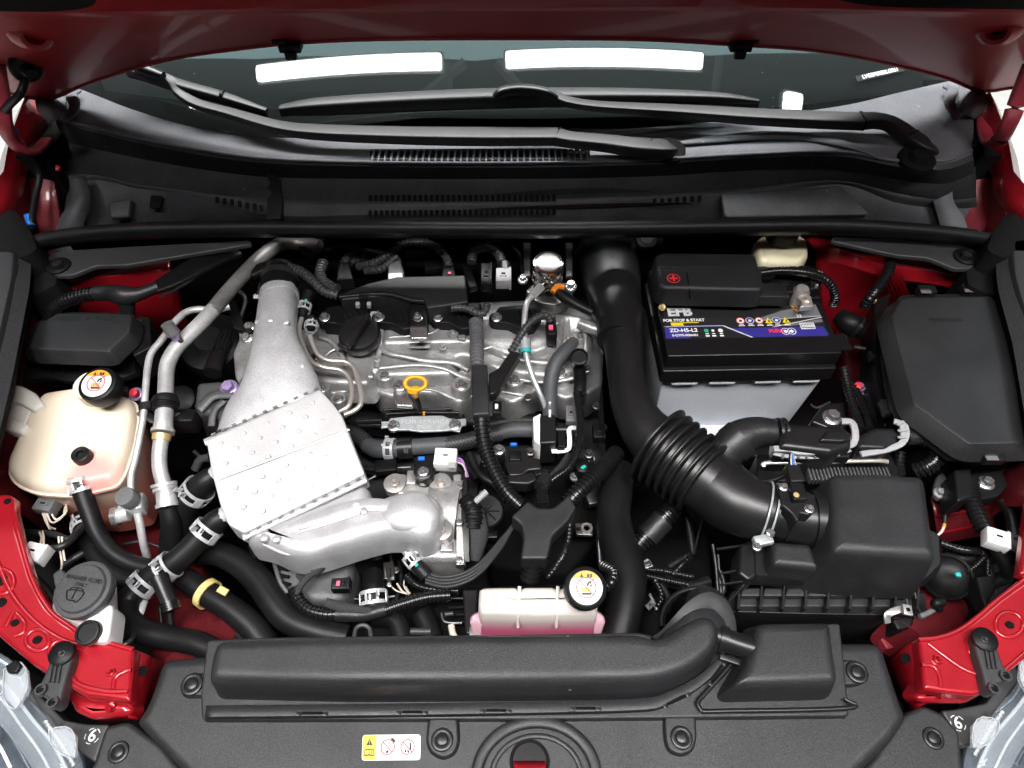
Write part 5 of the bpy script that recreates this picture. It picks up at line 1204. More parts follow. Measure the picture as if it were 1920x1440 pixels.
wires('pale wires beside the washer cap', [[(110, 1006, -.03), (112, 1030, -.035), (116, 1056, -.04), (112, 1080, -.06)], [(116, 1006, -.03), (118, 1030, -.035), (122, 1052, -.04)], [(76, 1020, -.02), (78, 1008, -.03), (74, 998, -.04)], [(82, 1020, -.02), (82, 1006, -.03), (80, 996, -.04)]], ['wire_white'] * 4, (114, 1030, -.03))
lw = thing('lamp_loom', 'thin black taped loom behind the washer cap', 'wiring loom', (110, 1000, -.05))
for l, w in (([(10, 1000, -.06), (50, 998, -.05), (100, 1002, -.04), (130, 1010, -.04), (150, 990, -.06)], 12), ([(92, 1030, -.03), (120, 1022, -.03), (146, 1000, -.04), (160, 984, -.06)], 14), ([(118, 1060, -.06), (150, 1040, -.06), (190, 1020, -.07)], 14), ([(20, 930, -.05), (34, 980, -.06), (40, 1020, -.07), (60, 1060, -.08)], 12), ([(60, 1080, -.06), (90, 1110, -.07), (110, 1150, -.08)], 16), ([(230, 1020, -.08), (270, 1016, -.08), (310, 1030, -.09)], 6)): T('branch', 'tape', l, w, lw)
b = MB(); b.slab(rnd(PP([(40, 990), (100, 1010), (150, 1060), (130, 1160), (90, 1130), (55, 1060)], -.12), .01), prof(.05, .006)); build(b, 'carrier', 'plastic_dark', lw)

lc = thing('drain_hose', 'thin black hoses hanging in front of the red rail at lower left', 'hose', (322, 1180, -.08))
for l, w, m in (([(318, 1140, -.07), (320, 1170, -.08), (326, 1200, -.09), (330, 1230, -.1)], 14, 'rubber'), ([(300, 1140, -.08), (304, 1180, -.09), (310, 1226, -.1)], 8, 'plastic_dark'), ([(200, 1206, -.02), (226, 1210, -.025), (244, 1202, -.03), (254, 1186, -.05)], 9, 'steel_dark'), ([(250, 1160, -.06), (262, 1150, -.06), (270, 1128, -.07)], 14, 'white')): T('tube', m, l, w, lc)
# ================================================================ ENGINE
# ---- cylinder head cover
hc = thing('head_cover', 'cast aluminium cylinder head cover across the middle of the engine', 'head cover', (850, 670, -.05))
b = MB(); b.slab(rnd(PP([(560, 620), (600, 590), (760, 570), (1000, 560), (1110, 580), (1128, 640), (1122, 700), (1084, 742), (1060, 748), (1012, 728), (990, 742), (960, 756), (930, 742), (884, 744), (860, 756), (830, 738), (760, 734), (735, 744), (710, 736), (690, 716), (610, 742), (570, 752)], -.066), .007), prof(.05, .006, .002)); build(b, 'flange', 'alu_cast', hc)
b = MB(); b.slab(rnd(PP([(575, 640), (600, 604), (800, 588), (1000, 578), (1100, 590), (1110, 640), (1090, 690), (1040, 706), (980, 700), (930, 690), (900, 676), (874, 664), (850, 668), (848, 700), (722, 704), (700, 690), (690, 720), (600, 716), (578, 690)], -.046), .01), [(-.03, -.012), (-.012, -.004), (-.006, -.001), (-.003, .001), (-.001, .004), (0, .009), (0, .012)]); build(b, 'body', 'alu_cast', hc)
b = MB(); b.slab(rnd(PP([(720, 608), (880, 598), (1000, 592), (1060, 600), (1052, 640), (1000, 660), (940, 660), (900, 640), (716, 644)], -.036), .008), [(-.012, -.006), (-.003, 0), (0, .004), (0, .008)]); build(b, 'plateau', 'alu_cast', hc)
for l, w in (([(714, 652, -.04), (730, 662, -.04), (760, 668, -.04), (800, 676, -.042), (850, 680, -.044), (880, 694, -.046)], 13), ([(712, 690, -.044), (780, 684, -.044), (830, 690, -.046), (862, 704, -.05), (884, 712, -.05)], 11), ([(944, 668, -.042), (990, 676, -.042), (1040, 680, -.044), (1080, 672, -.044)], 14), ([(940, 700, -.05), (980, 712, -.052), (1030, 716, -.052), (1078, 708, -.05)], 10), ([(600, 700, -.05), (640, 705, -.05), (700, 706, -.05)], 12), ([(716, 600, -.036), (712, 650, -.04), (706, 690, -.046)], 12), ([(600, 632, -.04), (620, 640, -.04), (640, 664, -.04), (650, 690, -.044)], 10), ([(1062, 600, -.038), (1060, 640, -.04), (1040, 690, -.046)], 13), ([(1094, 610, -.04), (1098, 650, -.042), (1090, 690, -.046)], 9)):
    T('casting_rib', 'alu_cast', l, w, hc, seg=10, hz=.7)
for x, y, w, k in ((600, 728, 30, 'hex'), (722, 705, 26, 'hex'), (865, 722, 30, 'hex'), (965, 714, 28, 'hex'), (1052, 700, 30, 'hex'), (1014, 656, 26, 'hex'), (1088, 634, 26, 'hex'), (1004, 637, 24, 'hex'), (770, 658, 0, ''), (634, 748, 24, 'hex')):
    if not w: continue
    c = P(x, y, -.052); q = S(x, y, -.05)
    b = MB(); b.lathe(c, UP, [(w * .72 * q, -.03), (w * .66 * q, -.002), (w * .6 * q, .002), (w * .4 * q, .002)], 22); build(b, 'bolt_boss', 'alu_cast', hc)
    B(hc, x, y - 1, -.049, w * .86)
for x, y in ((850, 629), (1072, 636)):
    b = MB(); c = P(x, y, -.036); b.lathe(c, UP, [(.008, -.01), (.008, .004), (.007, .0055), (.0045, .0055), (.004, .002), (.001, .002)], 20); build(b, 'port_boss', 'alu_cast', hc)
b = MB(); b.box(P(866, 634, -.034), (.011, .009, .006), r=.001); build(b, 'cast_pad', 'alu_cast', hc)
b = MB(); b.box(P(787, 648, -.0352), (.03, .009, .002), r=.0008); build(b, 'number_pad', 'alu_cast', hc)
T('breather_port', 'alu_cast', [(1086, 606, -.03), (1112, 616, -.03), (1132, 622, -.03)], 24, hc)
b = MB(); b.slab(rnd(PP([(1080, 640), (1110, 610), (1134, 620), (1130, 720), (1100, 740), (1084, 700)], -.06), .008), prof(.06, .006)); build(b, 'end_casting', 'alu_dark', hc)
# engine block and other dark masses under it
eb = thing('engine_block', 'dark engine block and gearbox mass deep below the hoses', 'engine', (850, 900, -.2))
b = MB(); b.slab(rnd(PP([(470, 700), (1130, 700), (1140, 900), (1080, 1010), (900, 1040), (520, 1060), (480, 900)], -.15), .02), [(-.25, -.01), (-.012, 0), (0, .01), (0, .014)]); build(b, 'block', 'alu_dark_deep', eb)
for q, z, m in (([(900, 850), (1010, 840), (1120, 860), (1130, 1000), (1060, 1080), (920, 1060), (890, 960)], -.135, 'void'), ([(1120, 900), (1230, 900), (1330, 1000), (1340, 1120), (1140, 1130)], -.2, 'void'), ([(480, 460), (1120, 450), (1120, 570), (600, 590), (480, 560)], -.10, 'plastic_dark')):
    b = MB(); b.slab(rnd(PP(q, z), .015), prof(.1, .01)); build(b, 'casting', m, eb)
for l, w, z in (([(660, 790), (760, 800), (900, 790), (1000, 800), (1080, 840)], 44, -.13), ([(700, 880), (640, 900), (720, 880)], 20, -.14), ([(900, 800), (960, 790), (1010, 790)], 30, -.12)):
    T('duct', 'plastic_dark', [(x, y, z) for x, y in l], w, eb)
# ---- ignition coils
for i, (x, lab) in enumerate(((650, 'ignition coil left of the oil filler cap'), (752, 'ignition coil right of the oil filler cap'), (862, 'ignition coil right of the bright bracket'), (972, 'ignition coil under the grey connector'))):
    t = thing('ignition_coil', lab, 'ignition coil', (x, 590, -.03), 'ignition coils along the head cover')
    b = MB(); b.slab(rnd(PP([(x - 44, 584), (x - 36, 574), (x + 40, 568), (x + 44, 590), (x + 30, 612), (x + 4, 618), (x - 20, 606), (x - 46, 604)], -.02), .003), prof(.03, .003)); build(b, 'body', 'plastic_dark', t)
    for k in range(4): T('cooling_rib', 'plastic_smooth', [(x - 8 + 10 * k, 580 - k, -.0185), (x + 2 + 10 * k, 602 - 2 * k, -.0185)], 3.4, t, seg=6)
    b = MB(); b.lathe(P(x - 42, 596, -.022), UP, [(.0105, -.014), (.0105, .0), (.0085, .0018)], 20); build(b, 'bolt_sleeve', 'plastic_dark', t)
    B(t, x - 41, 594, -.019, 22)
# ---- wiring rail behind the coils
wr = thing('wiring_rail', 'long black plastic wiring rail above the ignition coils', 'wiring rail', (760, 545, 0))
b = MB(); b.slab(rnd(PP([(634, 552), (690, 530), (744, 518), (872, 515), (878, 566), (800, 578), (796, 564), (720, 554), (640, 562)], .004), .003), prof(.03, .003)); build(b, 'rail', 'plastic_cover', wr)
T('front_edge', 'plastic_smooth', [(636, 557, .004), (690, 552, .004), (730, 552, .004), (770, 562, .003), (796, 565, .003)], 9, wr, ex=4)
for k in range(4): b = MB(); b.box(P(675 + 5 * k, 556, .006), (.0022, .009, .003)); build(b, 'clip_rib', 'plastic_smooth', wr)
for x in (671, 692): b = MB(); b.box(P(x, 572, -.004), (.006, .007, .008), r=.001); build(b, 'clip_foot', 'grey', wr)
b = MB(); b.slab(rnd(PP([(768, 564), (800, 562), (802, 612), (768, 612)], -.004), .002), prof(.014, .002)); build(b, 'foot', 'plastic_dark', wr)
b = MB(); b.slab(rnd(PP([(768, 612), (801, 612), (801, 634), (769, 634)], -.006), .002), prof(.006, .0015)); build(b, 'bracket', 'steel', wr, label='bright steel bracket')
B(wr, 783, 594, -.001, 22, kind='stud')
T('conduit', 'loom_soft', [(534, 502, .022), (562, 508, .022), (586, 526, .018), (608, 546, .012), (634, 554, .006)], 19, wr, rib=(.0062, .2))
T('conduit', 'loom_soft', [(606, 492, .0), (600, 512, .0), (608, 530, .002), (634, 544, .004)], 20, wr, rib=(.0062, .2))
T('duct', 'plastic_dark', [(470, 514, .024), (500, 502, .024), (536, 502, .022)], 26, wr, hz=.6, ex=4)
T('conduit', 'loom_soft', [(846, 578, .0), (872, 578, .0), (896, 588, -.002), (908, 586, -.002), (914, 570, 0)], 15, wr, rib=(.006, .2))
# ---- injector / cam looms along the back
il = thing('rear_loom', 'ribbed dark loom arching behind the wiring rail', 'wiring loom', (780, 470, -.01))
for l, w in (([(672, 500, -.02), (700, 494, -.01), (728, 478, .0), (752, 460, .006), (784, 454, .008), (816, 462, .006), (836, 482, .0), (842, 502, -.006)], 17), ([(686, 508, -.02), (716, 504, -.012), (736, 488, -.004), (748, 478, 0)], 16), ([(642, 500, -.012), (652, 482, -.01), (666, 476, -.012)], 16), ([(656, 492, -.016), (690, 480, -.02)], 14)):
    T('conduit', 'loom_soft', l, w, il, rib=(.006, .2))
for x, y, m in ((742, 500, 'grey_mid'), (646, 508, 'plastic_dark'), (842, 512, 'plastic_dark')):
    b = MB(); b.slab(rnd(PP([(x - 12, y - 18), (x + 8, y - 18), (x + 16, y + 14), (x - 16, y + 16)], -.004), .003), prof(.02, .003)); build(b, 'plug', m, il)
b = MB(); b.slab(rnd(PP([(728, 512), (754, 511), (755, 524), (728, 525)], -.001), .002), prof(.006, .001)); build(b, 'plug_latch', 'white', il)
b = MB(); b.box(P(843, 512, -.001), (.004, .004, .002)); build(b, 'mark', 'pink', il)
# ---- oil filler cap
oc = thing('oil_filler_cap', 'round black oil filler cap with a diagonal grip', 'oil cap', (672, 630, -.02))
c = P(672, 622, -.012); q = S(672, 622, -.012); ax = Vector((0, -.16, 1)).normalized()
b = MB(); b.lathe(c, ax, [(36 * q, -.022), (39 * q, -.018), (39.5 * q, -.008), (38 * q, -.003), (36 * q, -.001), (30 * q, 0)], 44); build(b, 'cap', 'plastic_smooth', oc)
g0, g1 = P(652, 650, -.006), P(692, 596, -.004); d = (g1 - g0).normalized(); R = Matrix((d, ax.cross(d), ax)).transposed()
b = MB(); b.box((g0 + g1) / 2 + ax * .003, ((g1 - g0).length * 1.06, .0085, .013), R, r=.002); build(b, 'grip', 'plastic_smooth', oc)
b = MB(); b.box(g0 + R @ Vector((-.002, .006, 0)), (.006, .014, .009), R, r=.0015); build(b, 'grip_tab', 'plastic_smooth', oc)
# ---- two bright vacuum pipes
vp2 = thing('vacuum_pipe', 'pair of bright bent metal pipes right of the heat shield duct', 'pipe', (640, 700, -.02))
T('tube', 'nickel', [(566, 596, 0), (561, 616, -.004), (566, 640, -.008), (576, 666, -.01), (590, 682, -.012), (614, 690, -.014), (638, 694, -.016), (654, 708, -.018), (660, 736, -.02), (654, 760, -.022), (640, 770, -.024), (626, 776, -.026)], 9.5, vp2)
T('tube', 'nickel', [(582, 630, -.006), (588, 648, -.009), (598, 666, -.012), (618, 676, -.014), (646, 678, -.016), (662, 688, -.018), (670, 708, -.02), (677, 738, -.022), (676, 758, -.024), (664, 770, -.026), (646, 778, -.028)], 9.5, vp2)
T('hose_end', 'rubber', [(580, 548, .008), (572, 570, .004), (566, 596, 0)], [20, 20, 16], vp2)
T('hose_end', 'rubber', [(584, 596, 0), (583, 618, -.004)], [20, 14], vp2)
hose_clamp(vp2, ((573, 568, .004), (568, 586, .002)), 20, 16); hose_clamp(vp2, ((584, 606, -.002), (583, 616, -.003)), 19, 14)
b = MB(); b.box(P(573, 563, .016), (.004, .004, .001)); build(b, 'paint_mark', 'teal', vp2)
# ---- charge air cooler
cc_ = thing('charge_air_cooler', 'bright aluminium charge air cooler with dimpled heat shield', 'charge cooler', (530, 860, .0))
up = [(524, 548, .012), (521, 580, .014), (517, 634, .014), (521, 686, .010), (523, 728, .004), (518, 766, -.002), (516, 802, -.008)]
upw = [66, 70, 80, 116, 152, 190, 212]
b = MB(); b.tube(PP(up), [w / 2 * S(*p) for w, p in zip(upw, up)], seg=32, sub=8, hz=[.92, .88, .74, .5, .37, .28, .24], ex=2.6); build(b, 'upper_duct', 'alu_blast', cc_)
T('duct_lip', 'alu_blast', [(524, 552, .013), (524, 560, .013)], 72, cc_, seg=30)
for x, y, z in ((497, 582, .034), (536, 604, .036), (484, 604, .03), (564, 686, .022), (506, 600, .038), (470, 752, .01)): b = MB(); b.lathe(P(x, y, z), (0, -.2, 1), [(.0045, -.01), (.0045, .001), (.003, .002)], 16); build(b, 'casting_stud', 'alu_blast', cc_)
# heat shield slab: tilted plate, thick edges
S4 = PP([(386, 824, .018), (600, 730, .018), (624, 756, .018), (642, 780, .018), (664, 838, .016), (684, 888, .012), (456, 1000, .004), (428, 984, .006), (412, 946, .01), (396, 884, .015)])
b = MB(); b.slab(rnd(S4, .003), [(-.035, -.001), (-.003, 0), (-.001, .0006), (0, .0022), (0, .004)])
sh_n = newell(S4); sh_n = sh_n if sh_n.z > 0 else -sh_n
o_, e1, e2 = S4[0], S4[1] - S4[0], S4[6] - S4[1]
sh = build(b, 'heat_shield', 'alu_white', cc_)
for r_ in (0, 1):
    for k in range(4):
        for j in range(5):
            u, v = .12 + .2 * j + (.1 if k % 2 else 0) - .02, (.10 if r_ == 0 else .57) + k * .105
            if u > .97: continue
            pp = P(*[(1 - v) * (386 * (1 - u) + 600 * u) + v * (456 * (1 - u) + 684 * u) + (-6 if .3 < v < .8 and u < .2 else 0), (1 - v) * (824 * (1 - u) + 730 * u) + v * (1000 * (1 - u) + 888 * u)], .0175 - .011 * v * (1 - .35 * u))
            m = MB(); m.lathe(pp, sh_n, [(.0036, -.003), (.0032, .0004), (.0027, .0018), (.0012, .0024)], 12); build(m, 'dimple', 'alu_white', sh)
for a, c in (((404, 900, .0138), (655, 805, .0158)),): T('crease', 'alu_white', [a, c], 5, sh, seg=8, hz=.6)
for (xa, ya, xb, yb, z0, nn_) in ((392, 817, 604, 724, .0195, 11), (456, 1004, 684, 893, .009, 11)):
    for k in range(nn_):
        t0, t1 = (k + .2) / nn_, (k + .62) / nn_
        T('fold_slot', 'steel_dark', [(xa + (xb - xa) * t0, ya + (yb - ya) * t0, z0), (xa + (xb - xa) * t1, ya + (yb - ya) * t1, z0)], 4, sh, seg=8, sub=2)
T('seam_flange', 'alu_blast', [(384, 830, .010), (600, 734, .012)], 16, cc_, hz=.6)
T('seam_flange', 'alu_blast', [(456, 1008, -.004), (686, 899, .002)], 16, cc_, hz=.6)
low = [(566, 960, -.018), (586, 984, -.012), (640, 988, -.008), (700, 974, -.006), (744, 962, -.006), (780, 958, -.006), (806, 952, -.012)]
b = MB(); b.slab(rnd(PP([(456, 1004), (686, 898), (694, 934), (720, 936), (770, 920), (800, 918), (822, 930), (828, 954), (822, 985), (808, 1002), (786, 1008), (748, 998), (720, 998), (660, 1014), (600, 1034), (570, 1042), (536, 1038), (494, 1018), (462, 1012)], .0), .012), [(-.05, -.002), (-.022, -.001), (-.016, 0), (-.009, .0016), (-.004, .0045), (-.0012, .009), (0, .014), (0, .018)]); build(b, 'lower_duct', 'alu_bright_cast', cc_)
T('bulge', 'alu_bright_cast', [(690, 966, -.014), (728, 962, -.008), (764, 960, -.005), (798, 957, -.007), (818, 955, -.014)], [30, 66, 80, 76, 40], cc_, seg=30, sub=10, hz=.5)
T('rim_bead', 'alu_bright_cast', [(494, 1020, -.010), (540, 1039, -.010), (600, 1033, -.010), (660, 1012, -.010), (720, 997, -.010), (760, 1000, -.010)], 8, cc_, seg=10)
T('flow_crease', 'alu_bright_cast', [(560, 996, .001), (640, 972, .001), (700, 950, .0005), (760, 944, .0005)], 9, cc_, seg=10, hz=.4)
T('shoulder', 'alu_bright_cast', [(520, 1000, -.004), (600, 972, .0), (680, 948, .0), (740, 950, .0)], [26, 34, 30, 26], cc_, hz=.35)
for x, y, z in ((495, 1008, .003), (518, 1010, .003), (668, 944, .003), (682, 958, .003)): m = MB(); m.lathe(P(x, y, z), UP, [(.0048, -.004), (.0045, .001), (.003, .0018)], 16); build(m, 'casting_stud', 'alu_bright_cast', cc_)
T('outlet_collar', 'rubber', [(486, 1014, -.045), (496, 1036, -.055)], [44, 46], cc_)
# inlet rubber collar and clamp at the top
ic = thing('duct_collar', 'black rubber collar with steel clamp on top of the aluminium duct', 'hose', (525, 535, .01))
T('collar', 'rubber', [(526, 512, .008), (524, 532, .011), (523, 550, .012)], [64, 68, 70], ic, seg=30)
T('band', 'steel_dark', [(525, 524, .0105), (524, 534, .0115)], 71, ic, seg=30, caps=False)
T('screw', 'steel', [(482, 560, .03), (482, 552, .034)], 16, ic, seg=6)
# bracket and bolts left of the duct
lb = thing('duct_bracket', 'alloy bracket with two bolts left of the aluminium duct', 'bracket', (462, 620, 0))
b = MB(); b.slab(rnd(PP([(444, 610), (470, 604), (482, 622), (476, 700), (458, 740), (440, 706), (436, 660), (448, 634)], -.012), .006), prof(.05, .005)); build(b, 'casting', 'alu_cast', lb)
B(lb, 462, 632, -.006, 24, axis=(-.1, -.3, 1)); B(lb, 466, 612, .0, 22, axis=(-.1, -.3, 1)); B(lb, 458, 716, -.012, 20)
b = MB(); b.slab(rnd(PP([(422, 566), (440, 560), (456, 604), (476, 618), (466, 624), (436, 614)], .0), .003), prof(.006, .002)); build(b, 'arm', 'plastic_dark', lb)
T('drop_conduit', 'loom_soft', [(500, 520, .01), (492, 534, .004), (488, 552, -.004)], 14, lb, rib=(.006, .2))
# ---- dipstick
dp = thing('dipstick', 'yellow ring handled oil dipstick', 'dipstick', (778, 730, -.03))
ring = [(779 + 19.5 * math.cos(rad(a)), 719 + 12.5 * math.sin(rad(a)), -.024 + (.004 * -math.sin(rad(a)))) for a in range(0, 361, 20)]
T('ring', 'yellow', ring, 8.5, dp, seg=12, sub=4)
T('neck', 'yellow', [(776, 731, -.028), (778, 738, -.034), (780, 744, -.04)], [26, 16, 10], dp)
T('stem', 'rubber', [(780, 742, -.04), (784, 754, -.05), (788, 770, -.065)], [8, 9, 9], dp)
b = MB(); b.slab(rnd(PP([(738, 728), (764, 726), (764, 742), (776, 756), (772, 762), (742, 760), (736, 744)], -.056), .003), prof(.006, .002)); build(b, 'bracket', 'steel', dp)
B(dp, 749, 722, -.05, 26)
# ---- service plate
sp_ = thing('service_plate', 'pale steel plate stamped FOR SERVICE PCV between two bolts', 'plate', (794, 796, -.09))
pl = PP([(714, 790), (728, 790), (732, 784), (752, 782), (772, 780), (830, 779), (842, 784), (858, 786), (874, 784), (874, 796), (866, 798), (862, 810), (848, 806), (822, 808), (790, 809), (766, 806), (740, 806), (728, 800), (714, 802), (716, 796)], -.085)
b = MB(); b.slab(rnd(pl, .0012), prof(.003, .0008)); build(b, 'plate', 'steel_pale', sp_)
B(sp_, 738, 797, -.084, 25); B(sp_, 853, 795, -.084, 25)
text('FOR SERVICE', 'emboss_pale', sp_, P(797, 791, -.0846), .0098, sx=1.22)
text('PCV', 'emboss_pale', sp_, P(795, 800, -.0846), .0092, sx=1.15)
pv = thing('breather_housing', 'black ribbed breather housing behind the service plate', 'housing', (800, 780, -.1))
b = MB(); b.slab(rnd(PP([(716, 772), (870, 768), (872, 790), (716, 796)], -.095), .004), prof(.03, .003)); build(b, 'body', 'plastic_dark', pv)
for l in ([(718, 776, -.09), (724, 768, -.09), (790, 768, -.09), (868, 766, -.09)], [(724, 784, -.09), (730, 776, -.09), (800, 774, -.09), (860, 774, -.09)], [(672, 790, -.1), (700, 788, -.1), (716, 788, -.1)], [(672, 798, -.1), (700, 797, -.1), (716, 797, -.1)]): T('rib', 'plastic_smooth', l, 5, pv, seg=8)
b = MB(); b.box(P(795, 776, -.088), (.003, .006, .003)); build(b, 'mark', 'ink_orange', pv)
# ---- bypass hoses in front of the head
h1 = hose('grey hose with clamp below the service plate', [(686, 834, -.11), (706, 842, -.108), (736, 842, -.105), (780, 838, -.103), (842, 834, -.102)], [30, 34, 34, 32, 32], 'rubber_grey', clamps=(((726, 842, -.106), (738, 842, -.105), 33, 18),))
T('clamp_band', 'plastic_smooth', [(748, 841, -.105), (775, 839, -.103)], 40, h1, seg=20)
for k in range(3): T('band_tooth', 'grey_mid', [(758 + 3 * k, 824, -.092), (758 + 3 * k, 850, -.092)], 1.6, h1, seg=6)
for x, y in ((717, 834), (788, 828)): b = MB(); b.box(P(x, y, -.0925), (.003, .003, .001)); build(b, 'paint_mark', 'ink_white', h1)
bh = thing('braided_hose', 'braided black sleeve leaving the left end of the grey hose', 'hose', (670, 825, -.1))
T('sleeve', 'braid', [(640, 812, -.115), (660, 812, -.112), (678, 822, -.11), (692, 838, -.11)], 30, bh)
bh2 = thing('braided_hose', 'braided black sleeve between the grey hose and the valve', 'hose', (885, 825, -.1))
T('sleeve', 'braid', [(836, 835, -.102), (872, 828, -.1), (904, 820, -.098), (940, 812, -.095)], 32, bh2)
hose('short grey hose joining the braided sleeve to the white rimmed valve', [(934, 812, -.095), (960, 806, -.092), (1000, 806, -.09)], [28, 30, 30], 'rubber_grey')
h2 = hose('grey hose dropping from the head cover to the white rimmed valve', [(1076, 640, -.03), (1062, 656, -.026), (1044, 678, -.03), (1034, 706, -.04), (1031, 740, -.056), (1031, 780, -.075)], [20, 26, 28, 28, 28, 28], 'rubber_grey')
for y, hgt in ((755, 5), (768, 14)): T('paint_mark', 'ink_white', [(1031, y, -.05), (1031, y + hgt, -.056)], 5, h2, seg=6, sub=2)
va = thing('control_valve', 'black control valve with white rim at the meeting of the grey hoses', 'valve', (1030, 805, -.08))
b = MB(); b.slab(rnd(PP([(1012, 778), (1042, 776), (1044, 830), (1012, 832)], -.06), .003), prof(.05, .003)); build(b, 'body', 'plastic_smooth', va)
b = MB(); b.slab(rnd(PP([(999, 782), (1014, 774), (1014, 834), (1001, 826)], -.062), .002), prof(.045, .002)); build(b, 'rim', 'white', va)
T('port', 'plastic_smooth', [(1040, 806, -.07), (1072, 806, -.072)], 18, va)
b = MB(); b.slab(rnd(PP([(1044, 792), (1060, 792), (1060, 838), (1046, 838)], -.066), .002), prof(.03, .002)); build(b, 'coil', 'plastic_dark', va)
T('bracket', 'white', [(1086, 803, -.066), (1068, 804, -.066), (1068, 824, -.07), (1066, 842, -.074), (1050, 846, -.076), (1034, 846, -.076)], 9, va, hz=.4, ex=4)
connector('dark connector with red tab above the control valve', 1070, 780, -.07, 20, 36, 20, 0, 'grey_mid')
connector('small black connector at the right of the control valve', 1122, 812, -.09, 22, 32, 20, 0, 'plastic_dark')
# ---- fuel pump and pipes
fp = thing('fuel_pump', 'polished steel fuel pump at the back of the head cover', 'fuel pump', (1028, 520, 0))
c = P(1028, 492, .022); q = S(1028, 492, .022)
b = MB(); b.lathe(c, (0, -.12, 1), [(30 * q, -.05), (30 * q, -.034), (25 * q, -.03), (24 * q, -.022), (29 * q, -.019), (30 * q, -.012), (30 * q, -.004), (28 * q, .0), (24 * q, .001), (22.5 * q, -.001), (1 * q, -.001)], 44); build(b, 'body', 'chrome', fp)
b = MB(); b.lathe(c + Vector((0, -.0002, .0004)), (0, -.12, 1), [(22 * q, -.002), (22 * q, .0002), (18 * q, .0009), (4 * q, .001)], 32); build(b, 'cap_disc', 'steel_dark', fp)
b = MB(); b.slab(rnd(PP([(985, 545), (1000, 530), (1060, 528), (1078, 545), (1064, 566), (1040, 572), (1004, 566)], -.022), .004), prof(.02, .003)); build(b, 'base', 'steel_dark', fp)
T('outlet', 'chrome', [(1020, 536, -.002), (1008, 546, 0)], [24, 22], fp, seg=20)
T('inlet', 'chrome', [(1034, 536, -.004), (1046, 544, -.004)], [24, 20], fp, seg=20)
T('quick_coupling', 'orange', [(1036, 548, .006), (1044, 538, .008), (1056, 538, .006)], 10, fp, ex=4)
T('inlet_hose', 'rubber', [(1044, 546, -.002), (1062, 560, -.004), (1086, 574, -.006), (1110, 586, -.01)], [20, 22, 18, 16], fp)
for x in (988, 1067):
    b = MB(); b.slab(rnd(PP([(x - 7, 454), (x + 7, 454), (x + 7, 516), (x - 6, 518)], -.01), .002), prof(.006, .002)); build(b, 'stay', 'steel_dark', fp)
B(fp, 980, 522, -.012, 20); B(fp, 1070, 534, -.012, 24)
fpp = thing('fuel_pipe', 'grey steel fuel pipe bending down from the polished pump', 'pipe', (985, 620, -.01))
T('tube', 'alu_pipe', [(998, 554, .006), (988, 568, .006), (984, 590, .002), (983, 620, -.006), (984, 642, -.012)], 11, fpp)
T('union', 'steel_pale', [(1014, 538, .006), (996, 556, .006)], [19, 18], fpp, seg=6, sub=1)
T('joint', 'steel_pale', [(984, 638, -.012), (986, 656, -.016)], 22, fpp, seg=20)
T('joint_ring', 'teal', [(986, 655, -.016), (986, 662, -.018)], 20, fpp, seg=20)
T('lower_tube', 'steel_pale', [(986, 660, -.018), (990, 680, -.024), (1000, 710, -.036), (1014, 742, -.05), (1026, 772, -.07)], [11, 11, 11, 10, 10], fpp)
connector('black sensor connector with pink tag at the right end of the head cover', 1033, 622, -.02, 18, 44, 34, 2, 'plastic_dark')
pk = thing('connector_tag', 'pink tag on a black sensor connector', 'tag', (1033, 617, -.004)); b = MB(); b.box(P(1033, 614, -.0035), (.006, .009, .0014)); build(b, 'sheet', 'pink', pk)
connector('light grey plug above the fourth ignition coil', 944, 522, .004, 28, 36, 22, 0, 'grey')
connector('black plug left of the light grey plug', 912, 520, .002, 20, 56, 22, 0, 'plastic_dark')
T('boot', 'plastic_smooth', [(946, 496, .006), (947, 510, .004)], 24, bpy.data.objects['rear_loom'])
T('conduit', 'loom_soft', [(884, 492, .0), (886, 476, .004), (898, 466, .008), (916, 466, .01), (934, 476, .01), (942, 494, .008)], 18, bpy.data.objects['rear_loom'], rib=(.004, .16))
# ---- looms to the Y shaped cover
l1 = thing('main_loom', 'thick ribbed loom falling from the head cover to the Y shaped cover', 'wiring loom', (900, 760, -.03))
T('upper_conduit', 'loom_grey', [(892, 604, -.012), (894, 630, -.010), (894, 660, -.012), (894, 690, -.016)], 27, l1, rib=(.0056, .13))
b = MB(); b.slab(rnd(PP([(883, 684), (914, 682), (918, 776), (886, 778)], -.008), .003), prof(.025, .003)); build(b, 'cover', 'plastic', l1)
b = MB(); b.slab(rnd(PP([(916, 700), (934, 690), (960, 654), (976, 662), (948, 706), (930, 736), (918, 740)], -.012), .003), prof(.016, .002)); build(b, 'branch_cover', 'plastic_smooth', l1)
T('branch_conduit', 'loom_soft', [(958, 660, -.012), (972, 636, -.006), (988, 612, .002), (1006, 596, .006), (1024, 592, .004), (1034, 604, -.004)], 15, l1, rib=(.006, .2))
b = MB(); b.box(P(932, 768, -.03), (.012, .02, .012), r=.001); build(b, 'clip', 'plastic_dark', l1)
b = MB(); b.box(P(931, 762, -.0235), (.004, .008, .001)); build(b, 'clip_window', 'white', l1)
T('lower_conduit', 'loom', [(902, 774, -.02), (904, 806, -.028), (912, 846, -.036), (930, 888, -.042), (952, 924, -.046), (980, 952, -.05)], 30, l1, rib=(.0056, .17))
yc2 = thing('loom_cover', 'black Y shaped plastic loom cover in the middle of the engine', 'loom cover', (1015, 990, -.04))
b = MB(); b.slab(rnd(PP([(958, 968), (990, 938), (1008, 952), (1038, 952), (1068, 926), (1081, 952), (1064, 978), (1036, 1004), (1026, 1048), (976, 1048), (982, 1010), (978, 984)], -.03), .004), prof(.025, .003)); build(b, 'cover', 'plastic', yc2)
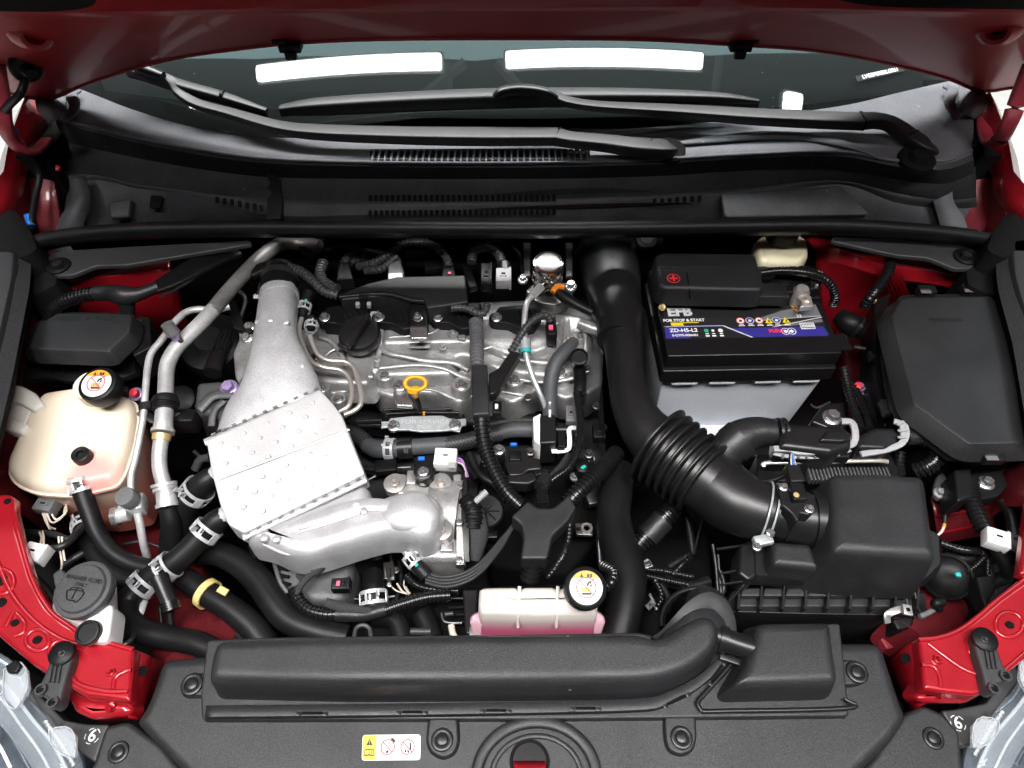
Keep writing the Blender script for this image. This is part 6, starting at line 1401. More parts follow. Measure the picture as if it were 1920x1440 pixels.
T('loom', 'loom', [(1002, 1044, -.05), (998, 1066, -.06), (992, 1090, -.07)], [36, 38, 40], yc2, rib=(.0062, .2))
l2 = thing('right_loom', 'thick ribbed loom rising right from the Y shaped cover', 'wiring loom', (1110, 890, -.04))
T('conduit', 'loom', [(1064, 944, -.05), (1090, 916, -.045), (1124, 884, -.05), (1156, 850, -.07)], 34, l2, rib=(.0058, .18))
l3 = thing('valve_loom', 'thin ribbed loom running from the valve to the Y shaped cover', 'wiring loom', (1080, 840, -.05))
T('conduit', 'loom', [(1082, 736, -.045), (1087, 770, -.048), (1088, 810, -.05), (1082, 846, -.052), (1066, 876, -.054), (1040, 896, -.056), (1018, 914, -.06)], 16, l3, rib=(.0042, .16))
for o in (0, 9): T('sleeve', 'braid', [(1066 + o, 852, -.07), (1052 + o, 872, -.068), (1036 + o, 890, -.066), (1022 + o, 906, -.064)], 10, l3)
T('stub_loom', 'loom', [(1016, 900, -.06), (1016, 924, -.056), (1018, 950, -.05)], [24, 24, 26], l3, rib=(.005, .18))
T('taped_joint', 'tape', [(1024, 896, -.056), (1014, 914, -.052)], 28, l3)
tbs = thing('coolant_nozzle', 'black nozzle standing right of the head cover', 'nozzle', (1084, 690, -.03))
b = MB(); b.lathe(P(1086, 668, -.012), (-.05, -.25, 1), [(.009, -.05), (.0095, -.014), (.0125, -.01), (.0125, .0), (.0105, .001), (.0095, -.003), (.001, -.003)], 26); build(b, 'body', 'plastic_smooth', tbs)
T('base', 'plastic_dark', [(1086, 690, -.03), (1088, 720, -.05), (1084, 742, -.06)], [24, 24, 20], tbs)
# map sensor
ms = thing('pressure_sensor', 'black pressure sensor with a blue top near the control valve', 'sensor', (965, 870, -.08))
b = MB(); b.slab(rnd(PP([(948, 842), (986, 840), (990, 856), (1012, 858), (1016, 880), (990, 882), (980, 892), (954, 892), (946, 870)], -.07), .003), prof(.03, .003)); build(b, 'body', 'plastic_smooth', ms)
b = MB(); b.box(P(963, 834, -.068), (.009, .004, .006), r=.001); build(b, 'cap', 'blue', ms)
b = MB(); b.box(P(966, 856, -.068), (.015, .015, .006), r=.002); build(b, 'raised_pad', 'plastic_dark', ms)
b = MB(); b.slab(rnd(PP([(946, 892), (1004, 884), (1008, 900), (990, 908), (952, 906)], -.062), .003), prof(.02, .003)); build(b, 'plug', 'plastic_smooth', ms)
T('conduit', 'loom', [(1002, 892, -.062), (1018, 888, -.064), (1032, 890, -.07)], 15, ms, rib=(.004, .16))
B(ms, 935, 842, -.075, 24); B(ms, 994, 846, -.074, 18, 'steel_dark')
# ---- throttle body
tb = thing('throttle_valve', 'cast aluminium throttle body right of the lower cooler duct', 'throttle body', (800, 980, -.05))
b = MB(); b.slab(rnd(PP([(728, 900), (740, 888), (760, 886), (772, 900), (800, 890), (815, 886), (836, 890), (846, 906), (838, 926), (838, 980), (842, 992), (834, 1004), (816, 1002), (760, 930), (735, 924)], -.035), .006), prof(.02, .004)); build(b, 'flange', 'alu_light_cast', tb)
for x, y in ((740, 907), (826, 906), (827, 994)):
    m = MB(); m.lathe(P(x, y, -.034), UP, [(.0135, -.012), (.0135, .002), (.011, .003)], 24); build(m, 'bolt_boss', 'alu_light_cast', tb); B(tb, x, y, -.0295, 27, 'nickel', kind='stud')
b = MB(); b.box(P(772, 898, -.032), (.012, .02, .01), r=.002); build(b, 'cast_lug', 'alu_light_cast', tb)
T('barrel', 'alu_cast', [(806, 960, -.06), (840, 960, -.06), (862, 962, -.06)], [120, 124, 130], tb, seg=30, hz=.8)
b = MB(); b.slab(rnd(PP([(770, 1010), (866, 1004), (866, 1050), (770, 1050), (756, 1030)], -.05), .008), prof(.05, .008)); build(b, 'motor_housing', 'alu_cast', tb)
b = MB(); b.box(P(838, 1026, -.047), (.014, .012, .006), r=.001); build(b, 'cast_pad', 'alu_cast', tb)
T('end_plate', 'alu_light_cast', [(858, 898, -.05), (862, 980, -.05), (864, 1062, -.06)], [18, 16, 18], tb, hz=1.8, ex=4)
T('gear_cover', 'plastic_smooth', [(868, 892, -.052), (872, 980, -.052), (874, 1056, -.062)], [18, 20, 18], tb, hz=1.8, ex=4)
for y in (912, 978, 1048): B(tb, 861, y, -.033, 13, 'steel')
T('tank_end', 'felt', [(888, 960, -.056), (894, 1000, -.058), (884, 1050, -.07)], [40, 44, 34], tb, hz=.8)
T('bellows', 'rubber', [(872, 940, -.045), (884, 952, -.042), (888, 970, -.044), (886, 990, -.05)], [34, 36, 36, 34], tb, rib=(.0052, .15))
T('cable_sleeve', 'grey', [(890, 942, -.036), (912, 922, -.034)], 12, tb)
b = MB(); b.lathe(P(912, 958, -.07), (0, -.2, 1), [(.022, -.02), (.022, 0), (.020, .002), (.001, .002)], 30); build(b, 'actuator', 'plastic_dark', tb)
for a in range(0, 360, 45): T('actuator_spoke', 'plastic_smooth', [(912, 958, -.0675), (912 + 24 * math.cos(rad(a)), 958 + 22 * math.sin(rad(a)), -.0675)], 3, tb, seg=6, sub=2)
sc_ = thing('throttle_sensor', 'black sensor on the throttle body with a white plug and violet wires', 'sensor', (800, 870, -.02))
b = MB(); b.slab(rnd(PP([(776, 856), (808, 852), (812, 848), (822, 848), (822, 872), (812, 880), (812, 892), (798, 902), (782, 900), (776, 886)], -.018), .003), prof(.02, .002)); build(b, 'body', 'plastic_dark', sc_)
b = MB(); b.box(P(790, 860, -.0165), (.008, .005, .002)); build(b, 'blue_mark', 'blue', sc_)
m = MB(); m.lathe(P(793, 884, -.016), UP, [(.0115, -.006), (.0115, .001), (.01, .002)], 24); build(m, 'bolt_seat', 'plastic_smooth', sc_); B(sc_, 793, 883, -.013, 22)
T('spigot', 'alu_light_cast', [(793, 896, -.024), (793, 910, -.03)], 13, sc_)
b = MB(); b.box(P(836, 862, -.018), (.028, .024, .018), Matrix.Rotation(rad(-3), 3, 'Z'), r=.0015); build(b, 'plug', 'white', sc_)
b = MB(); b.box(P(836, 852, -.0085), (.013, .007, .0025), r=.0006); build(b, 'plug_latch', 'white', sc_)
b = MB(); b.box(P(835, 853, -.0068), (.006, .002, .0006)); build(b, 'latch_slot', 'void', sc_)
b = MB(); b.box(P(847, 872, -.0088), (.009, .008, .001)); build(b, 'plug_window', 'grey', sc_)
b = MB(); b.box(P(853, 858, -.016), (.0025, .012, .012)); build(b, 'red_seal', 'ink_red', sc_)
K['wire_violet'] = M('violet_wire', (.38, .16, .5), .4)
for k, m_ in enumerate(('wire_violet', 'wire_violet', 'wire_white')): T('wire', m_, [(854, 858 + 4 * k, -.016), (866, 862 + 4 * k, -.018), (872, 876 + 2 * k, -.024), (878 - k * 2, 894, -.034)], 3.2, sc_, seg=6)
# small hoses right under the throttle
sh1 = hose('short bypass hose with spring clamp below the throttle body', [(752, 1024, -.05), (764, 1038, -.052), (784, 1062, -.056), (800, 1080, -.06)], [14, 14, 26, 28], clamps=(((768, 1044, -.053), (778, 1056, -.055), 24, 24),))
T('metal_end', 'nickel', [(744, 1020, -.05), (756, 1028, -.05), (766, 1042, -.052)], 15, sh1)
b = MB(); b.box(P(781, 1060, -.043), (.004, .003, .001), Matrix.Rotation(.6, 3, 'Z')); build(b, 'paint_mark', 'teal', sh1)
T('metal_end', 'nickel', [(728, 1008, -.05), (712, 1012, -.052), (706, 1022, -.058)], 12, sh1); T('stub_hose', 'rubber', [(706, 1020, -.058), (706, 1046, -.07)], 22, sh1)
bh3 = thing('braided_harness', 'flat bundle of braided sleeves curving under the Y shaped cover', 'wiring loom', (880, 1070, -.06))
for o in range(4): T('sleeve', 'braid', [(798, 1074 + 6 * o, -.06), (830, 1082 + 6 * o, -.058), (866, 1076 + 6 * o, -.056), (900, 1056 + 6 * o, -.056), (936, 1016 + 5 * o, -.058), (968 - 2 * o, 978 + 3 * o, -.06)], 7.5, bh3, seg=8)
T('conduit', 'loom', [(762, 1080, -.08), (784, 1098, -.078), (820, 1106, -.076), (862, 1108, -.076)], 14, bh3, rib=(.0045, .18))
# dark trough between
dk = thing('fan_shroud', 'dark radiator fan shroud behind the front coolant tank', 'fan shroud', (880, 1120, -.12))
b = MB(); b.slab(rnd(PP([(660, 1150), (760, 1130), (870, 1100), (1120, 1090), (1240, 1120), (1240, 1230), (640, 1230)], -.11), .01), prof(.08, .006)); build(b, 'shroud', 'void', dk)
b = MB(); b.slab(rnd(PP([(866, 1104), (896, 1104), (896, 1190), (872, 1190)], -.085), .004), prof(.03, .003)); build(b, 'bracket', 'plastic_smooth', dk)
for k in range(3): T('shroud_rib', 'plastic_smooth', [(840, 1140 + 14 * k, -.1), (880, 1138 + 14 * k, -.1)], 5, dk, seg=6)
b = MB(); b.box(P(905, 1185, -.06), (.03, .012, .004), r=.001); build(b, 'strip', 'grey_mid', dk)
T('lifting_eye', 'alu_dark', [(664, 1196, -.08), (668, 1178, -.07), (680, 1172, -.068), (692, 1178, -.07), (696, 1196, -.08)], 8, dk)
# ---- alternator
al = thing('alternator', 'dark alternator with vents under the lower cooler duct', 'alternator', (570, 1060, -.08))
b = MB(); b.slab(rnd(PP([(508, 1030), (530, 1022), (580, 1030), (640, 1020), (664, 1050), (660, 1100), (640, 1130), (580, 1132), (536, 1112), (512, 1076)], -.07), .012), prof(.08, .012)); build(b, 'body', 'alu_dark', al)
for k in range(5): T('vent', 'void', [(517 + k * 2, 1036 + 14 * k, -.066), (536 + k * 2, 1040 + 14 * k, -.066)], 7, al, seg=8)
T('vent_ring', 'alu_dark', [(512, 1030, -.066), (516, 1060, -.066), (526, 1092, -.066), (540, 1112, -.068)], 9, al)
b = MB(); b.slab(rnd(PP([(546, 1044), (573, 1040), (578, 1078), (566, 1092), (554, 1080)], -.064), .003), prof(.004, .001)); build(b, 'rating_plate', 'ink_black', al)
for k in range(3): b = MB(); b.box(P(562, 1054 + 10 * k, -.0625), (.010, .003, .0006)); build(b, 'print', 'grey_mid', al)
T('terminal_boot', 'felt', [(588, 1072, -.045), (606, 1054, -.04), (622, 1040, -.038)], [24, 26, 26], al)
b = MB(); b.lathe(P(632, 1034, -.044), (.1, -.2, 1), [(.014, -.01), (.014, .004), (.011, .006)], 22); build(b, 'terminal', 'rubber_grey', al)
T('cable', 'felt', [(592, 1070, -.046), (576, 1084, -.05), (560, 1104, -.052), (556, 1120, -.056)], [16, 13, 13, 18], al)
connector('black plug with a pink mark on the alternator', 640, 1098, -.05, 34, 22, 24, 4, 'plastic_dark')
b = MB(); b.box(P(634, 1094, -.0395), (.004, .006, .001)); build(b, 'pink_mark', 'pink', bpy.data.objects['alternator'])
T('steel_rod', 'steel', [(512, 1092, -.08), (590, 1094, -.08)], 5, al)
lo_ = thing('alternator_loom', 'ribbed loom passing beneath the alternator', 'wiring loom', (680, 1145, -.05))
T('conduit', 'loom', [(552, 1104, -.056), (560, 1126, -.056), (580, 1144, -.056), (610, 1152, -.056), (634, 1152, -.056)], 25, lo_, rib=(.005, .17))
T('taped_joint', 'tape', [(632, 1152, -.056), (680, 1152, -.055), (726, 1142, -.054)], [27, 26, 26], lo_)
T('conduit', 'loom', [(722, 1144, -.054), (756, 1132, -.054), (800, 1120, -.056), (846, 1116, -.06)], 26, lo_, rib=(.005, .17))
T('branch', 'felt', [(612, 1130, -.05), (640, 1138, -.05), (676, 1144, -.05), (700, 1148, -.052)], [18, 20, 18, 16], lo_)
hs = hose('short black hose with an upright spring clamp below the throttle body', [(700, 1080, -.1), (700, 1110, -.085), (702, 1150, -.09)], [40, 42, 42], clamps=(((700, 1114, -.085), (701, 1130, -.087), 42, 26),))

# ---- small brackets, pipes and fixings that glint in the dark gaps
def clutter(par, items):
    for k, pts, w, m in items: T(k, m, pts, w, par, seg=8) if k != 'bolt' else B(par, *pts, w, m)
clutter(eb, [('bolt', (700, 880, -.13), 20, 'steel_dark'), ('bolt', (660, 1050, -.1), 16, 'steel'), ('bolt', (668, 1018, -.1), 14, 'steel_dark'), ('bolt', (1130, 800, -.1), 18, 'steel_dark'), ('bolt', (1118, 760, -.09), 16, 'steel_dark'), ('bolt', (905, 925, -.1), 15, 'steel'), ('bolt', (742, 1068, -.11), 14, 'steel_dark'), ('bolt', (1130, 870, -.12), 16, 'steel_dark'),
    ('pipe', [(716, 1104, -.12), (728, 1088, -.11), (734, 1060, -.11), (732, 1040, -.12)], 7, 'steel_dark'), ('pipe', [(690, 900, -.12), (730, 880, -.12), (770, 876, -.12)], 6, 'steel_dark'), ('pipe', [(640, 1120, -.1), (690, 1124, -.1), (740, 1118, -.1)], 6, 'steel_dark'), ('pipe', [(1120, 600, -.06), (1128, 640, -.06), (1124, 700, -.07)], 8, 'alu_cast'),
    ('cable', [(880, 850, -.1), (900, 890, -.1), (930, 910, -.1), (950, 940, -.1)], 14, 'tape'), ('cable', [(860, 860, -.11), (880, 880, -.11), (896, 900, -.11)], 22, 'rubber'), ('cable', [(1100, 840, -.1), (1110, 870, -.1), (1096, 900, -.1)], 9, 'rubber'), ('cable', [(748, 1050, -.12), (752, 1090, -.12), (740, 1130, -.12)], 10, 'rubber'), ('cable', [(760, 1100, -.11), (770, 1120, -.11), (776, 1150, -.12)], 5, 'wire_white'), ('cable', [(744, 1094, -.11), (756, 1110, -.11), (770, 1112, -.115)], 4, 'wire_white'),
    ('cable', [(600, 470, -.05), (640, 462, -.05), (700, 470, -.05), (760, 490, -.05)], 12, 'rubber'), ('cable', [(880, 466, -.04), (920, 450, -.04), (960, 456, -.04)], 10, 'rubber'), ('cable', [(1080, 470, -.04), (1100, 500, -.04), (1110, 540, -.04)], 10, 'rubber'), ('pipe', [(960, 460, -.04), (976, 480, -.04), (980, 520, -.04)], 6, 'steel_dark'), ('pipe', [(440, 540, -.03), (460, 560, -.03), (450, 600, -.04)], 8, 'steel_dark'),
    ('pipe', [(364, 846, -.1), (380, 858, -.1), (396, 850, -.1)], 7, 'steel_dark'), ('cable', [(366, 880, -.06), (376, 862, -.05), (392, 858, -.05)], 16, 'felt')])
for x, y, w, h, m in ((730, 1072, 20, 34, 'steel_dark'), (652, 1022, 24, 20, 'alu_dark'), (1110, 930, 26, 40, 'steel_dark'), (690, 880, 30, 12, 'plastic_smooth'), (724, 876, 40, 26, 'plastic_dark'), (920, 1000, 26, 26, 'plastic_smooth'), (1120, 560, 22, 26, 'alu_dark'), (780, 476, 36, 10, 'plastic_smooth'), (812, 500, 30, 22, 'plastic_dark'), (880, 520, 14, 60, 'plastic_dark')):
    q = S(x, y, -.11); b = MB(); b.box(P(x, y, -.11 if y > 600 else -.03), (w * q, h * q, .012), Matrix.Rotation(rng.uniform(-.3, .3), 3, 'Z'), r=.0015); build(b, 'bracket', m, eb)

clutter(dk, [('pipe', [(816, 1132, -.09), (822, 1124, -.088), (850, 1122, -.088), (884, 1122, -.088)], 6, 'plastic_smooth'), ('pipe', [(828, 1150, -.09), (832, 1164, -.09), (846, 1168, -.09), (866, 1168, -.09)], 6, 'steel_dark'), ('pipe', [(834, 1152, -.086), (850, 1150, -.086)], 9, 'plastic_grey_dark'), ('cable', [(846, 1172, -.09), (850, 1190, -.09), (858, 1200, -.09)], 13, 'wire_white'), ('hose', [(700, 1154, -.09), (740, 1160, -.09), (756, 1200, -.09)], 40, 'rubber'), ('hose', [(790, 1150, -.1), (800, 1170, -.1), (810, 1200, -.1)], 46, 'plastic_dark'), ('strip', [(770, 1184, -.085), (808, 1184, -.085)], 14, 'plastic_grey_dark'), ('bolt', (736, 1162, -.086), 10, 'steel_dark'),
    ('pipe', [(728, 1066, -.1), (730, 1098, -.095)], 9, 'steel_dark'), ('pipe', [(716, 1084, -.096), (740, 1086, -.096)], 5, 'steel_dark'), ('bolt', (729, 1096, -.09), 9, 'steel'), ('cable', [(734, 1100, -.1), (744, 1108, -.1), (764, 1114, -.1)], 3, 'wire_white'), ('cable', [(758, 1088, -.1), (758, 1100, -.1), (768, 1114, -.1)], 3, 'wire_white')])

for x, y, w in ((640, 660, 16), (706, 672, 14), (760, 636, 12), (830, 650, 14), (902, 700, 16), (930, 640, 14), (1030, 690, 14), (1100, 690, 18), (590, 668, 16), (660, 730, 16), (800, 712, 14), (990, 744, 16)): B(hc, x, y, -.04 if y < 700 else -.058, w, 'alu_cast' if w < 15 else 'steel_dark', name='casting_plug' if w < 15 else 'bolt')
for l, w in (([(600, 690, -.044), (612, 664, -.042), (640, 648, -.04)], 7), ([(730, 632, -.035), (800, 626, -.035), (830, 612, -.035)], 5), ([(900, 656, -.04), (930, 648, -.038), (960, 656, -.04), (1000, 664, -.04)], 7), ([(930, 604, -.035), (1000, 600, -.035), (1046, 606, -.035)], 6), ([(590, 738, -.06), (640, 734, -.06), (690, 722, -.06)], 7), ([(760, 728, -.064), (810, 730, -.064), (850, 746, -.066)], 8), ([(900, 736, -.064), (940, 734, -.064), (980, 740, -.064)], 8)): T('casting_rib', 'alu_cast', l, w, hc, seg=8, hz=.6)
# ================================================================ RIGHT SIDE
# ---- intake hose from the turbo to the air cleaner
ih = thing('intake_hose', 'big smooth black intake hose with bellows leading to the air cleaner', 'air hose', (1180, 700, -.02))
T('tube', 'hose_plastic', [(1138, 470, -.03), (1146, 520, -.02), (1156, 580, -.012), (1168, 640, -.01), (1174, 700, -.012), (1184, 756, -.014), (1206, 800, -.016), (1238, 836, -.018)], [112, 108, 94, 76, 70, 76, 90, 108], ih, seg=30, sub=10)
T('collar', 'hose_plastic', [(1160, 640, -.01), (1164, 590, -.012)], [82, 92], ih, seg=30)
bx = [(1226, 826, -.018), (1262, 856, -.02), (1300, 884, -.022), (1334, 908, -.024)]
for k in range(7):
    t = k / 6; x, y = 1234 + 84 * t, 834 + 62 * t; z = -.018 - .006 * t
    w = 158 - 8 * t
    d = (bx[3][0] - bx[0][0], bx[3][1] - bx[0][1]); n = math.hypot(*d); ux, uy = d[0] / n, d[1] / n
    T('bellows_rib', 'hose_plastic', [(x - ux * 4.5, y - uy * 4.5, z), (x - ux * 2.5, y - uy * 2.5, z), (x + ux * 2.5, y + uy * 2.5, z), (x + ux * 4.5, y + uy * 4.5, z)], [w - 14, w, w, w - 14], ih, seg=36, sub=2)
T('bellows_core', 'hose_plastic', bx, [120, 124, 124, 122], ih, seg=30)
T('elbow', 'hose_plastic', [(1318, 896, -.024), (1350, 920, -.024), (1384, 944, -.022), (1420, 958, -.02), (1446, 964, -.02)], [116, 124, 122, 112, 104], ih, seg=34, sub=10)
T('elbow_lip', 'hose_plastic', [(1430, 960, -.02), (1450, 965, -.02)], [114, 110], ih, seg=34)
hcl = thing('wire_clamp', 'silver double wire clamp with screw on the intake hose', 'clamp', (1436, 962, -.01))
axc = (P(1450, 966, -.02) - P(1420, 957, -.02)).normalized(); rr = 59 * S(1436, 962, -.02); xx = axc.cross(UP).normalized(); yy = xx.cross(axc)
for o in (-.0035, .0045):
    cc0 = P(1437, 962, -.02) + axc * o
    b = MB(); b.tube([cc0 + (xx * math.cos(rad(a)) + yy * math.sin(rad(a))) * rr for a in range(-50, 231, 10)], .0013, seg=8, sub=2); build(b, 'wire', 'steel_pale', hcl)
b = MB(); b.box(P(1430, 1014, -.01), (.022, .012, .010), Matrix.Rotation(.2, 3, 'Z'), r=.002); build(b, 'lug', 'steel_pale', hcl)
B(hcl, 1446, 999, .0, 17, axis=(.3, -.2, 1)); B(hcl, 1420, 1024, -.008, 18)
# ---- air cleaner
ac2 = thing('air_cleaner', 'big black air cleaner housing with a raised square top', 'air cleaner', (1600, 1000, 0))
T('inlet_tube', 'plastic_smooth', [(1440, 963, -.02), (1480, 970, -.02), (1520, 976, -.02), (1556, 982, -.022)], [92, 96, 100, 108], ac2, seg=32)
T('tube_ring', 'plastic_smooth', [(1516, 976, -.02), (1526, 977, -.02)], [112, 112], ac2, seg=32)
T('tube_ring', 'plastic_smooth', [(1470, 968, -.02), (1476, 969, -.02)], [101, 101], ac2, seg=32)
b = MB(); b.slab(rnd(PP([(1556, 884), (1640, 882), (1728, 888), (1740, 900), (1758, 1030), (1760, 1048), (1660, 1044), (1566, 1036), (1560, 1020)], .02), .012, 5), [(-.085, -.012), (-.02, -.002), (-.014, 0), (-.008, .0012), (-.004, .0036), (-.001, .008), (0, .012), (0, .015)]); build(b, 'upper_housing', 'plastic', ac2)
b = MB(); b.slab(rnd(PP([(1446, 1012), (1522, 1018), (1540, 1064), (1534, 1068), (1452, 1060), (1448, 1050)], -.02), .007), [(-.05, -.004), (-.008, 0), (-.004, .001), (-.001, .004), (0, .007), (0, .009)]); build(b, 'step', 'plastic', ac2)
b = MB(); b.slab(rnd(PP([(1420, 960), (1560, 900), (1766, 1000), (1770, 1060), (1740, 1090), (1384, 1084), (1400, 1040)], -.045), .008), [(-.014, -.002), (-.004, 0), (0, .004), (0, .006)]); build(b, 'lid_skirt', 'plastic_smooth', ac2)
b = MB(); b.slab(rnd(PP([(1372, 1104), (1738, 1108), (1744, 1150), (1700, 1160), (1366, 1152), (1356, 1130)], -.075), .005), [(-.09, .004), (-.006, 0), (0, .003), (0, .005)]); build(b, 'lower_housing', 'plastic_dark', ac2)
for row, (y0, y1, z) in enumerate(((1102, 1118, -.066), (1121, 1138, -.074))):
    for k in range(8):
        x = 1392 + 42 * k - row * 5
        b = MB(); b.slab(rnd(PP([(x, y0), (x + 33, y0), (x + 37, y1), (x - 4, y1)], z), .001), prof(.012, .002)); build(b, 'rib_panel', 'plastic', ac2)
for k in range(9):
    x = 1386 + 42 * k
    b = MB(); b.slab(PP([(x, 1086), (x + 3, 1086), (x + 1, 1142), (x - 4, 1142)], -.062), [(-.02, 0), (0, 0)]); build(b, 'rib', 'plastic_smooth', ac2)
T('parting_edge', 'plastic_smooth', [(1366, 1146, -.074), (1500, 1150, -.074), (1640, 1152, -.074), (1736, 1150, -.074)], 4, ac2, seg=8)
b = MB(); b.slab(rnd(PP([(1388, 1020), (1416, 1010), (1420, 1080), (1404, 1090), (1384, 1074)], -.035), .004), prof(.04, .004)); build(b, 'corner_lug', 'plastic_smooth', ac2)
for l in ([(1344, 1030, -.05), (1400, 1022, -.045)], [(1350, 1076, -.05), (1392, 1068, -.045)], [(1352, 1096, -.05), (1396, 1090, -.045)], [(1362, 1134, -.05), (1404, 1086, -.05)], [(1346, 1040, -.05), (1352, 1116, -.06)]): T('rib', 'plastic_smooth', l, 5, ac2, seg=6)
T('strap_guide', 'plastic_smooth', [(1350, 1070, -.05), (1356, 1090, -.055), (1356, 1110, -.06), (1346, 1118, -.065)], 9, ac2, seg=8)
for x in (1696, 1714): T('wire_latch', 'steel_dark', [(x, 1104, -.06), (x + 8, 1140, -.07), (x + 22, 1160, -.075)], 4, ac2, seg=8)
# mass air flow sensor
mf = thing('air_flow_sensor', 'black air flow sensor with two silver screws on the intake tube', 'sensor', (1495, 935, .015))
b = MB(); b.slab(rnd(PP([(1458, 908), (1476, 904), (1530, 928), (1530, 956), (1518, 966), (1500, 962), (1496, 978), (1484, 962), (1466, 946)], .022), .002), prof(.03, .002)); build(b, 'plate', 'plastic_smooth', mf)
b = MB(); b.slab(rnd(PP([(1480, 900), (1508, 906), (1516, 936), (1488, 938)], .030), .002), prof(.01, .002)); build(b, 'body', 'plastic_dark', mf)
b = MB(); b.slab(rnd(PP([(1474, 868), (1500, 870), (1510, 902), (1484, 904)], .034), .003), prof(.014, .002)); build(b, 'plug', 'plastic_smooth', mf)
for k in range(3): T('wire', ('wire_white', 'blue', 'grey')[k], [(1484 + 4 * k, 872, .034), (1483 + 3 * k, 860, .034), (1484 + k, 850, .03)], 3, mf, seg=6)
b = MB(); b.lathe(P(1493, 928, .0305), UP, [(.0032, 0), (.0032, .0004)], 18); build(b, 'dot', 'brass', mf)
B(mf, 1470, 912, .024, 18); B(mf, 1518, 953, .024, 19)
T('cable', 'rubber', [(1484, 852, .03), (1478, 884, .0), (1450, 900, -.01), (1420, 902, -.02), (1398, 894, -.03), (1388, 870, -.03)], 9, mf)
# ---- ECU and its plugs
ecu = thing('control_unit', 'finned engine control unit between battery and air cleaner', 'control unit', (1560, 875, -.02))
b = MB(); b.slab(rnd(PP([(1420, 850), (1680, 850), (1690, 900), (1420, 904)], -.03), .003), prof(.05, .003)); build(b, 'body', 'plastic_dark', ecu)
for k in range(22): b = MB(); b.box(P(1516 + 7 * k, 892, -.024), (.0022, .018, .012), r=.0006); build(b, 'fin', 'alu_dark', ecu)
T('rail', 'nickel', [(1432, 876, -.014), (1440, 868, -.012), (1540, 866, -.01), (1640, 864, -.01), (1664, 866, -.012)], 8, ecu, ex=4)
def ecu_plug(lab, body, lever, loc):
    t = thing('ecu_plug', lab, 'connector', loc, 'large plugs on the engine control unit')
    for m_, l, z, H, r in body: b = MB(); b.slab(rnd(PP(l, z), .004), prof(H, r)); build(b, 'housing', m_, t)
    for l, w in lever: T('lever', 'grey', l, w, t, hz=.5, ex=4)
    return t
e1_ = ecu_plug('larger black plug with a grey lever above the air cleaner', (('plastic_smooth', [(1466, 792), (1580, 796), (1600, 812), (1598, 838), (1560, 850), (1462, 838)], .02, .05, .008), ('plastic_smooth', [(1550, 806), (1588, 806), (1594, 822), (1584, 828), (1536, 826), (1544, 816)], .026, .01, .003), ('plastic_dark', [(1452, 836), (1600, 838), (1596, 858), (1450, 856)], .004, .04, .003)),
    (([(1578, 790, .012), (1596, 792, .014), (1603, 808, .014), (1601, 830, .012), (1584, 838, .012), (1550, 846, .012), (1500, 848, .012), (1478, 842, .012), (1450, 842, .012)], 13), ([(1450, 850, .006), (1480, 856, .006), (1540, 856, .006), (1594, 844, .006)], 8)), (1530, 820, .02))
for k in range(8): b = MB(); b.box(P(1468 + 15 * k, 856 - k * .6, .0085), (.0022, .007, .003), Matrix.Rotation(-.4, 3, 'Z')); build(b, 'lever_rib', 'grey_mid', e1_)
ecu_plug('smaller black plug with a grey toothed lever beside the fuse box', (('plastic_smooth', [(1616, 812), (1640, 800), (1676, 800), (1690, 812), (1684, 834), (1660, 842), (1612, 840), (1606, 826)], .016, .045, .006),),
    (([(1676, 790, .02), (1690, 796, .02), (1694, 816, .018), (1690, 832, .016), (1660, 844, .012), (1614, 852, .01)], 12), ([(1682, 796, .024), (1696, 792, .022), (1702, 812, .02), (1698, 828, .018)], 7), ([(1684, 808, .024), (1700, 806, .022)], 5), ([(1684, 820, .022), (1700, 820, .02)], 5)), (1650, 820, .016))
tl = thing('taped_loom', 'fat cloth taped loom bending into the larger black plug', 'wiring loom', (1400, 830, 0))
T('sleeve', 'tape', [(1346, 880, -.03), (1356, 856, -.016), (1380, 828, -.004), (1412, 812, .002), (1452, 810, .004)], [58, 66, 72, 62, 50], tl, seg=20, sub=10)
for w, a, c in ((75, (1372, 836, -.008), (1392, 820, 0)), (64, (1356, 858, -.017), (1364, 846, -.01))): T('tape_wrap', 'tape', [a, c], w, tl, seg=20)
for x in (1456, 1466): T('collar_ring', 'plastic_smooth', [(x, 811, .004), (x + 5, 811, .004)], 56, tl, seg=20)
b = MB(); b.box(P(1369, 888, -.06), (.022, .012, .008), r=.001); build(b, 'copper_clip', 'brass', tl)
l4 = thing('fuse_loom', 'ribbed loom curling from the smaller plug under the fuse box', 'wiring loom', (1740, 830, 0))
T('taped_start', 'tape', [(1698, 820, .008), (1726, 818, .008)], 32, l4)
T('conduit', 'loom', [(1722, 818, .008), (1746, 826, .004), (1760, 844, -.004), (1754, 864, -.012), (1736, 876, -.02), (1716, 884, -.03)], 32, l4, rib=(.005, .16))
l5 = thing('battery_loom', 'pair of ribbed looms dropping between battery and fuse box', 'wiring loom', (1600, 740, -.05))
T('conduit', 'loom', [(1582, 690, -.03), (1590, 730, -.04), (1602, 770, -.045), (1614, 806, -.04)], 17, l5, rib=(.0048, .2))
T('conduit', 'loom', [(1598, 720, -.05), (1614, 750, -.052), (1624, 776, -.05), (1632, 806, -.04)], 15, l5, rib=(.0048, .2))
T('conduit', 'loom', [(1688, 846, -.02), (1686, 870, -.03), (1688, 890, -.04)], 20, l5, rib=(.005, .2))
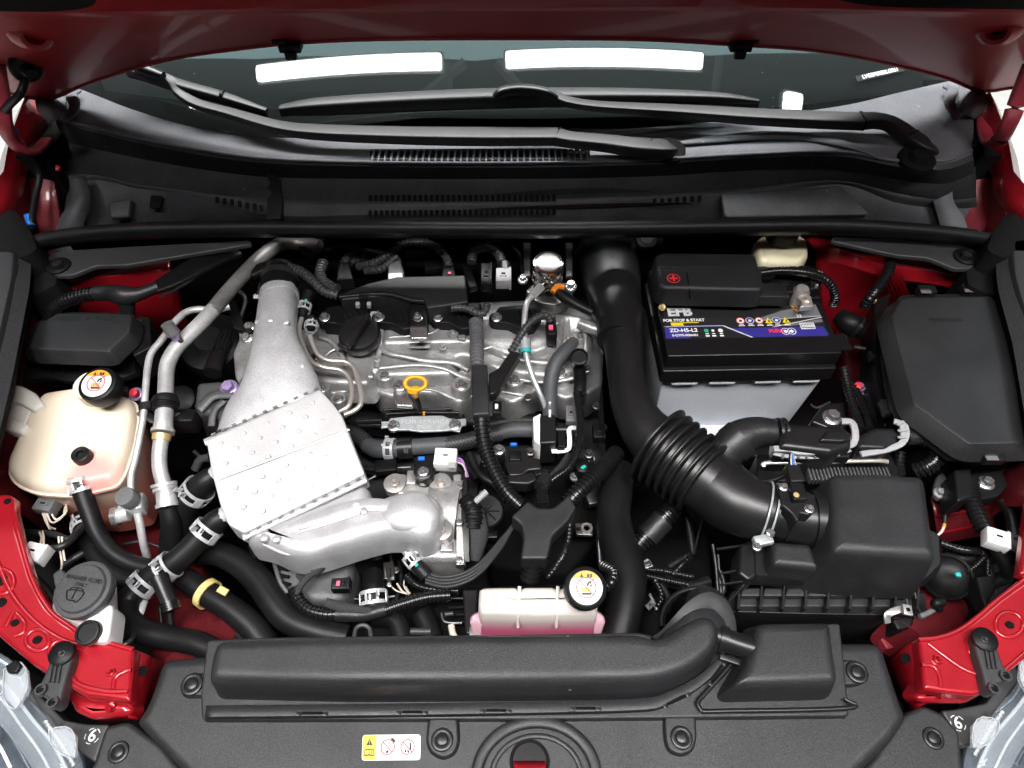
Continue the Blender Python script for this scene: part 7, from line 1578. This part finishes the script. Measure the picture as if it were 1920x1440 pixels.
# ---- battery
bt = thing('battery', 'white cased car battery with a glossy black labelled lid', 'battery', (1400, 690, -.1))
LX0, LX1 = P(1252, 668, 0), P(1580, 662, 0)
xb = (LX1 - LX0); bw_ = xb.length; xb.normalize(); yb = UP.cross(xb)
def bp(u, v, z): return LX0 + xb * (u * bw_) + yb * v + UP * z      # u across, v metres towards the rear, z height
BD = .170
b = MB(); b.slab(rnd([bp(.012, .004, -.05), bp(.985, .004, -.05), bp(.985, BD, -.05), bp(.012, BD, -.05)], .003), [(-.160, .012), (-.14, .009), (0, 0)]); build(b, 'case', 'case', bt)
b = MB(); b.slab(rnd([bp(.03, -.014, -.188), bp(.84, -.014, -.188), bp(.84, .05, -.188), bp(.03, .05, -.188)], .002), [(-.02, 0), (0, 0)]); build(b, 'base_flange', 'case', bt)
for u0 in (.075, .30, .575, .805): b = MB(); b.box(bp(u0 + .07, .0005, -.060), (bw_ * .155, .005, .006), Matrix((xb, yb, UP)).transposed(), r=.0012); build(b, 'grip_lug', 'case', bt)
for v in (.07, .14): b = MB(); b.box(bp(.012, v, -.066), (.004, .03, .006), Matrix((xb, yb, UP)).transposed(), r=.001); build(b, 'grip_lug', 'case', bt)
def lidring(u0, u1, v0, v1, z): return [bp(u0, v0, z), bp(u1, v0, z), bp(u1, v1, z), bp(u0, v1, z)]
b = MB(); b.slab(rnd(lidring(-.012, 1.008, -.004, BD + .004, -.028), .004), prof(.024, .0022)); build(b, 'lower_lid_band', 'lip', bt)
b = MB(); b.slab(rnd(lidring(.006, .99, .002, BD, -.024), .003), [(-.008, 0), (.006, 0)]); build(b, 'lid_groove', 'ink_black', bt)
b = MB(); b.slab(rnd(lidring(0, 1, 0, BD + .002, 0), .0035), prof(.021, .0018)); build(b, 'upper_lid', 'lip', bt)
b = MB(); b.slab(rnd(lidring(.02, .99, .098, BD - .002, .008), .003), prof(.009, .002)); build(b, 'rear_step', 'lip', bt)
# label: u 0..1, v 0..1 over the front top face
def lb_(u, v, h=0): return bp(.012 + .955 * u, .030 + .064 * v, .0006 + h)
flat([[(0, 0), (1, 0), (.985, 1), (.02, 1)]], 'ink_black', 'label_sheet', bt, lb_, 0)
flat([[(.0, .02), (.52, .02), (.37, .36), (.005, .36)], [(.52, .02), (.985, .02), (.995, .08), (.98, .30), (.40, .30)]], 'ink_blue', 'blue_band', bt, lb_, .0003)
flat([[(.15, .02), (.51, .02), (.38, .34), (.15, .34)]], 'ink_black', 'black_panel', bt, lb_, .0005)
flat([[(.53, .01), (.515, .01), (.36, .36), (.0, .36), (.0, .375), (.372, .375)]], 'ink_silver', 'silver_line', bt, lb_, .0007)
K['label_grey'] = M('grey_label_print', (0.16, 0.16, 0.17), .3)  # flat grey print tone of the sweep on the label
flat([[(.55, .50), (.76, .80), (.99, .98), (.995, .62), (.80, .56)], [(.72, .36), (.99, .52), (.995, .44), (.80, .34)]], 'label_grey', 'grey_sweep', bt, lb_, .0003)
flat([[(.68, .30), (.995, .56), (.995, .585), (.66, .30)], [(.54, .48), (.99, .60), (.99, .615), (.54, .49)]], 'ink_silver', 'silver_line', bt, lb_, .0007)
lx_, ly_ = xb, yb
text('EFB', 'ink_silver', bt, lb_(.118, .80, .0008), .0225, lx_, ly_, bold=.0011, sx=1.02)
text('FOR STOP & START', 'ink_white', bt, lb_(.133, .545, .0008), .0073, lx_, ly_, bold=.0003, sx=.93)
flat([[(.048, .46), (.222, .46), (.22, .485), (.048, .485)], [(.048, .385), (.125, .385), (.123, .47), (.048, .47)]], 'ink_lemon', 'yellow_bar', bt, lb_, .0008)
text('ZD-H5-L2', 'ink_white', bt, lb_(.117, .245, .0009), .0092, lx_, ly_, bold=.0003)
text('S-QTPE-0006401', 'ink_white', bt, lb_(.12, .10, .0009), .0052, lx_, ly_, bold=.0002)
for k, (m_, u) in enumerate((('ink_green', .255), ('ink_white', .295), ('ink_white', .342))):
    m = MB(); m.disc(lb_(u, .225, .0009), UP, .0034 if k != 1 else .0022, 20); build(m, 'mark_dot', m_, bt, recalc=False)
    flat([[(u - .012, .05), (u + .012, .05), (u + .012, .09), (u - .012, .09)], [(u - .01, .12), (u + .01, .12), (u + .01, .15), (u - .01, .15)]], 'ink_white', 'fine_print', bt, lb_, .0009)
for k, u in enumerate((.482, .540, .598, .656, .706, .764)):
    c = lb_(u, .50 if k not in (3, 5) else .49, .0010)
    if k in (3, 5):
        m = MB(); m.add([c + lx_ * -.0055 + ly_ * -.0045, c + lx_ * .0055 + ly_ * -.0045, c + ly_ * .0062], [[0, 1, 2]]); build(m, 'warning_triangle', 'ink_lemon', bt, recalc=False)
        m = MB(); m.add([c + UP * .0002 + lx_ * a + ly_ * q for a, q in ((-.0012, -.0028), (.0022, -.0028), (.0002, .0026))], [[0, 1, 2]]); build(m, 'pictogram', 'ink_black', bt, recalc=False)
    else:
        m = MB(); m.disc(c, UP, .0060, 28); build(m, 'symbol_disc', 'ink_white', bt, recalc=False)
        m = MB(); m.disc(c + UP * .0002, UP, .0060, 28, None, .0049) if k in (0, 2) else m.disc(c + UP * .0002, UP, .0052, 28); build(m, 'symbol_ring', 'ink_red' if k in (0, 2) else 'ink_blue', bt, recalc=False)
        m = MB(); m.add([c + UP * .0004 + lx_ * a + ly_ * q for a, q in ((-.0028, -.002), (-.001, .0026), (.0012, .0008), (.003, .0022), (.0014, -.0028))], [[0, 1, 2, 3, 4]]); build(m, 'pictogram', 'ink_black' if k in (0, 2) else 'ink_white', bt, recalc=False)
    flat([[(u - .02, .34), (u + .02, .34), (u + .02, .36), (u - .02, .36)], [(u - .014, .375), (u + .014, .375), (u + .014, .395), (u - .014, .395)]], 'ink_white', 'fine_print', bt, lb_, .0009)
c = lb_(.853, .86, .0009)
m = MB(); m.add([c + lx_ * a + ly_ * q for a, q in ((-.007, .006), (0, .0035), (.007, .006), (0, -.0075))], [[0, 1, 2, 3]]); build(m, 'emblem', 'ink_orange', bt, recalc=False)
m = MB(); m.add([c + UP * .0002 + lx_ * a + ly_ * q for a, q in ((-.0032, .0028), (0, .0018), (.0032, .0028), (0, -.003))], [[0, 1, 2, 3]]); build(m, 'emblem_core', 'ink_black', bt, recalc=False)
flat([[(.842 + .017 * k + a, .585 + d), (.855 + .017 * k + a * 0, .585 + d), (.855 + .017 * k, .605 + d), (.842 + .017 * k + a, .605 + d)] for k in range(2) for d in (0, .035, .07) for a in (0,)] + [[(.847 + .017 * k, .575), (.8495 + .017 * k, .575), (.8495 + .017 * k, .69), (.847 + .017 * k, .69)] for k in range(2)], 'ink_white', 'character_print', bt, lb_, .0009)
text('PURC', 'ink_red', bt, lb_(.683, .18, .0009), .0082, lx_, ly_, bold=.0006)
for u in (.738, .776):
    m = MB(); m.disc(lb_(u, .165, .0009), UP, .0062, 28, None, .0052); build(m, 'stamp_ring', 'ink_white', bt, recalc=False)
    m = MB(); m.disc(lb_(u, .165, .0008), UP, .0036, 4); build(m, 'stamp_core', 'ink_white', bt, recalc=False)
flat([[(.84, .22), (.93, .22), (.93, .245), (.84, .245)], [(.84, .38), (.93, .38), (.93, .405), (.84, .405)], [(.84, .22), (.845, .22), (.845, .4), (.84, .4)], [(.925, .22), (.93, .22), (.93, .4), (.925, .4)]] + [[(.85 + .0095 * k, .27), (.8565 + .0095 * k, .27), (.8565 + .0095 * k, .36), (.85 + .0095 * k, .36)] for k in range(8)], 'ink_white', 'stamp_box', bt, lb_, .0009)
text('Z 039', 'emboss', bt, bp(.76, .012, .0008), .012, lx_, ly_)
b = MB(); b.box(bp(.955, .02, .0002), (.05, .03, .0008), Matrix((xb, yb, UP)).transposed()); build(b, 'edge_strip', 'lip', bt)
# terminal cover, clamp and cable
tc_ = thing('terminal_cover', 'black plastic terminal cover with a red plus sign on the battery', 'terminal cover', (1330, 520, .04))
b = MB(); b.slab(rnd(PP([(1228, 478), (1242, 472), (1410, 474), (1418, 480), (1434, 536), (1428, 544), (1246, 540), (1234, 532)], .045), .004), prof(.032, .006, .002)); build(b, 'cover', 'plastic_cover', tc_)
T('split_line', 'void', [(1288, 512, .0452), (1292, 540, .043), (1294, 560, .03)], 3, tc_, seg=6)
b = MB(); b.box(P(1284, 546, .032), (.016, .010, .006), r=.001); build(b, 'snap_tab', 'plastic_cover', tc_)
T('hinge_edge', 'plastic_cover', [(1236, 503, .0455), (1274, 502, .0455)], 3, tc_, seg=6)
c = P(1263, 522, .0454)
m = MB(); m.disc(c, UP, .0092, 30, None, .0080); m.disc(c, UP, .0012, 4); o = build(m, 'plus_ring', 'ink_red', tc_, recalc=False)
flat([[(-.0058, -.0014), (.0058, -.0014), (.0058, .0014), (-.0058, .0014)], [(-.0014, -.0058), (.0014, -.0058), (.0014, .0058), (-.0014, .0058)]], 'ink_red', 'plus_sign', tc_, lambda u, v, h: c + Vector((u, v, h)), .0002)
b = MB(); b.box(P(1440, 552, .02), (.05, .03, .02), r=.003); build(b, 'side_box', 'plastic_cover', tc_)
B(tc_, 1240, 576, .012, 14, 'brass', axis=(-.6, -.4, .5))
tm = thing('battery_terminal', 'metal battery clamp beside the black terminal cover', 'terminal', (1508, 556, .03))
b = MB(); b.lathe(P(1502, 548, .022), UP, [(.012, -.02), (.012, .002), (.0095, .006), (.0085, .008), (.001, .008)], 24); build(b, 'post_clamp', 'nickel', tm)
b = MB(); b.slab(rnd(PP([(1494, 556), (1504, 566), (1500, 576), (1526, 574), (1522, 556), (1512, 548)], .026), .002), prof(.008, .002)); build(b, 'clamp_jaw', 'nickel', tm)
B(tm, 1514, 560, .028, 16, 'nickel')
b = MB(); b.slab(rnd(PP([(1518, 524), (1534, 506), (1544, 510), (1534, 536)], .03), .002), prof(.006, .001)); build(b, 'strap', 'nickel', tm)
b = MB(); b.slab(rnd(PP([(1448, 520), (1470, 500), (1520, 498), (1544, 506), (1540, 540), (1490, 548), (1452, 548)], .024), .004), prof(.03, .003)); build(b, 'sensor_block', 'plastic_dark', tm)
for q in ((1462, 512), (1486, 506), (1508, 516), (1470, 534), (1526, 532)): b = MB(); b.box(P(*q, .027), (.012, .008, .008), r=.001); build(b, 'block_detail', 'plastic_smooth', tm)
T('cable', 'loom', [(1428, 512, .034), (1464, 508, .042), (1500, 510, .044), (1536, 518, .04), (1558, 534, .03), (1566, 556, .01), (1562, 572, -.01)], 17, tm, rib=(.0046, .14))
# battery tray and hold-down bolt
by = thing('battery_tray', 'black battery tray with a flanged silver bolt beside the case', 'battery tray', (1560, 780, -.14))
b = MB(); b.slab(rnd(PP([(1210, 840), (1300, 860), (1560, 850), (1592, 800), (1590, 720), (1560, 700), (1420, 700), (1220, 760)], -.215), .006), prof(.03, .004)); build(b, 'tray', 'plastic_dark', by)
b = MB(); b.slab(rnd(PP([(1520, 790), (1544, 756), (1584, 752), (1590, 800), (1560, 806)], -.06), .005), prof(.08, .004)); build(b, 'hold_down', 'lip', by)
B(by, 1561, 781, -.058, 36); T('edge', 'steel_dark', [(1520, 758, -.06), (1532, 764, -.06), (1556, 754, -.06)], 4, by, seg=6)
# ---- brake fluid reservoir
br = thing('brake_reservoir', 'cream brake fluid reservoir under the weatherstrip', 'reservoir', (1465, 470, .01))
b = MB(); b.slab(rnd(PP([(1414, 452), (1428, 440), (1502, 438), (1516, 450), (1518, 476), (1502, 496), (1436, 496), (1422, 482)], .014), .008), [(-.07, .003), (-.03, .0), (-.012, -.0005), (-.008, 0), (-.003, .002), (0, .006), (0, .008)]); build(b, 'tank', 'cream', br)
b = MB(); b.lathe(P(1468, 436, .03), UP, [(.024, -.01), (.024, .006), (.020, .010), (.006, .012)], 30); build(b, 'cap', 'plastic_dark', br)
# ---- fuse box
fb = thing('fuse_box', 'large black fuse box with chamfered lid right of the battery', 'fuse box', (1790, 700, .03))
b = MB(); b.slab(rnd(PP([(1688, 562), (1700, 557), (1858, 554), (1870, 568), (1922, 750), (1938, 826), (1932, 832), (1816, 834), (1712, 758), (1672, 600), (1672, 590)], .045), .005), [(-.022, -.010), (-.014, -.0075), (-.004, -.001), (-.0025, 0), (-.0006, .0012), (0, .003), (0, .005)]); build(b, 'lid', 'plastic', fb)
b = MB(); b.slab(rnd(PP([(1652, 592), (1690, 552), (1872, 548), (1890, 566), (1950, 760), (1966, 852), (1786, 854), (1694, 784), (1676, 756)], .022), .005), [(-.012, -.001), (-.002, 0), (0, .0015), (0, .004)]); build(b, 'lid_rim', 'plastic_smooth', fb)
b = MB(); b.slab(rnd(PP([(1658, 598), (1692, 560), (1880, 556), (1950, 852), (1788, 850), (1700, 784), (1684, 756)], .008), .004), [(-.10, .012), (-.03, .002), (0, 0)]); build(b, 'base', 'plastic_dark', fb)
for x, y in ((1736, 546), (1818, 544), (1860, 858)):
    b = MB(); b.box(P(x, y, .028), (.024, .014, .012), r=.0012); build(b, 'clip', 'plastic_smooth', fb)
    b = MB(); b.box(P(x, y + 1, .0345), (.014, .006, .001)); build(b, 'clip_window', 'grey_mid', fb)
T('hinge_bar', 'plastic_smooth', [(1653, 668, .006), (1660, 720, .004), (1664, 748, .002)], 6, fb, seg=8)
b = MB(); b.box(P(1660, 766, .0), (.010, .022, .012), r=.001); build(b, 'side_clip', 'plastic_smooth', fb)
b = MB(); b.box(P(1632, 668, -.01), (.006, .012, .01), r=.001); build(b, 'side_tab', 'plastic_smooth', fb)
text('FUSE BOX', 'emboss', fb, P(1774, 600, .0454), .0095)
text('E6', 'emboss', fb, P(1782, 826, .0306), .011, Vector((.8, -.5, 0)), Vector((.5, .8, 0)))
b = MB(); b.slab(rnd(PP([(1640, 560), (1672, 548), (1660, 600), (1682, 780), (1660, 800), (1636, 700)], -.03), .004), prof(.05, .004)); build(b, 'bracket', 'plastic_dark', fb)
T('strut_conduit', 'loom', [(1672, 476, .02), (1668, 504, .02), (1652, 532, .016), (1634, 556, .01), (1618, 576, -.01)], 20, fb, rib=(.0046, .15))
T('strut_boot', 'rubber', [(1660, 444, .03), (1668, 462, .026), (1672, 484, .02)], [40, 36, 24], fb)
gb = thing('small_bolt', 'little brass bolt behind the battery right corner', 'bolt', (1638, 562, 0)); B(gb, 1638, 562, .0, 14, 'brass', axis=(0, -.7, .7))
bb = thing('mount_bolt', 'violet ringed red bolt between battery and fuse box', 'bolt', (1610, 727, -.06)); B(bb, 1612, 727, -.06, 30, 'purple', axis=(-.2, -.3, 1), kind='stud'); b = MB(); b.lathe(P(1608, 724, -.047), (-.4, -.3, 1), [(.006, -.006), (.006, .001), (.004, .002)], 16); build(b, 'core', 'ink_red', bb)
vp3 = thing('breather_valve', 'dark breather valve between battery and fuse box', 'valve', (1600, 620, -.03))
T('body', 'plastic_dark', [(1572, 592, -.04), (1592, 606, -.04), (1618, 620, -.045)], [30, 42, 34], vp3, seg=24)
T('ring', 'plastic_smooth', [(1604, 612, -.042), (1609, 615, -.043)], 46, vp3, seg=24); T('clip', 'steel_dark', [(1602, 650, -.03), (1622, 654, -.03)], 7, vp3)
# ---- bracket and bolt, ground strap, wiring at the right edge
rbk = thing('side_bracket', 'dark side bracket with a silver bolt below the fuse box', 'bracket', (1850, 905, -.02))
b = MB(); b.slab(rnd(PP([(1796, 890), (1880, 880), (1892, 910), (1874, 930), (1830, 940), (1800, 930)], -.03), .004), prof(.02, .003)); build(b, 'plate', 'plastic_dark', rbk)
b = MB(); b.slab(rnd(PP([(1790, 880), (1822, 876), (1826, 930), (1796, 940)], -.015), .003), prof(.04, .003)); build(b, 'post', 'plastic_smooth', rbk); B(rbk, 1851, 904, -.027, 30)
gs = thing('ground_strap', 'alloy earth tag with an orange wire beside the air cleaner', 'earth strap', (1765, 920, -.05))
b = MB(); b.slab(rnd(PP([(1752, 912), (1758, 892), (1768, 884), (1776, 896), (1782, 918), (1774, 934), (1760, 936), (1752, 928)], -.05), .003), prof(.006, .002)); build(b, 'tag', 'alu_dark', gs); B(gs, 1763, 923, -.048, 22, 'alu_cast')
T('wire', 'rubber', [(1770, 934, -.05), (1772, 960, -.055), (1771, 982, -.06)], 8, gs); T('orange_sleeve', 'orange', [(1771, 978, -.06), (1770, 988, -.06)], 6, gs); T('bare_wire', 'wire_white', [(1770, 986, -.06), (1766, 996, -.062), (1758, 1004, -.064)], 5, gs)
rl = thing('side_rail', 'red inner rail with a crease behind the air cleaner', 'body panel', (1800, 960, -.09))
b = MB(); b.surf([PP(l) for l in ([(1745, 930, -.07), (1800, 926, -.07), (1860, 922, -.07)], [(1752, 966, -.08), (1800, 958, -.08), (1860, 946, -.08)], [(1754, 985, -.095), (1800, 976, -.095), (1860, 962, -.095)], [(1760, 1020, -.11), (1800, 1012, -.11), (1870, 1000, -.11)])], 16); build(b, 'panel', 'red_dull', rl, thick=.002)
for l in ([(1756, 968, -.078), (1800, 960, -.078), (1850, 950, -.078)], [(1760, 1000, -.1), (1800, 992, -.1), (1850, 982, -.1)]): T('crease', 'red', l, 5, rl, seg=8)
clut = thing('wiring_bundle', 'black wiring bundle crowded between air cleaner and right wing', 'wiring loom', (1820, 1060, -.08))
for l, w, m in (([(1770, 1040, -.07), (1820, 1050, -.07), (1880, 1044, -.07)], 22, 'rubber'), ([(1840, 1030, -.06), (1852, 1070, -.07), (1856, 1110, -.08)], 20, 'tape'), ([(1880, 940, -.05), (1896, 970, -.05), (1900, 1010, -.06)], 20, 'plastic_dark'), ([(1780, 900, -.05), (1786, 930, -.06), (1790, 960, -.07)], 16, 'rubber'), ([(1820, 1120, -.08), (1850, 1096, -.08), (1890, 1080, -.08)], 26, 'plastic_dark'), ([(1880, 880, -.04), (1900, 900, -.04), (1910, 940, -.05)], 26, 'plastic_dark')): T('branch', m, l, w, clut)
b = MB(); b.slab(rnd(PP([(1800, 1050), (1900, 1030), (1906, 1090), (1840, 1150), (1806, 1110)], -.10), .008), prof(.08, .005)); build(b, 'carrier', 'plastic_dark', clut)
b = MB(); b.slab(rnd(PP([(1724, 1100), (1738, 1098), (1806, 1140), (1800, 1160), (1760, 1190), (1664, 1218), (1650, 1196), (1700, 1180)], -.11), .003), prof(.03, .002)); build(b, 'lower_panel', 'red_mid', rl)
rw = thing('right_loom', 'ribbed black loom hanging below the fuse box to a white connector', 'wiring loom', (1830, 960, -.03))
T('conduit', 'loom', [(1818, 900, -.03), (1822, 936, -.03), (1834, 970, -.03), (1846, 994, -.03)], 32, rw, rib=(.0055, .15))
T('conduit', 'loom', [(1762, 1018, -.05), (1800, 1030, -.05), (1840, 1034, -.05)], 16, rw, rib=(.0045, .15))
T('tail', 'rubber', [(1870, 1030, -.03), (1886, 1060, -.04), (1892, 1080, -.05)], 26, rw)
T('wire', 'wire_white', [(1846, 990, -.028), (1852, 996, -.026)], 4, rw)
T('conduit', 'loom', [(1810, 1074, -.05), (1830, 1060, -.05), (1850, 1044, -.05), (1852, 1080, -.06)], 10, rw, rib=(.004, .15))
connector('white connector at the end of the right loom', 1866, 1012, -.02, 40, 34, 26, -22, 'white')
connector('grey connector beside the white one at the right edge', 1896, 1016, -.04, 26, 26, 22, -20, 'grey_mid')
hn = thing('horn', 'round black horn behind the right red front panel', 'horn', (1770, 1085, -.05))
b = MB(); c = P(1776, 1082, -.06); a_ = Vector((-.5, -.5, .8)); b.lathe(c, a_, [(.022, -.03), (.027, -.008), (.027, -.002), (.024, .0), (.023, -.003), (.019, .002), (.010, .005), (.005, .005)], 36); build(b, 'shell', 'plastic_dark', hn)
b = MB(); b.box(P(1796, 1078, -.04), (.006, .005, .004), r=.001); build(b, 'terminal', 'teal', hn); T('mount', 'plastic_dark', [(1760, 1140, -.05), (1754, 1132, -.04), (1768, 1128, -.04)], 18, hn)
T('bracket', 'grey_mid', [(1724, 1156, -.05), (1742, 1148, -.05), (1760, 1136, -.05)], 10, hn)
b = MB(); b.slab(rnd(PP([(1830, 1080), (1862, 1078), (1870, 1100), (1850, 1140), (1840, 1120)], -.04), .003), prof(.02, .003)); build(b, 'fork', 'plastic_dark', hn)
bd = thing('strap_band', 'curved grey metal strap in front of the air cleaner', 'strap', (1690, 1152, -.05))
T('band', 'alu_light_cast', [(1664, 1168, -.066), (1664, 1154, -.06), (1676, 1146, -.056), (1694, 1142, -.055), (1704, 1144, -.055)], 13, bd, hz=.35, ex=4)
b = MB(); b.box(P(1701, 1144, -.05), (.010, .012, .004), Matrix.Rotation(-.2, 3, 'Z'), r=.0008); build(b, 'buckle', 'alu_light_cast', bd); b = MB(); b.box(P(1703, 1143, -.0478), (.004, .004, .0006)); build(b, 'buckle_hole', 'void', bd)
b = MB(); b.slab(rnd(PP([(1672, 1160), (1716, 1150), (1712, 1176), (1684, 1182)], -.075), .004), prof(.03, .003)); build(b, 'rubber_block', 'rubber', bd)
# ---- central rubber hose and dark clutter right of the engine
hose('tall thick black hose standing between the engine and the air cleaner', [(1160, 880, -.09), (1156, 920, -.085), (1150, 960, -.08), (1154, 1000, -.076), (1166, 1040, -.072), (1174, 1090, -.07), (1170, 1140, -.07), (1160, 1200, -.075)], [60, 62, 64, 68, 72, 76, 72, 68], 'rubber', seg=22)
l6 = thing('gearbox_loom', 'ribbed black loom slanting behind the tall hose', 'wiring loom', (1220, 1000, -.1))
T('conduit', 'loom', [(1180, 1040, -.12), (1206, 1012, -.11), (1232, 986, -.1), (1256, 960, -.09), (1272, 944, -.09)], 42, l6, rib=(.0058, .18))
T('wrap', 'tape', [(1214, 1006, -.108), (1244, 974, -.096)], 46, l6)
for l in ([(1200, 1068, -.12), (1240, 1070, -.12), (1300, 1082, -.12)], [(1206, 1078, -.12), (1250, 1088, -.12), (1290, 1096, -.12)], [(1228, 1088, -.12), (1240, 1116, -.12), (1226, 1136, -.12)], [(1262, 1076, -.12), (1284, 1054, -.11), (1294, 1044, -.1)], [(1230, 1140, -.1), (1242, 1124, -.1)]): T('branch', 'loom', l, 12, l6, rib=(.0045, .16))
connector('dark metal clip beside the tall hose', 1214, 1060, -.09, 16, 14, 10, 20, 'steel_dark'); connector('small pale clip near the curved duct outlet', 1218, 1136, -.09, 16, 12, 8, 40, 'grey_mid')
gx = thing('gear_bracket', 'steel bracket with two holes beside the Y shaped cover', 'bracket', (1092, 990, -.1))
b = MB(); b.slab(rnd(PP([(1078, 980), (1110, 980), (1112, 1004), (1080, 1002)], -.09), .002), prof(.005, .001)); build(b, 'plate', 'steel_dark', gx); hole(gx, 1084, 992, -.0895, 8); m = MB(); m.lathe(P(1100, 991, -.0895), UP, [(.0075, 0), (.0075, .002), (.004, .002), (.0035, .0)], 20); build(m, 'washer', 'steel', gx)
for x, y, z, m_ in ((1104, 850, -.09, 'steel_dark'), (1078, 892, -.1, 'alu_cast'), (1106, 858, -.1, 'alu_cast')): B(gx, x, y, z, 20, m_)
b = MB(); b.box(P(1094, 876, -.075), (.007, .004, .002), Matrix.Rotation(.6, 3, 'Z')); build(b, 'teal_mark', 'teal', gx); b = MB(); b.lathe(P(1092, 872, -.08), UP, [(.011, -.02), (.011, .0), (.008, .002)], 20); build(b, 'sensor', 'plastic_dark', gx)
l7 = thing('sensor_loom', 'thin ribbed loom hanging right of the Y shaped cover', 'wiring loom', (1060, 1020, -.05))
T('conduit', 'loom', [(1068, 984, -.05), (1066, 1010, -.052), (1056, 1040, -.056), (1040, 1066, -.06), (1026, 1084, -.066)], [12, 13, 17, 14, 10], l7, rib=(.0048, .16))
for f, lab in ((1, 'round black grommet under the weatherstrip left of centre'), (2, 'round black grommet under the weatherstrip right of centre')):
    x, y = ((580, 462), (1212, 448))[f - 1]
    t = thing('bulkhead_grommet', lab, 'grommet', (x, y, .0), 'black grommets under the weatherstrip')
    m = MB(); m.lathe(P(x, y, .0), (0, -.5, 1), [(.016, -.01), (.016, .002), (.013, .004), (.011, .002), (.009, .004), (.001, .004)], 28); build(m, 'grommet', 'plastic_grey_dark', t)
    b = MB(); b.box(P(x, y - 4, -.012), (.05, .03, .012), r=.002); build(b, 'flange', 'plastic_dark', t)

clutter(gx, [('pipe', [(1120, 900, -.12), (1126, 940, -.12), (1122, 1000, -.13), (1126, 1060, -.14)], 10, 'steel_dark'), ('pipe', [(1138, 900, -.12), (1140, 960, -.12), (1136, 1040, -.14)], 6, 'plastic_smooth'), ('cable', [(1230, 1110, -.14), (1250, 1090, -.14), (1290, 1100, -.15), (1330, 1090, -.15)], 22, 'tape'), ('cable', [(1270, 940, -.13), (1290, 980, -.14), (1300, 1040, -.15)], 16, 'rubber'), ('pipe', [(1300, 1040, -.1), (1310, 1000, -.1), (1320, 960, -.1)], 5, 'plastic_smooth'), ('pipe', [(1336, 1020, -.08), (1342, 1060, -.09), (1346, 1110, -.1)], 7, 'plastic_smooth'), ('bolt', (1290, 1046, -.11), 12, 'brass'), ('pipe', [(1256, 1062, -.13), (1276, 1050, -.12), (1296, 1040, -.11)], 12, 'tape'), ('stay', [(1200, 1064, -.1), (1214, 1050, -.1), (1216, 1064, -.1)], 5, 'steel_pale'), ('stay', [(1218, 1114, -.1), (1226, 1130, -.1), (1232, 1144, -.1)], 6, 'alu_cast'), ('cable', [(1240, 1098, -.13), (1252, 1120, -.13), (1250, 1150, -.13)], 14, 'rubber')])
